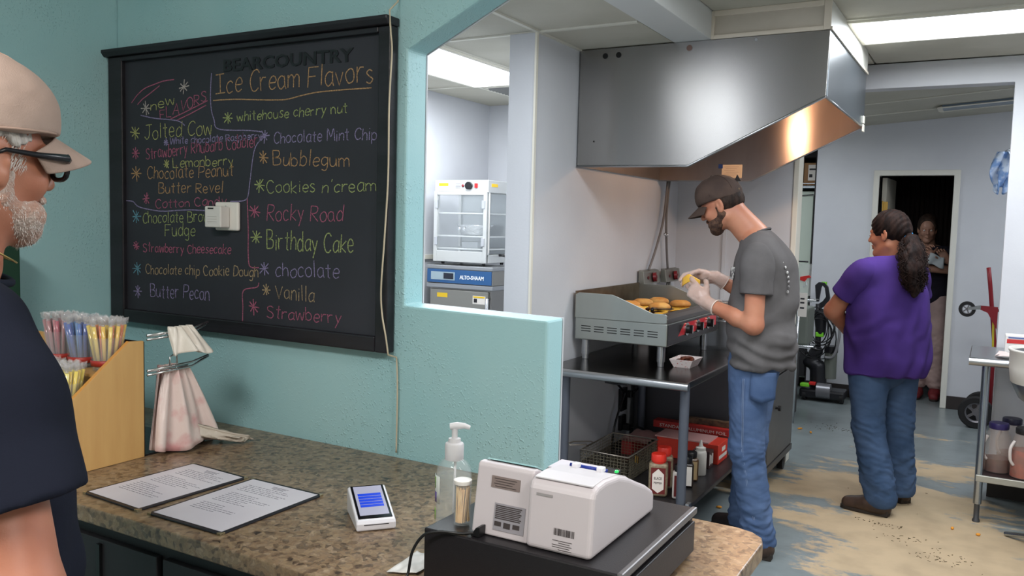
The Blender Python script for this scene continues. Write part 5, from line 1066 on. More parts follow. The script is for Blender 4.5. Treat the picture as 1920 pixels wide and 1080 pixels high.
sdf_obj('hose_holder', [([cap((-1.34,8.10,0.78),(-1.33,8.10,0.62),0.06,0.045), cap((-1.36,8.10,0.44),(-1.42,8.09,0.34),0.06,0.05), cap((-1.42,8.09,0.34),(-1.34,8.09,0.30),0.05), cap((-1.34,8.1,0.30),(-1.33,8.1,0.14),0.07,0.075)], 0.012)], DKP, vc)
MB().box(-1.37,8.06,0.58,-1.30,8.10,0.625).build('latch', GREEN, vc, bevel=0.006)
MB().cyl((-1.235,8.12,0.20),(-1.235,8.12,0.44),0.055,18).build('dust_cup', mat('smoky_plastic', (120,124,116), 0.15, trans=0.3), vc, smooth=True, auto=True)
MB().cyl((-1.235,8.12,0.44),(-1.235,8.12,0.50),0.06,18).build('dust_cup_lid', DKP, vc, smooth=True, auto=True)
MB().box(-1.47,7.95,0.03,-1.08,8.18,0.11).build('base', DKP, vc, bevel=0.02)
MB().cyl((-1.32,7.99,0.10),(-1.20,7.99,0.10),0.07,18).build('roller_housing', mat('silver_plastic', (120,120,124), 0.3, 0.4), vc, smooth=True, auto=True)
for x in (-1.44,-1.12): MB().cyl((x,8.0,0.055),(x+0.03,8.0,0.055),0.055,18).build('wheel', RUB, vc, smooth=True, auto=True)
MB().box(-1.46,7.93,0.13,-1.38,8.0,0.16).build('pedal', GREEN, vc, bevel=0.006); MB().box(-1.385,7.94,0.15,-1.33,8.0,0.175).build('release_button', mat('tool_red', (196,40,36), 0.4), vc, bevel=0.004)
for k in range(7):
    pts = []; cx_ = -1.36+random.uniform(-.05,.05); cz_ = 0.62+random.uniform(-.05,.05); rx_ = 0.10+random.uniform(-.02,.06); rz_ = 0.17+random.uniform(-.04,.06)
    for q in range(20): a = 2*PI*q/20; pts.append((cx_+rx_*math.cos(a), 8.05+0.03*math.sin(a*2+k), cz_+rz_*math.sin(a)))
    MB().tube(pts, 0.0055, 6, closed=True).build('power_cord_loop', BLK, vc, smooth=True)
MB().tube(smooth_poly([(-1.26,8.05,0.80),(-1.18,8.04,0.74),(-1.16,8.04,0.60),(-1.20,8.04,0.42),(-1.28,8.05,0.40)],5), 0.012, 8).build('hose', mat('grey_hose', (120,120,122), 0.4), vc, smooth=True)
fm = thing('dust_pan', 'black long floor tool lying beside the vacuum cleaner', 'floor tool', (-1.0,8.2,0)); MB().prism([(-1.07,0.02),(-0.95,0.02),(-0.95,0.10),(-1.07,0.14)], 'y', 8.20, 8.33).build('tool_head', DKP, fm, bevel=0.01); MB().cyl((-1.02,8.25,0.12),(-1.05,8.33,0.55),0.008,8).build('tool_handle', DKP, fm)
bc = thing('cart', 'dark wheeled cart under the wire rack, left of the vacuum cleaner', 'cart', (-1.62,7.8,0)); MB().box(-1.95,7.65,0.12,-1.50,8.1,0.42).build('cart_body', mat('dark_cart', (40,40,42), 0.6), bc, bevel=0.01); MB().cyl((-1.535,7.70,0.06),(-1.495,7.70,0.06),0.06,16).build('wheel', RUB, bc, smooth=True, auto=True); MB().cyl((-1.95,7.70,0.06),(-1.91,7.70,0.06),0.06,16).build('wheel', RUB, bc, smooth=True, auto=True); MB().cyl((-1.495,7.70,0.06),(-1.49,7.70,0.06),0.035,16).build('hubcap', WL, bc, smooth=True, auto=True)
# ---------------- side room: warmer and holding cabinet ----------------
AL = mat('warmer_aluminium', (206,208,206), 0.35, 0.55)
X0, X1, Y0, Y1, Z0, Z1 = -3.355,-2.925,4.80,5.12,1.275,1.828
wa = thing('food_warmer', 'aluminium countertop food warmer with glass doors on the holding cabinet', 'warmer', (-3.14,4.96,1.275))
MB().box(X0,Y0+0.02,Z0,X1,Y1,Z0+0.055).build('base', AL, wa, bevel=0.003); MB().box(X0,Y0,1.745,X1,Y1,Z1).build('top_housing', AL, wa, bevel=0.003)
for x, y in ((X0,Y0+0.01),(X1-0.022,Y0+0.01),(X0,Y1-0.022),(X1-0.022,Y1-0.022)): MB().box(x,y,Z0+0.055,x+0.022,y+0.022,1.745).build('corner_post', AL, wa, bevel=0.002)
MB().box(X0+0.022,Y1-0.006,Z0+0.055,X1-0.022,Y1,1.745).build('back_panel', mat('warmer_back', (178,184,186), 0.3, 0.4), wa)
f = MB(); f.box(X0+0.002,Y0-0.012,Z0+0.055,X0+0.030,Y0,1.752); f.box(X1-0.030,Y0-0.012,Z0+0.055,X1-0.002,Y0,1.752); f.box(X0+0.03,Y0-0.012,1.728,X1-0.03,Y0,1.752); f.box(X0+0.03,Y0-0.012,Z0+0.0,X1-0.03,Y0,Z0+0.075); f.box(X0+0.002,Y0-0.012,Z0,X0+0.03,Y0,Z0+0.055); f.box(X1-0.03,Y0-0.012,Z0,X1-0.002,Y0,Z0+0.055)
dd = f.build('door', AL, wa, bevel=0.002); PANE = mat('pane_glass', (226,234,238), 0.03, alpha=0.12, coat=1.0)
MB().box(X0+0.03,Y0-0.008,Z0+0.075,X1-0.03,Y0-0.004,1.728).build('door_glass', PANE, dd)
MB().box(X1-0.004,Y0+0.04,Z0+0.06,X1-0.001,Y1-0.03,1.74).build('side_glass', PANE, wa)
for z in (Z0+0.09,1.42,1.545,1.665):
    if z > 1.6: s_z = 1.62
for z in (Z0+0.085,1.445,1.60): MB().box(X0+0.022,Y0+0.012,z,X1-0.022,Y1-0.01,z+0.010).build('shelf', AL, wa, bevel=0.002)
for x in (X0+0.014,X1-0.040):
    for z in (1.665,1.415): MB().box(x,Y0-0.018,z-0.028,x+0.026,Y0-0.011,z+0.028).build('hinge' if x < -3.1 else 'latch', mat('chrome', (200,202,204), 0.12, 1.0), dd, bevel=0.002)
MB().cyl((-3.075,Y0-0.018,1.79),(-3.075,Y0,1.79),0.026,20).build('control_dial', BLK, wa, smooth=True, auto=True)
MB().ball((-3.125,Y0-0.004,1.79),(0.010,0.006,0.010)).build('pilot_light', mat('dark_red_dial', (118,28,34), 0.35), wa, smooth=True); MB().box(-3.03,Y0-0.010,1.775,-3.008,Y0-0.001,1.806).build('rocker_switch', mat('switch_red', (186,34,36), 0.3), wa, bevel=0.002)
YS = mat('warning_yellow', (224,186,40), 0.4); MB().box(-3.32,Y0-0.0015,1.788,-3.245,Y0-0.0003,1.808).build('warning_sticker', YS, wa); MB().box(X1+0.0003,Y0+0.04,1.785,X1+0.0015,Y0+0.12,1.805).build('warning_sticker', YS, wa)
b = MB()
for k in range(4): b.box(-3.185,Y0-0.0012,1.775+k*0.009,-3.145,Y0-0.0003,1.777+k*0.009)
b.build('printed_lines', mat('print_grey', (110,106,116), 0.7), wa)
MB().tube([(X1-0.006,Y0+0.02,Z0+0.07),(X1-0.006,Y0+0.02,1.74)], 0.008, 8).build('edge_moulding', WL, wa)
for x in (X0+0.05,X1-0.05):
    for y in (Y0+0.04,Y1-0.04): MB().cyl((x,y,1.256),(x,y,Z0),0.012,10).build('foot', BLK, wa, smooth=True, auto=True)
MB().tube(smooth_poly([(X1,Y0+0.16,1.325),(X1+0.03,Y0+0.16,1.325),(X1+0.06,Y0+0.2,1.31),(X1+0.07,Y0+0.25,1.27)],4), 0.008, 8).build('power_plug', BLK, wa, smooth=True)
FOIL = mat('aluminium_foil', (206,208,210), 0.22, 1.0, bump=0.9, bs=70)
fp = thing('foil_pan', 'oval foil roasting pan on the middle shelf of the warmer', 'pan', (-3.12,4.9,1.46))
MB().lathe([(0,0),(0.075,0),(0.10,0.006),(0.128,0.066),(0.142,0.070),(0.142,0.073),(0.126,0.070),(0.098,0.009),(0,0.003)], (-3.115,4.945,1.4555), 36, 1.0, 0.82).build('pan', FOIL, fp, smooth=True)
for x in (-3.18,-3.14): MB().ball((x,4.845,1.50),(0.012,0.006,0.012)).build('rivet', mat('chrome', (200,202,204), 0.12, 1.0), fp, smooth=True)
tag(MB().prism([(-3.165,1.3705),(-3.035,1.3705),(-3.03,1.415),(-3.17,1.415)], 'y', 4.86, 4.98).build('steel_pan', mat('small_pan_steel', (150,154,156), 0.3, 0.9), bevel=0.004), 'small rectangular steel pan on the lowest shelf of the warmer', 'pan')
hc = thing('holding_cabinet', 'blue fronted steel holding cabinet under the food warmer', 'cabinet', (-3.1,5.0,0))
MB().box(-3.38,4.80,0.05,-2.88,5.42,1.095).build('body', SSD, hc, bevel=0.004)
BLU2 = mat('blue_control_panel', (40,84,132), 0.35)
MB().box(-3.395,4.775,1.095,-2.86,5.43,1.125).build('lower_trim', SS, hc, bevel=0.004); MB().box(-3.39,4.78,1.125,-2.865,5.42,1.235).build('control_housing', mat('cab_side_steel', (150,148,142), 0.35, 0.8), hc, bevel=0.006); MB().box(-3.388,4.772,1.13,-2.87,4.781,1.222).build('control_panel', BLU2, hc, bevel=0.002); MB().box(-3.395,4.77,1.224,-2.86,5.43,1.252).build('top_trim', SS, hc, bevel=0.006)
MB().box(-3.355,4.7705,1.15,-3.16,4.7722,1.205).build('display_panel', mat('panel_grey', (150,168,176), 0.4), hc); MB().box(-3.25,4.7692,1.158,-3.17,4.7706,1.198).build('display', mat('display_black', (28,34,46), 0.1), hc)
text_mesh('ALTO-SHAAM', 0.036, mat('panel_white', (226,230,232), 0.4), hc, (-3.12,4.7713,1.162), (1,0,0), (0,0,1), 'lettering', 0.19, bold=0.0008)
MB().box(-3.37,4.785,0.15,-2.90,4.80,1.085).build('door', mat('door_steel', (158,156,148), 0.34, 0.9), hc, bevel=0.006)
MB().box(-3.31,4.7835,1.03,-3.225,4.785,1.06).build('warning_sticker', YS, hc); MB().box(-3.02,4.7835,1.0,-2.92,4.785,1.055).build('instruction_label', WL, hc); MB().box(-3.015,4.782,1.042,-2.925,4.7836,1.052).build('warning_sticker', YS, hc); MB().box(-3.01,4.782,1.01,-2.985,4.7836,1.035).build('pictogram', mat('ink_black', (30,30,34), 0.6), hc)
MB().tube([(-2.895,4.785,1.04),(-2.885,4.745,1.04),(-2.885,4.745,0.88),(-2.895,4.785,0.86)], 0.012, 10).build('door_handle', mat('chrome', (200,202,204), 0.12, 1.0), hc, smooth=True)
for x in (-3.33,-2.93):
    for y in (4.85,5.37): MB().cyl((x,y,0.0),(x,y,0.05),0.03,12).build('foot', BLK, hc, smooth=True, auto=True)
# crumbs on the floor
CRM = mat('orange_crumb', (222,150,50), 0.6)
for i, (x, y, a, s_) in enumerate(((-1.236,4.563,0.3,0.017),(-1.227,6.764,0.8,0.024),(-1.133,6.688,1.9,0.022),(0.02,4.9,0.4,0.012),(-0.10,4.93,1.2,0.010))):
    o = MB().ball((0,0,0.0075),(s_,0.008,0.0075),10,6).build('crumb', CRM, smooth=True); o.location = (x,y,0.0); o.rotation_euler = (0,0,a)
    tag(o, ['orange crumb on the floor in front of the work table','yellow crumb by the cabinet caster, left of its pair','yellow crumb by the cabinet caster, right of its pair','orange crumb near the prep table foot','tiny orange crumb left of the prep table leg'][i], 'crumb')
b = MB(); rg = random.Random(5)
for cx_, cy_, n, sx, sy in ((-0.97,6.95,60,0.22,0.10),(-0.13,4.45,46,0.14,0.09),(-0.30,4.65,24,0.2,0.08),(-0.42,4.8,26,0.12,0.05),(-0.55,5.3,12,0.5,0.4)):
    for k in range(n):
        x = rg.gauss(cx_, sx*0.5); y = rg.gauss(cy_, sy*0.6); a = rg.uniform(0,6); l = rg.uniform(0.004,0.015)
        b.tube([(x,y,0.0015),(x+l*math.cos(a),y+l*math.sin(a),0.002)], rg.choice((0.0008,0.0012,0.0018)), 4)
o = b.build('floor_debris', mat('dark_debris', (84,72,48), 0.9)); tag(stuff(o), 'scattered dark scraps on the worn kitchen floor', 'debris')
# ================= people =================
A = lambda *v: np.array(v, float)
def frame(F, U=(0,0,1)):
    F = nv(F); L = nv(np.cross(U, F)); return F, L, np.cross(F, L)
def head_prims(c, F, U=(0,0,1), s=1.0, neck=None, nr=0.056, female=False):
    F, L, Up = frame(F, U); M_ = np.array([F, L, Up]); c = A(*c)
    P = lambda x, y, z: c + s*(x*F+y*L+z*Up)
    E = lambda x, y, z, a, b_, c_, k=.012: ell(P(x,y,z), (a*s,b_*s,c_*s), M_, k)
    def Et(x, y, z, a, b_, c_, yaw_, k=.01):
        cy2, sy2 = math.cos(yaw_), math.sin(yaw_); F2 = F*cy2+L*sy2; L2 = -F*sy2+L*cy2
        return ell(P(x,y,z), (a*s,b_*s,c_*s), np.array([F2,L2,Up]), k)
    J = .92 if female else 1.0
    pr = [E(-.012,0,.038,.096,.076,.092,.02), E(.022,0,-.022,.070,.062*J,.088,.03), cap(P(-.01,.052*J,-.062),P(.066,.014,-.100),.022*s,.020*s,.025), cap(P(-.01,-.052*J,-.062),P(.066,-.014,-.100),.022*s,.020*s,.025),
          E(.068,0,-.100,.022,.024,.018,.02), E(.060,.038,-.026,.026,.022,.024,.02), E(.060,-.038,-.026,.026,.022,.024,.02),
          cap(P(.080,.034,.024),P(.087,.008,.020),.010*s,.010*s,.012), cap(P(.080,-.034,.024),P(.087,-.008,.020),.010*s,.010*s,.012)]
    pr += [sub(E(.094,.032,.004,.017,.017,.011,.012)), sub(E(.094,-.032,.004,.017,.017,.011,.012))]
    pr += [E(.080,.031,.003,.0115,.0125,.0115,.004), E(.080,-.031,.003,.0115,.0125,.0115,.004)]
    pr += [cap(P(.088,0,.014),P(.108,0,-.024),.0075*s,.0115*s,.010), E(.098,.010,-.029,.010,.008,.007,.005), E(.098,-.010,-.029,.010,.008,.007,.005)]
    pr += [cap(P(.088,.016,-.058),P(.095,0,-.0545),.0045*s,.006*s,.005), cap(P(.088,-.016,-.058),P(.095,0,-.0545),.0045*s,.006*s,.005), cap(P(.087,.013,-.067),P(.092,0,-.0685),.005*s,.0072*s,.005), cap(P(.087,-.013,-.067),P(.092,0,-.0685),.005*s,.0072*s,.005), sub(cap(P(.100,.020,-.0615),P(.100,-.020,-.0615),.0035*s,.0035*s,.004))]
    for sg in (1,-1):
        pr += [Et(-.008,sg*.079,-.002,.021,.007,.034,-sg*.35,.006), Et(-.002,sg*.077,-.026,.012,.006,.014,-sg*.35,.008), sub(Et(-.002,sg*.087,.002,.011,.006,.021,-sg*.35,.004)), Et(.004,sg*.079,-.004,.006,.004,.008,0,.004)]
    if neck is not None:
        pr += [cap(P(-.028,0,-.045), neck, nr*s, (nr+.008)*s, .03), cap(P(-.035,0,-.01), A(*neck)-F*0.02, .045*s, nr*s, .03)]
    return pr, P, M_
def hand_prims(wr, d, n, sd, curls=((20,30,20),)*4, s=1.0, inf=0.0, thumb=(35,25), wrist_r=.026, spread=1.0):
    d = nv(d); n = A(*n); n = nv(n-d*(n@d)); t = np.cross(n, d); t = t if (t@A(*sd)) > 0 else -t; wr = A(*wr)
    o = []; off = [.030,.010,-.011,-.030]; ln = [.090,.094,.088,.080]; ph = [(.042,.026,.020),(.046,.030,.021),(.043,.027,.020),(.034,.021,.018)]
    for j in range(4):
        k = wr + s*(d*ln[j]*.97 + t*off[j]*.95)
        o.append(cap(wr+s*(d*.012+t*off[j]*.55), k, (.0155+inf)*s, (.0125+inf)*s, .016, (n,.92)))
    o.append(cap(wr-d*.02*s, wr+d*.03*s, wrist_r*s+inf, .027*s+inf, .02, (n,.72)))
    o.append(ell(wr+s*(d*.035+t*.022+n*.010), (.022*s+inf,)*3, None, .02))
    for j in range(4):
        p = wr + s*(d*ln[j] + t*off[j]); dd = nv(d + t*off[j]*1.6*spread); a = 0; r_ = (.0092,.0086,.0076,.0068)
        if j == 3: r_ = (.0080,.0074,.0066,.006)
        for q in range(3):
            a += R(curls[j][q]); v_ = dd*math.cos(a)+n*math.sin(a); p2 = p+v_*ph[j][q]*s
            o.append(cap(p, p2, (r_[q]+inf)*s, (r_[q+1]+inf)*s, .004)); p = p2
    p = wr+s*(d*.022+t*.030+n*.004); v_ = nv(d*.75+t*.75+n*.30)
    p2 = p+v_*.040*s; o.append(cap(p, p2, (.0145+inf)*s, (.0115+inf)*s, .012))
    v_ = nv(d*math.cos(R(thumb[0]))*1.0+t*.45*math.cos(R(thumb[0]))+n*math.sin(R(thumb[0]))*1.2); p3 = p2+v_*.032*s; o.append(cap(p2, p3, (.0112+inf)*s, (.0095+inf)*s, .004))
    v_ = nv(v_+n*math.sin(R(thumb[1]))*.8-t*.3); o.append(cap(p3, p3+v_*.026*s, (.0095+inf)*s, (.0075+inf)*s, .004))
    return o
def skin(name, c, c2): return mat(name, c, 0.48, c2=c2, ns=9, nmix=(0.35,0.7), sss=0.12, bump=0.06, bs=300)
def denim(name, c, c2): return mat(name, c, 0.92, spec=0.2, c2=c2, ns=7, nmix=(0.35,0.65), bump=0.25, bs=500, detail=8)
def cloth(name, c, k=.9): return mat(name, c, 0.95, spec=0.15, c2=tuple(int(x*k) for x in c), ns=6, bump=0.15, bs=420)
def fold(amp, sc, seed, dirw=(1,1,1)):
    def f(V, N): return amp*wob(V*np.array(dirw), sc, seed, 3)
    return f
def jean_fold(amp, seed, zk, az):
    # bunched horizontal creases near the knees and ankles
    def f(V, N):
        z = V[:,2]; w_ = np.exp(-((z-zk)/.10)**2)*.8+np.exp(-((z-az)/.13)**2)*1.2+.22
        return amp*w_*(np.sin(z*120+9*wob(V, 2.6, seed, 2))*.42*(.4+.6*np.abs(wob(V,2.0,seed+5,2)))+wob(V*np.array([1,1,2.0]), 6.5, seed+1, 3)*.85)
    return f
def cap_crown(c, F, U, name, m, parent, s=1.0, bump_z=0.0, k=1.0, low=.028, r=(.112,.091,.106), cz=.045):
    F, L, Up = frame(F, U); M_ = np.array([F, L, Up]); c = A(*c); P = lambda x, y, z: c+s*(x*F+y*L+z*Up)
    o = sdf_obj(name, [([ell(P(-.006,0,cz), tuple(q*s for q in r), M_, .01), ell(P(.045,0,cz+.028), (.055*s,.066*s,.060*s), M_, .04), cut(P(0,0,low), -Up+F*.10)], .0045)], m, parent, 3, lambda V, N: .0022*wob(V, 8, 3, 3))
    return o, P
def brim(P, name, m, parent, r=(.108,.086), z0=.030, ln=.074, droop=.028, w=58, arch=.020, sl=0.0):
    b = MB()
    def fn(u, v):
        t = (u-.5)*2; ph = R(w)*t; x = r[0]*math.cos(ph)-.004; y = r[1]*math.sin(ph)
        e = v*math.sqrt(max(0,1-.82*t**4))*(1-.12*t*t); return tuple(P(x+ln*e, y*(1-.10*v*abs(t)), z0-droop*v-arch*t*t+sl*v))
    b.grid(fn, 22, 10); return b.build(name, m, parent, smooth=True, solid=.005, sub=1)
SHOE = mat('brown_leather', (66,48,38), 0.5, c2=(50,36,28), ns=14, bump=0.3, bs=60); SOLE = mat('dark_sole', (44,36,30), 0.7)
def boot(heel, toe, parent, nm='boot', h=.13, w=.045, m=SHOE):
    he = A(*heel); to = A(*toe); d = nv(to-he); ln = np.linalg.norm(to-he); z = A(0,0,1)
    o = sdf_obj(nm, [([cap(he+d*.045+z*.05, he+d*.06+z*h, .046, .044, .02), cap(he+d*.04+z*.04, he+d*.12+z*.045, .040, .042, .03), cap(he+d*.10+z*.05, to-d*.04+z*.034, .046, .036, .03, (np.cross(z,d), 1.12)), cut(he+z*.014, (0,0,-1)), cut(he+z*(h+.01), (0,0,1))], .005)], m, parent, 2, fold(.0015, 9, 4))
    b = MB(); side = np.cross(z, d); pts = []
    for k in range(20):
        a = 2*PI*k/20; cx = he+d*(ln*.5); rx = ln*.5; wv = w*(1.0 if math.cos(a) > 0 else .86)
        q = cx+d*rx*math.copysign(abs(math.cos(a))**.75, math.cos(a))+side*wv*math.copysign(abs(math.sin(a))**.8, math.sin(a)); pts.append((q[0], q[1]))
    b.prism(pts, 'z', 0.001, 0.02); b.build('sole', SOLE, o, bevel=.003)
    b = MB(); pts = [he+side*.036, he+side*.038+d*.07, he-side*.038+d*.07, he-side*.036]; b.prism([(p[0]+d[0]*.004,p[1]+d[1]*.004) for p in pts], 'z', 0.0008, 0.034); b.build('heel', SOLE, o, bevel=.003)
    return o
# ---------------- man at the griddle ----------------
SK1 = skin('tanned_skin', (188,130,102), (172,110,84))
pm = thing('person', 'bearded man in a grey shirt, jeans and brown cap cooking at the griddle', 'person', (-.95,4.06,0))
hc1 = A(-1.148,4.045,1.658); hF = (-.90,-.03,-.40); neck1 = A(-.995,4.06,1.51)
hp1, HP, HM = head_prims(hc1, hF, (0,0,1), .98, neck1, .058)
hp1 += [cap((-.975,3.99,1.485),(-.975,4.13,1.485),.05,.05,.03)]
shL, elL, wrL = A(-.93,3.885,1.425), A(-.925,3.855,1.115), A(-1.165,3.955,1.188)
shR, elR, wrR = A(-.97,4.235,1.43), A(-1.0,4.30,1.17), A(-1.205,4.205,1.300)
LH = dict(wr=wrL+nv(A(-.10,.05,.055))*.03, d=(-.78,.22,.58), n=(-.25,.95,-.05), sd=(.3,0,1), curls=((18,30,25),(42,42,30),(60,50,30),(68,52,30)), thumb=(30,15), s=.98)
RH = dict(wr=wrR+A(-.028,-.004,0), d=(-.97,-.12,-.02), n=(-.02,-.75,-.66), sd=(0,-.5,1), curls=((28,30,22),(38,38,30),(50,45,30),(58,46,30)), thumb=(34,20), s=.98)
arms = [cap(shL+(elL-shL)*.35,elL,.046,.044,.02), cap(elL,elL+(wrL-elL)*.35,.043,.041,.02), cap(elL+(wrL-elL)*.35,wrL,.041,.027,.02)] 
arms2 = [cap(shR+(elR-shR)*.35,elR,.046,.044,.02), cap(elR,wrR,.042,.027,.02)]
torso = [cap((-.96,4.06,1.32),(-.96,4.06,1.0),.16,.15,.05,((1,0,0),.62)), cap((-.95,3.95,1.40),(-.95,4.17,1.40),.05,.05,.05), cap((-.97,4.06,1.46),neck1,.06,.055,.03), cap((-.96,3.99,.9),(-.955,3.985,.5),.085,.06,.03), cap((-.955,3.985,.5),(-.885,3.995,.12),.058,.045,.03), cap((-.96,4.14,.9),(-.98,4.16,.5),.085,.06,.03), cap((-.98,4.16,.5),(-1.02,4.22,.12),.058,.045,.03)]
body = sdf_obj('body', [(hp1, .0036), (arms+hand_prims(**LH), .0038), (arms2+hand_prims(**RH), .0038), (torso, .010)], SK1, pm, 1)
GLV = mat('clear_vinyl_glove', (226,214,206), 0.3, alpha=0.42, coat=0.3)
for nm, H_, wv, ar in (('glove', LH, wrL, elL), ('glove', RH, wrR, elR)):
    back = nv(ar-wv); sdf_obj(nm, [(hand_prims(inf=.0028, **H_)+[cap(wv-back*.01, wv+back*.045, .031, .037, .015), cut(wv+back*.05, back)], .0034)], GLV, pm, 1, fold(.0018, 22, 8))
    b = MB(); e1 = nv(np.cross(back, (0,0,1))); e2 = np.cross(back, e1)
    b.tube([tuple(wv+back*.05+e1*.0385*math.cos(t)+e2*.0385*math.sin(t)) for t in np.linspace(0, 2*PI, 24, endpoint=False)], .0022, 6, closed=True); b.build('glove_cuff', mat('cuff_white', (222,210,200), 0.4), pm, smooth=True)
GSH = cloth('charcoal_tshirt', (98,95,95))
X = (1,0,0)
tor = [cap((-.95,4.06,1.35),(-.95,4.06,1.10),.190,.185,.06,(X,.66)), cap((-.95,4.06,1.12),(-.945,4.06,.88),.190,.192,.05,(X,.72)), cap((-.925,3.915,1.425),(-.955,4.205,1.43),.070,.070,.05), cap((-.945,3.98,1.46),(-.975,4.14,1.465),.062,.062,.05),
       cap((-.885,4.06,1.36),(-.86,4.06,1.22),.10,.09,.06,((0,1,0),1.3)), cap((-.83,4.06,1.05),(-.84,4.06,.93),.055,.06,.07,((0,1,0),1.9)), cap((-.965,4.055,1.475),(-.985,4.06,1.505),.070,.068,.03), cut((-.99,4.06,1.525),(-.42,0,.9)), cut((-.95,4.06,.905),(-.08,0,-1))]
def tfold(V, N):
    z = V[:,2]; a = np.clip((1.42-z)/.5, 0, 1)
    dr = np.sin((V[:,0]*.8-V[:,2]*.55)*52+3.5*wob(V, 2.0, 21, 2)); low = np.exp(-((z-.97)/.07)**2)*np.sin(z*95+V[:,0]*28+3*wob(V,3,5,2))
    return a*(.0075*np.abs(dr)**.6*np.sign(dr)*.7+.0075*low+.010*wob(V*np.array([1,1,.5]), 3.5, 22, 2)+.004*np.sin((V[:,0]+V[:,1]*.6)*70+2*wob(V,2.5,8,2))*np.clip((1.2-z)*3,0,1))
def slv(sh, out, rr=.068, r2=.078): return [cap(sh, sh+out*.05, rr, rr+.004, .03), cap(sh+out*.04, sh+out*.26, rr+.004, r2, .03), cut(sh+out*.175, out)]
oL = nv(elL+A(0,-.0,0)-shL); oR = nv(elR-shR)
sdf_obj('t_shirt', [(tor, .0075), (slv(shL+A(.0,.012,0), oL), .005), (slv(shR, oR), .006)], GSH, pm, 2, tfold)
cr_pts = []
for t in np.linspace(0, 2*PI, 30, endpoint=False): cr_pts.append((-.985+.066*math.cos(t), 4.06+.072*math.sin(t), 1.524+.46*.066*math.cos(t)))
MB().tube(cr_pts, .0055, 8, closed=True).build('collar', cloth('charcoal_collar', (92,90,90)), pm, smooth=True)
J1 = denim('washed_denim', (88,108,142), (66,86,120))
jl = [cap((-.965,3.985,.92),(-.962,3.98,.52),.100,.078,.03), cap((-.962,3.98,.52),(-.885,3.995,.08),.076,.078,.03), cut((-.9,3.99,.055),(0,0,-1)), cap((-.95,4.06,.96),(-.95,4.06,.90),.135,.135,.04,(X,.80)), cut((0,0,.975),(0,0,1))]
jr = [cap((-.955,4.13,.92),(-.985,4.155,.52),.100,.078,.03), cap((-.985,4.155,.52),(-1.015,4.22,.08),.076,.076,.03), cut((-.9,3.99,.06),(0,0,-1)), cut((0,0,.975),(0,0,1))]
jo = sdf_obj('jeans', [(jl, .0065), (jr, .0075)], J1, pm, 2, jean_fold(.0068, 31, .48, .20))
ST = mat('denim_stitch', (124,140,168), 0.9)
b = MB()
for dy in (-.003,.003): b.tube(smooth_poly([(-.965+dy,3.881,.86),(-.965+dy,3.885,.75),(-.962+dy,3.895,.62),(-.958+dy,3.9,.50),(-.93+dy,3.912,.35),(-.89+dy,3.922,.17)],5), .0013, 5)
b.build('side_seam', ST, jo, smooth=True)
b = MB(); b.grid(lambda u, v: (-.935+.105*u, 3.893+.045*u*u-.004, .895-.125*v-.02*(1-abs(2*u-1))*v), 6, 6); pk = b.build('back_pocket', denim('pocket_denim', (80,100,134), (62,82,116)), jo, smooth=True, solid=.004)
boot((-.815,3.985,0),(-1.095,3.955,0), pm); boot((-.935,4.235,0),(-1.20,4.30,0), pm, m=mat('dark_leather', (34,28,28), 0.5))
CAPB = mat('brown_cap_cloth', (72,56,48), 0.85, c2=(60,46,40), ns=12, bump=0.25, bs=300)
cc, CP = cap_crown(hc1, hF, (0,0,1), 'cap', CAPB, pm, .98, low=.026)
brim(CP, 'brim', CAPB, cc, z0=.034, droop=.030)
MB().ball(tuple(CP(-.006,0,.152)), .007).build('top_button', CAPB, cc, smooth=True)
b = MB(); b.tube([tuple(CP(-.108,y,.040+.0*y)) for y in np.linspace(-.03,.03,7)], .006, 6); b.build('back_strap', mat('tan_strap', (176,148,92), 0.6), cc, smooth=True)
b = MB(); b.prism([(0,0),(.03,.0),(.012,.03)], 'y', -.004, .004); q = CP(-.105,0,.085); b.v = [(v[0]+q[0]-.005, v[1]+q[1], v[2]+q[2]) for v in b.v]; b.build('back_tab', mat('dark_tab', (30,24,22), 0.8), cc)
for k in range(6):
    a = k*PI/3+.3; b = MB(); b.tube([tuple(CP(-.006+.1125*math.sin(t)*math.cos(a), .0915*math.sin(t)*math.sin(a), .045+.1065*math.cos(t))) for t in np.linspace(.08, 1.5, 9)], .0012, 5); b.build('panel_seam', mat('seam_brown', (60,44,38), 0.9), cc, smooth=True)
HM2 = mat('dark_brown_hair', (34,25,21), 0.6, spec=0.2, c2=(56,42,34), ns=60, scale=(1,1,.25), bump=0.6, bs=220)
F_, L_, U_ = frame(hF)
sdf_obj('hair', [([ell(HP(-.020,0,.012), (.096,.081,.080), HM, .01), cut(HP(-.006,0,0), F_*.95+U_*-.25), cut(HP(0,0,-.048), -U_-F_*.2), sub(ell(HP(.0,-.08,-.004),(.02,.03,.034),HM,.006)), sub(ell(HP(.0,.08,-.004),(.02,.03,.034),HM,.006))], .004)], HM2, pm, 1, fold(.0014, 26, 5))
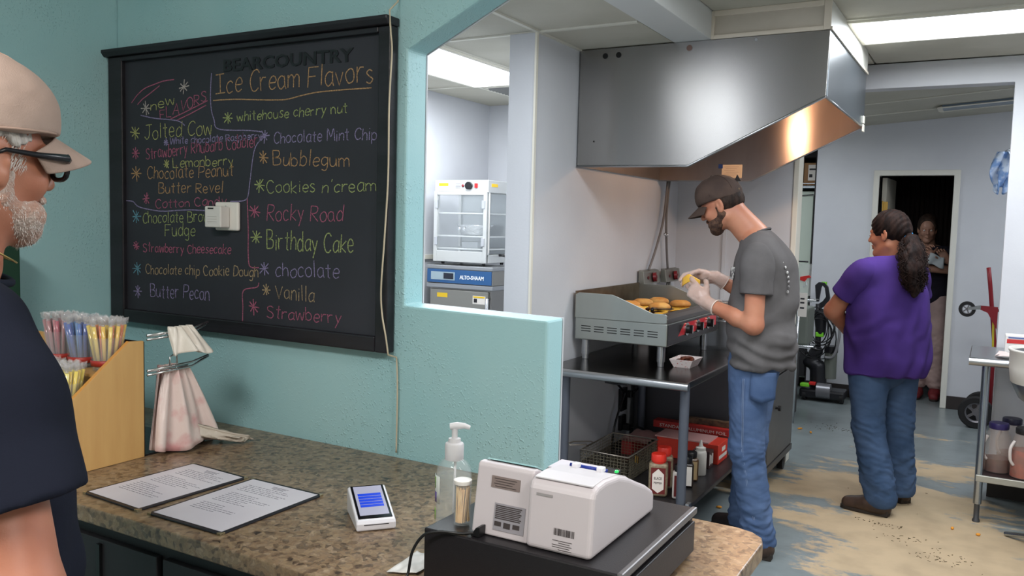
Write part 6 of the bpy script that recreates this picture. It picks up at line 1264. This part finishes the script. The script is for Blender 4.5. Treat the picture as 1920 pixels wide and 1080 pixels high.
sdf_obj('beard', [([cap(HP(-.002,.056,-.050),HP(.062,.020,-.100),.0235,.0225,.02), cap(HP(-.002,-.056,-.050),HP(.062,-.020,-.100),.0235,.0225,.02), ell(HP(.066,0,-.102),(.030,.030,.026),HM,.02), ell(HP(.050,.034,-.075),(.040,.028,.028),HM,.02), ell(HP(.050,-.034,-.075),(.040,.028,.028),HM,.02), cap(HP(.090,.020,-.052),HP(.094,0,-.046),.0065,.0065,.006), cap(HP(.090,-.020,-.052),HP(.094,0,-.046),.0065,.0065,.006), cap(HP(.010,.064,-.010),HP(.0,.060,-.05),.011,.016,.012), cap(HP(.010,-.064,-.010),HP(.0,-.060,-.05),.011,.016,.012), sub(ell(HP(.102,0,-.060),(.012,.022,.007),HM,.004))], .0036)], mat('dark_beard', (62,42,34), 0.8, c2=(92,66,50), ns=50, bump=0.8, bs=260), pm, 1, fold(.0016, 34, 6))
EW = mat('eye_white', (210,204,198), 0.2); EI = mat('eye_dark', (40,28,22), 0.15)
def eyes(P, parent, s=1.0):
    for sg in (1,-1):
        e = MB().ball(tuple(P(.0845,sg*.031,.0035)), .0098*s, 14, 10).build('eye', EW, parent, smooth=True); MB().ball(tuple(P(.0925,sg*.031,.002)), .0042*s, 10, 8).build('iris', EI, e, smooth=True)
eyes(HP, pm)
for sg in (1,-1): MB().tube([tuple(HP(.088,sg*.014,.024)), tuple(HP(.090,sg*.030,.029)), tuple(HP(.080,sg*.046,.024))], [.003,.004,.002], 6).build('eyebrow', HM2, pm, smooth=True)
# pale print on the shirt back and chest
PR = mat('shirt_print', (188,186,182), 0.7, c2=(98,95,95), ns=60, nmix=(0.45,0.55))
b = MB()
for k in range(7): z = 1.40-k*.022; x = [-.833,-.822,-.812,-.806,-.803,-.803,-.806][k]; b.ball((x+.004, 3.955, z), (.005,.013,.008), 8, 6)
b.build('back_print', PR, pm)
b = MB(); b.grid(lambda u, v: (-1.068+.026*u-.004*v, 3.962-.030*u, 1.37-.055*v), 4, 6); b.build('chest_print', PR, pm, smooth=True, solid=.002)
# folded cheese slice in his hands
ch = MB()
def chf(u, v):
    x = (u-.5)*.10; z = (v-.5)*.075; return (-1.295+x*.9, 4.075-.02*math.sin(PI*u)+.3*abs(x)*.4, 1.283+z*.55+.028*(1-abs(2*u-.9))-.01)
ch.grid(chf, 10, 8); tag(ch.build('cheese_slice', CHEESE, smooth=True, solid=.003), 'folded yellow cheese slice held in the gloved hands above the griddle', 'cheese')
# ---------------- woman in the purple shirt ----------------
SK2 = skin('brown_skin', (176,116,88), (160,98,74))
pw = thing('person', 'woman in purple shirt and jeans with a long dark ponytail, seen from behind', 'person', (-.5,5.12,0))
Fw = nv((-.80,.60,0)); Lw = A(-Fw[1],Fw[0],0); cW = A(-.495,5.12,0)
hcW = A(-.507,5.09,1.538); hFW = (-.95,.30,-.12); neckW = A(-.50,5.10,1.40)
hpW, HPW, HMW = head_prims(hcW, hFW, (0,0,1), .98, neckW, .050, True)
sWL, eWL, wWL = cW+Lw*.185+A(0,0,1.335), A(-.765,5.04,1.10), A(-.690,5.20,.955)
sWR, eWR, wWR = cW-Lw*.185+A(0,0,1.335), A(-.36,5.44,1.08), A(-.56,5.42,.98)
WH = dict(wr=wWL+A(.01,.02,-.02), d=(.12,.30,-.9), n=(.7,.6,.1), sd=(-.5,.8,0), curls=((20,25,15),(25,28,18),(28,30,18),(30,30,20)), s=.92)
WH2 = dict(wr=wWR, d=(-.85,.2,-.4), n=(-.2,-.8,-.4), sd=(0,0,1), curls=((20,25,15),(25,28,18),(28,30,18),(30,30,20)), s=.92)
tW = [cap(cW+A(0,0,1.25),cW+A(0,0,.9),.16,.16,.05,(Fw,.72)), cap(sWL,sWR,.06,.06,.04), cap((-.50,5.11,1.36),neckW,.055,.052,.03)]
legLW = [cap((-.555,5.045,.80),(-.545,5.03,.46),.095,.062,.03), cap((-.545,5.03,.46),(-.47,4.985,.10),.060,.040,.03)]
legRW = [cap((-.43,5.20,.80),(-.415,5.22,.46),.095,.062,.03), cap((-.415,5.22,.46),(-.385,5.255,.10),.060,.040,.03)]
bw = sdf_obj('body', [(hpW, .0045), ([cap(sWL,eWL,.058,.050,.02), cap(eWL,wWL,.050,.030,.02)]+hand_prims(**WH), .0045), ([cap(sWR,eWR,.058,.050,.02), cap(eWR,wWR,.050,.030,.02)]+hand_prims(**WH2), .006), (tW+legLW+legRW, .010)], SK2, pw, 1)
PUR = cloth('purple_tshirt', (68,47,113), .9)
tp = [cap(cW+A(0,0,1.26),cW+A(0,0,1.08),.205,.222,.06,(Fw,.72)), cap(cW+A(0,0,1.08),cW+A(.0,0,.80),.230,.236,.06,(Fw,.76)), cap(cW-Fw*.07+A(0,0,1.2),cW-Fw*.07+A(0,0,.86),.13,.165,.06,(Lw,1.15)), cap(cW+Lw*.16+A(0,0,1.325),cW-Lw*.16+A(0,0,1.325),.072,.072,.05), cap(cW+Lw*.07+A(0,0,1.365),cW-Lw*.07+A(0,0,1.365),.055,.055,.05), cut(cW+A(0,0,1.408)+Fw*.03,(Fw[0]*.18,Fw[1]*.18,1)), cut(cW+A(0,0,.762),(0,0,-1))]
def wfold(V, N):
    z = V[:,2]; a = np.clip((1.36-z)/.4, 0.1, 1); d = (V-cW)@Lw
    return a*(.0055*np.sin((d*1.5+z*.45)*40+3*wob(V,1.8,41,2))+.0085*wob(V*np.array([1,1,.4]), 3.2, 42, 2)+.0035*np.exp(-((z-1.04)/.07)**2)*np.sin(z*64+d*44+3*wob(V,3,7,2)))
oWL = nv(eWL-sWL); oWR = nv(eWR-sWR)
sdf_obj('t_shirt', [(tp, .0080), (slv(sWL+A(0,0,-.005), oWL, .074, .088), .006), (slv(sWR+A(0,0,-.005), oWR, .074, .084), .008)], PUR, pw, 2, wfold)
b = MB(); b.tube([tuple(cW+A(0,0,1.398)+Lw*.074*math.cos(t)+Fw*(.066*math.sin(t)+.006)-A(0,0,.012)*math.sin(t)) for t in np.linspace(0,2*PI,28,endpoint=False)], .005, 8, closed=True); b.build('collar', cloth('purple_collar', (80,56,142)), pw, smooth=True)
J2 = denim('dark_blue_denim', (70,90,120), (54,74,102))
q1 = [cap((-.57,5.045,.86),(-.548,5.03,.47),.116,.084,.03), cap((-.548,5.03,.47),(-.458,4.98,.09),.084,.086,.03), cut((-.47,4.98,.045),(0,0,-1)), cap(cW+A(0,0,.90),cW+A(0,0,.86),.185,.19,.04,(Fw,.75)), cut((0,0,.93),(0,0,1))]
q2 = [cap((-.425,5.20,.86),(-.415,5.22,.47),.114,.082,.03), cap((-.415,5.22,.47),(-.385,5.25,.09),.082,.082,.03), cut((-.47,4.98,.05),(0,0,-1)), cut((0,0,.93),(0,0,1))]
sdf_obj('jeans', [(q1, .0075), (q2, .0075)], J2, pw, 2, jean_fold(.0065, 51, .50, .20))
boot((-.405,4.955,0),(-.665,4.99,0), pw); boot((-.345,5.245,0),(-.52,5.40,0), pw)
HW = mat('wavy_dark_hair', (22,15,14), 0.65, spec=0.12, c2=(40,27,23), ns=40, scale=(1,1,.2), bump=0.7, bs=180)
Fh, Lh, Uh = frame(hFW)
hw = sdf_obj('hair', [([ell(HPW(-.014,0,.036), (.106,.085,.103), HMW, .01), ell(HPW(-.075,0,.006), (.045,.050,.045), HMW, .03), cut(HPW(.052,0,0), Fh*.9-Uh*.42), sub(ell(HPW(.035,0,-.06),(.075,.12,.062),HMW,.012)), cut(HPW(0,0,-.062), -Uh+Fh*.25)], .0045)], HW, pw, 1, lambda V, N: .0015*np.sin(((V-hcW)@Uh)*220+((V-hcW)@Fh)*160+4*wob(V,4,3,1)))
pony = [(-.408,5.055,1.532),(-.385,5.01,1.49),(-.372,4.965,1.42),(-.362,4.940,1.35),(-.352,4.935,1.28),(-.348,4.935,1.225)]
pr_ = [.024,.046,.062,.060,.048,.022]
sdf_obj('ponytail', [([cap(pony[i],pony[i+1],pr_[i],pr_[i+1],.02,(Fw,.7)) for i in range(5)], .0055)], HW, pw, 1, lambda V, N: .006*wob(V,7,9,3)+.004*wob(V*np.array([3,3,.5]),9,10,2))
b = MB(); rg = random.Random(9)
for k in range(230):
    a = rg.uniform(0,6.28); ph = rg.uniform(0,6); fr = rg.uniform(7,16); am = rg.uniform(.006,.026); out_ = rg.uniform(.80,1.12); pts = []
    end = rg.uniform(.70,1.0)
    for q in range(22):
        t = q/21*end*5; i = min(int(t),4); f_ = t-i; c_ = A(*pony[i])*(1-f_)+A(*pony[i+1])*f_; r_ = pr_[i]*(1-f_)+pr_[i+1]*f_
        r_ = max(r_*out_, .014); w_ = am*min(1,q/5)*math.sin(fr*q/21*2.2+ph)
        pts.append(tuple(c_+Lw*((r_+.002)*math.cos(a)+w_)+Fw*(.72*(r_+.002)*math.sin(a)+w_*.5)))
    b.tube(pts, [.0022]*21+[.0006], 4)
stuff(b.build('loose_curls', HW, pw, smooth=True))
b = MB(); b.tube([tuple(A(-.405,5.05,1.53)+Lw*.027*math.cos(t)+nv(A(.1,-.2,1))*.026*math.sin(t)) for t in np.linspace(0,2*PI,20,endpoint=False)], .0065, 8, closed=True); b.build('hair_tie', mat('bright_blue_band', (50,150,214), 0.5), pw, smooth=True)
eyes(HPW, pw)
# ---------------- person in the dark doorway ----------------
p3 = thing('person', 'person with folded arms standing in the unlit doorway, dark shirt, pale trousers', 'person', (-.48,8.80,0))
SK3 = skin('skin_in_shade', (158,118,98), (142,102,84))
c3_ = A(-.545,8.74,1.585); hp3, HP3, HM3 = head_prims(c3_, (.12,-.98,-.16), (0,0,1), .95, (-.53,8.78,1.44), .052)
HD = dict(wr=(-.50,8.56,1.335), d=(-.2,-.3,.9), n=(.5,-.8,0), sd=(1,0,0), curls=((40,50,30),)*4, s=.9)
HD2 = dict(wr=(-.36,8.57,1.32), d=(-.55,-.2,.8), n=(0,-1,0), sd=(-1,0,0), curls=((40,50,30),)*4, s=.9)
sdf_obj('body', [(hp3, .005), ([cap((-.70,8.80,1.36),(-.70,8.66,1.16),.048,.044,.02), cap((-.70,8.66,1.16),(-.50,8.58,1.30),.042,.028,.02)]+hand_prims(**HD), .005), ([cap((-.30,8.80,1.36),(-.27,8.66,1.22),.048,.042,.02), cap((-.27,8.66,1.22),(-.62,8.57,1.235),.042,.032,.02), cap((-.25,8.70,1.25),(-.36,8.58,1.31),.04,.028,.02)]+hand_prims(**HD2), .005), ([cap((-.49,8.82,1.3),(-.49,8.82,.95),.15,.14,.05,((0,1,0),.62)), cap((-.56,8.82,.9),(-.55,8.82,.1),.08,.045,.03), cap((-.42,8.82,.9),(-.40,8.82,.1),.08,.045,.03)], .012)], SK3, p3, 1)
sdf_obj('t_shirt', [([cap((-.49,8.82,1.32),(-.49,8.82,.98),.175,.165,.05,((0,1,0),.68)), cap((-.68,8.81,1.36),(-.30,8.81,1.36),.062,.062,.04), cap((-.69,8.80,1.34),(-.70,8.74,1.25),.064,.064,.03), cap((-.29,8.80,1.34),(-.28,8.74,1.25),.064,.064,.03), cut((0,0,.90),(0,0,-1)), cut((-.5,8.8,1.435),(0,0,1))], .009)], cloth('near_black_tshirt', (34,32,40)), p3, 2, fold(.006,4,61))
sdf_obj('trousers', [([cap((-.57,8.82,.93),(-.555,8.82,.5),.10,.082,.03), cap((-.555,8.82,.5),(-.55,8.82,.14),.08,.07,.03), cap((-.42,8.82,.93),(-.41,8.82,.5),.10,.082,.03), cap((-.41,8.82,.5),(-.40,8.82,.14),.08,.07,.03), cap((-.49,8.82,.95),(-.49,8.82,.9),.14,.14,.03,((0,1,0),.7)), cut((0,0,.09),(0,0,-1))], .009)], cloth('pale_rose_trousers', (178,154,148)), p3, 2, jean_fold(.006,63,.5,.2))
b3 = mat('dark_red_shoe', (110,34,38), 0.6); boot((-.55,8.88,0),(-.55,8.62,0), p3, 'shoe', .09, .042, b3); boot((-.40,8.88,0),(-.40,8.62,0), p3, 'shoe', .09, .042, b3)
sdf_obj('hair', [([ell((c3_[0],c3_[1]+.012,c3_[2]+.045), (.106,.086,.100), HM3, .01), cut((c3_[0],c3_[1]-.062,c3_[2]+.05), (0,-.9,-.35)), cut((c3_[0],c3_[1],c3_[2]-.05),(0,0,-1)), ell((c3_[0]+.01,c3_[1]+.02,c3_[2]+.10), (.06,.05,.04), None, .02)], .006)], HM2, p3, 1)
eyes(HP3, p3, .95)
cl_ = MB(); cl_.grid(lambda u, v: (-.54+.16*u, 8.535+.01*math.sin(9*u+4*v), 1.355-.10*v+.02*math.sin(5*u)), 12, 10)
tag(cl_.build('folded_cloth', mat('grey_cloth', (150,156,158), 0.8), smooth=True, solid=.02), 'grey cloth held by the person in the dark doorway', 'cloth')
# ---------------- older man in the foreground ----------------
po = thing('person', 'older man in beige cap, glasses and navy shirt at the counter', 'person', (-1.26,.65,0))
SK4 = skin('ruddy_skin', (178,120,94), (160,100,78))
hO = A(-1.268,.676,1.620); FO = (.05,.995,-.07); nO = A(-1.27,.636,1.475)
hpO, HPO, HMO = head_prims(hO, FO, (0,0,1), .94, nO, .062)
S_, Sm, E_, W_ = A(-1.110,.570,1.395), A(-1.05,.56,1.288), A(-.965,.545,1.09), A(-.84,.58,.93)
Sl2, El2, Wl2 = A(-1.47,.74,1.39), A(-1.53,.70,1.12), A(-1.52,.74,.88)
OH = dict(wr=W_, d=(.45,.88,-.1), n=(-.3,.1,-.9), sd=(-1,.4,0), curls=((15,25,15),)*4, s=1.0)
OH2 = dict(wr=Wl2, d=(.05,.1,-1), n=(1,0,0), sd=(0,1,0), curls=((15,25,15),)*4, s=1.0)
tO = [cap((-1.323,0.620,1.28),(-1.323,0.615,.95),.155,.16,.05,((.6,.8,0),.75)), cap((-1.171,0.545,1.38),(-1.471,0.715,1.38),.06,.06,.05), cap((-1.323,0.625,1.38),nO,.07,.062,.03), cap((-1.261,0.565,.92),(-1.241,0.555,.5),.09,.065,.03), cap((-1.241,0.555,.5),(-1.231,0.565,.1),.062,.045,.03), cap((-1.391,0.685,.92),(-1.391,0.685,.5),.09,.065,.03), cap((-1.391,0.685,.5),(-1.391,0.685,.1),.062,.045,.03)]
sdf_obj('body', [(hpO, .0032), ([cap(S_+(E_-S_)*.35,E_,.058,.054,.02), cap(E_,E_+(W_-E_)*.4,.053,.050,.02), cap(E_+(W_-E_)*.4,W_,.050,.031,.02)]+hand_prims(**OH), .0045), ([cap(Sl2,El2,.058,.048,.02), cap(El2,Wl2,.046,.030,.02)]+hand_prims(**OH2), .007), (tO, .011)], SK4, po, 1)
NAVY = cloth('navy_tshirt', (27,30,42), .85)
def ofold(V, N):
    z = V[:,2]; a = np.clip((1.42-z)/.3, 0.1, 1); return a*(.006*wob(V*np.array([1,1,.6]), 4, 71, 2)+.003*np.sin((V[:,0]+V[:,2]*.5)*50+3*wob(V,2,72,2)))
Bf = nv((.60,.80,0)); Bl = A(-Bf[1],Bf[0],0)
ts = [cap((-1.323,0.620,1.28),(-1.323,0.625,.98),.185,.195,.06,(Bf,.76)), cap((-1.276,0.675,1.18),(-1.271,0.680,1.02),.12,.13,.06), cap((-1.161,0.550,1.385),(-1.481,0.725,1.385),.072,.072,.05), cap((-1.251,0.585,1.40),(-1.401,0.665,1.40),.070,.070,.05), cut((-1.323,0.625,1.462),(.3,.35,1)), cut((0,0,.86),(0,0,-1))]
cn = nv((.301,.086,-.95))
sl_ = [cap((-1.118,.575,1.392),(-1.065,.572,1.31),.078,.084,.03), cap((-1.065,.572,1.31),(-.990,.560,1.15),.084,.092,.03), cut((-.958,.579,1.2125), cn)]
sl2_ = [cap(Sl2,Sl2+nv(El2-Sl2)*.3,.078,.088,.03), cut(Sl2+nv(El2-Sl2)*.2, nv(El2-Sl2))]
tso = sdf_obj('t_shirt', [(ts, .008), (sl_, .0045), (sl2_, .009)], NAVY, po, 2, ofold)
b = MB(); b.tube([tuple(A(-1.285,.648,1.464)+Bl*.078*math.cos(t)+Bf*.072*math.sin(t)-A(0,0,.020)*math.sin(t)) for t in np.linspace(0,2*PI,32,endpoint=False)], .006, 8, closed=True); b.build('collar', cloth('navy_collar', (34,38,50)), po, smooth=True)
sdf_obj('trousers', [([cap((-1.261,0.565,.92),(-1.241,0.555,.5),.11,.085,.03), cap((-1.241,0.555,.5),(-1.231,0.565,.12),.08,.07,.03), cap((-1.391,0.685,.92),(-1.391,0.685,.5),.11,.085,.03), cap((-1.391,0.685,.5),(-1.391,0.685,.12),.08,.07,.03), cap((-1.323,0.625,.98),(-1.323,0.625,.92),.165,.165,.03,(Bf,.78)), cut((0,0,.08),(0,0,-1))], .010)], cloth('dark_trousers', (40,42,50)), po, 2, jean_fold(.006,73,.5,.2))
boot((-1.231,0.525,0),(-1.081,0.745,0), po); boot((-1.391,0.645,0),(-1.241,0.865,0), po)
CAPG = mat('beige_cap_cloth', (172,150,138), 0.9, c2=(160,138,126), ns=8, bump=0.2, bs=500)
co, COP = cap_crown(hO, FO, (0,0,1), 'cap', CAPG, po, .94, low=.040, r=(.114,.092,.118), cz=.050)
brim(COP, 'brim', CAPG, co, z0=.052, ln=.068, droop=.030, arch=.036, w=64)
b = MB(); b.tube([tuple(COP(-.006+.1145*math.cos(t), .0925*math.sin(t), .044+.1*.1145*math.cos(t)+.0)) for t in np.linspace(0,2*PI,40,endpoint=False)], .0022, 6, closed=True); b.build('band_seam', mat('beige_seam', (164,138,124), 0.9), co, smooth=True)
for k in range(6):
    a = k*PI/3+.2; b = MB(); b.tube([tuple(COP(-.006+.1155*math.sin(t)*math.cos(a), .0935*math.sin(t)*math.sin(a), .050+.1195*math.cos(t))) for t in np.linspace(.06, 1.5, 10)], .0012, 5); b.build('panel_seam', mat('beige_seam', (164,138,124), 0.9), co, smooth=True)
MB().ball(tuple(COP(-.006,0,.170)), .007).build('top_button', CAPG, co, smooth=True)
for a in (.9,-.9,2.2,-2.2): MB().ball(tuple(COP(-.006+.1155*math.sin(.8)*math.cos(a), .0935*math.sin(.8)*math.sin(a), .050+.1195*math.cos(.8))), .0042).build('eyelet', mat('beige_seam', (164,138,124), 0.9), co, smooth=True)
# grey hair at temple and nape, white beard: short strands over a thin shell
FO_, LO_, UO_ = frame(FO)
GH = mat('grey_hair', (150,142,136), 0.6, c2=(186,180,174), ns=70, scale=(1,1,.3), bump=0.7, bs=300)
sdf_obj('hair', [([ell(HPO(-.018,0,.016), (.099,.0805,.078), HMO, .01), cut(HPO(.040,0,0), FO_*.95-UO_*.2), cut(HPO(0,0,.012), -UO_+FO_*.45), sub(ell(HPO(-.004,-.08,-.002),(.020,.03,.032),HMO,.006)), sub(ell(HPO(-.004,.08,-.002),(.020,.03,.032),HMO,.006))], .0034)], GH, po, 1, lambda V, N: .0012*np.sin(((V-hO)@FO_)*420+3*wob(V,6,3,1)))
WB = mat('white_beard', (186,168,158), 0.8, c2=(176,140,124), ns=45, bump=0.9, bs=320)
jaw = [cap(HPO(.0,.052,-.058),HPO(.066,.015,-.100),.0222,.0212,.02), cap(HPO(.0,-.052,-.058),HPO(.066,-.015,-.100),.0222,.0212,.02), ell(HPO(.068,0,-.100),(.025,.026,.021),HMO,.02), ell(HPO(.052,-.034,-.076),(.034,.024,.026),HMO,.02), ell(HPO(.052,.034,-.076),(.034,.024,.026),HMO,.02), cap(HPO(.090,.020,-.052),HPO(.095,0,-.047),.0065,.0065,.006), cap(HPO(.090,-.020,-.052),HPO(.095,0,-.047),.0065,.0065,.006), cap(HPO(.016,-.060,-.02),HPO(.010,-.056,-.05),.010,.014,.012), cap(HPO(.016,.060,-.02),HPO(.010,.056,-.05),.010,.014,.012)]
bd = sdf_obj('beard', [(jaw, .0032)], WB, po, 1, fold(.0014, 40, 16))
me = bd.data; b = MB(); rg = random.Random(4); offp = A(*root_of(po)); nvt = len(me.vertices); b2 = MB()
me.calc_loop_triangles() if False else None
co_ = np.zeros(nvt*3, np.float32); me.vertices.foreach_get('co', co_); co_ = co_.reshape(-1,3)+offp
nr_ = np.array([tuple(v.normal) for v in me.vertices])
for k in range(2000):
    i = rg.randrange(nvt); p = co_[i]; n_ = nr_[i]; d = nv(n_*.30+(-UO_)*.8+FO_*.1+A(rg.uniform(-.3,.3),rg.uniform(-.3,.3),rg.uniform(-.3,.3))); l = rg.uniform(.003,.006); s_ = nv(np.cross(d,n_))*.0004
    b.add([tuple(p-s_),tuple(p+s_),tuple(p+d*l)], [(0,1,2)])
for k in range(900):
    t = rg.uniform(-2.9,-.55); zz = rg.uniform(-.012,.034); p = HPO(-.018+.100*math.cos(t), .081*math.sin(t), zz); d = nv(-UO_*.8-FO_*.35+A(rg.uniform(-.2,.2),rg.uniform(-.2,.2),0)); l = rg.uniform(.008,.016); s_ = FO_*.0005
    if abs(t+PI/2) < .3 and zz < .03: continue
    b2.add([tuple(p-s_),tuple(p+s_),tuple(p+d*l)], [(0,1,2)])
stuff(b.build('beard_strands', mat('white_strand', (222,214,208), 0.5), po)); stuff(b2.build('hair_strands', mat('grey_strand', (196,190,184), 0.5), po))
eyes(HPO, po)
GF = mat('black_glasses_frame', (22,22,26), 0.25); gl = None
b = MB()
for sg in (1,-1):
    ring = []
    for k in range(20):
        t = 2*PI*k/20; yy = sg*.033+.025*math.copysign(abs(math.cos(t))**.7, math.cos(t)); zz = .004+.021*math.copysign(abs(math.sin(t))**.6, math.sin(t)); ring.append(tuple(HPO(.112-abs(yy)*.10, yy*1.04, zz)))
    b.tube(ring, .0038, 8, closed=True)
    b.tube([tuple(HPO(.104,sg*.062,.014)), tuple(HPO(.098,sg*.072,.015)), tuple(HPO(.050,sg*.080,.013)), tuple(HPO(.0,sg*.084,.014)), tuple(HPO(-.02,sg*.084,.004))], [.0065,.0065,.0045,.0032,.0025], 8)
b.tube([tuple(HPO(.111,-.010,.008)), tuple(HPO(.114,0,.010)), tuple(HPO(.111,.010,.008))], .0025, 6)
gl = b.build('glasses', GF, po, smooth=True)
for sg in (1,-1):
    b = MB(); b.add([tuple(HPO(.112-abs(sg*.033+.024*math.cos(t))*.16, sg*.033+.024*math.cos(t), .004+.017*math.sin(t))) for t in np.linspace(0,2*PI,18,endpoint=False)], [tuple(range(18))]); b.build('lens', mat('lens_glass', (220,232,226), 0.03, alpha=0.3), gl)
b = MB(); b.tube([tuple(HPO(-.03+.078*math.cos(t)+.01, .075*math.sin(t), -.128-.022*math.cos(t)+.006*math.sin(t*2))) for t in np.linspace(-2.3,2.3,30)], .0014, 6); b.build('necklace', mat('gold_chain', (206,176,110), 0.3, 0.9), po, smooth=True)
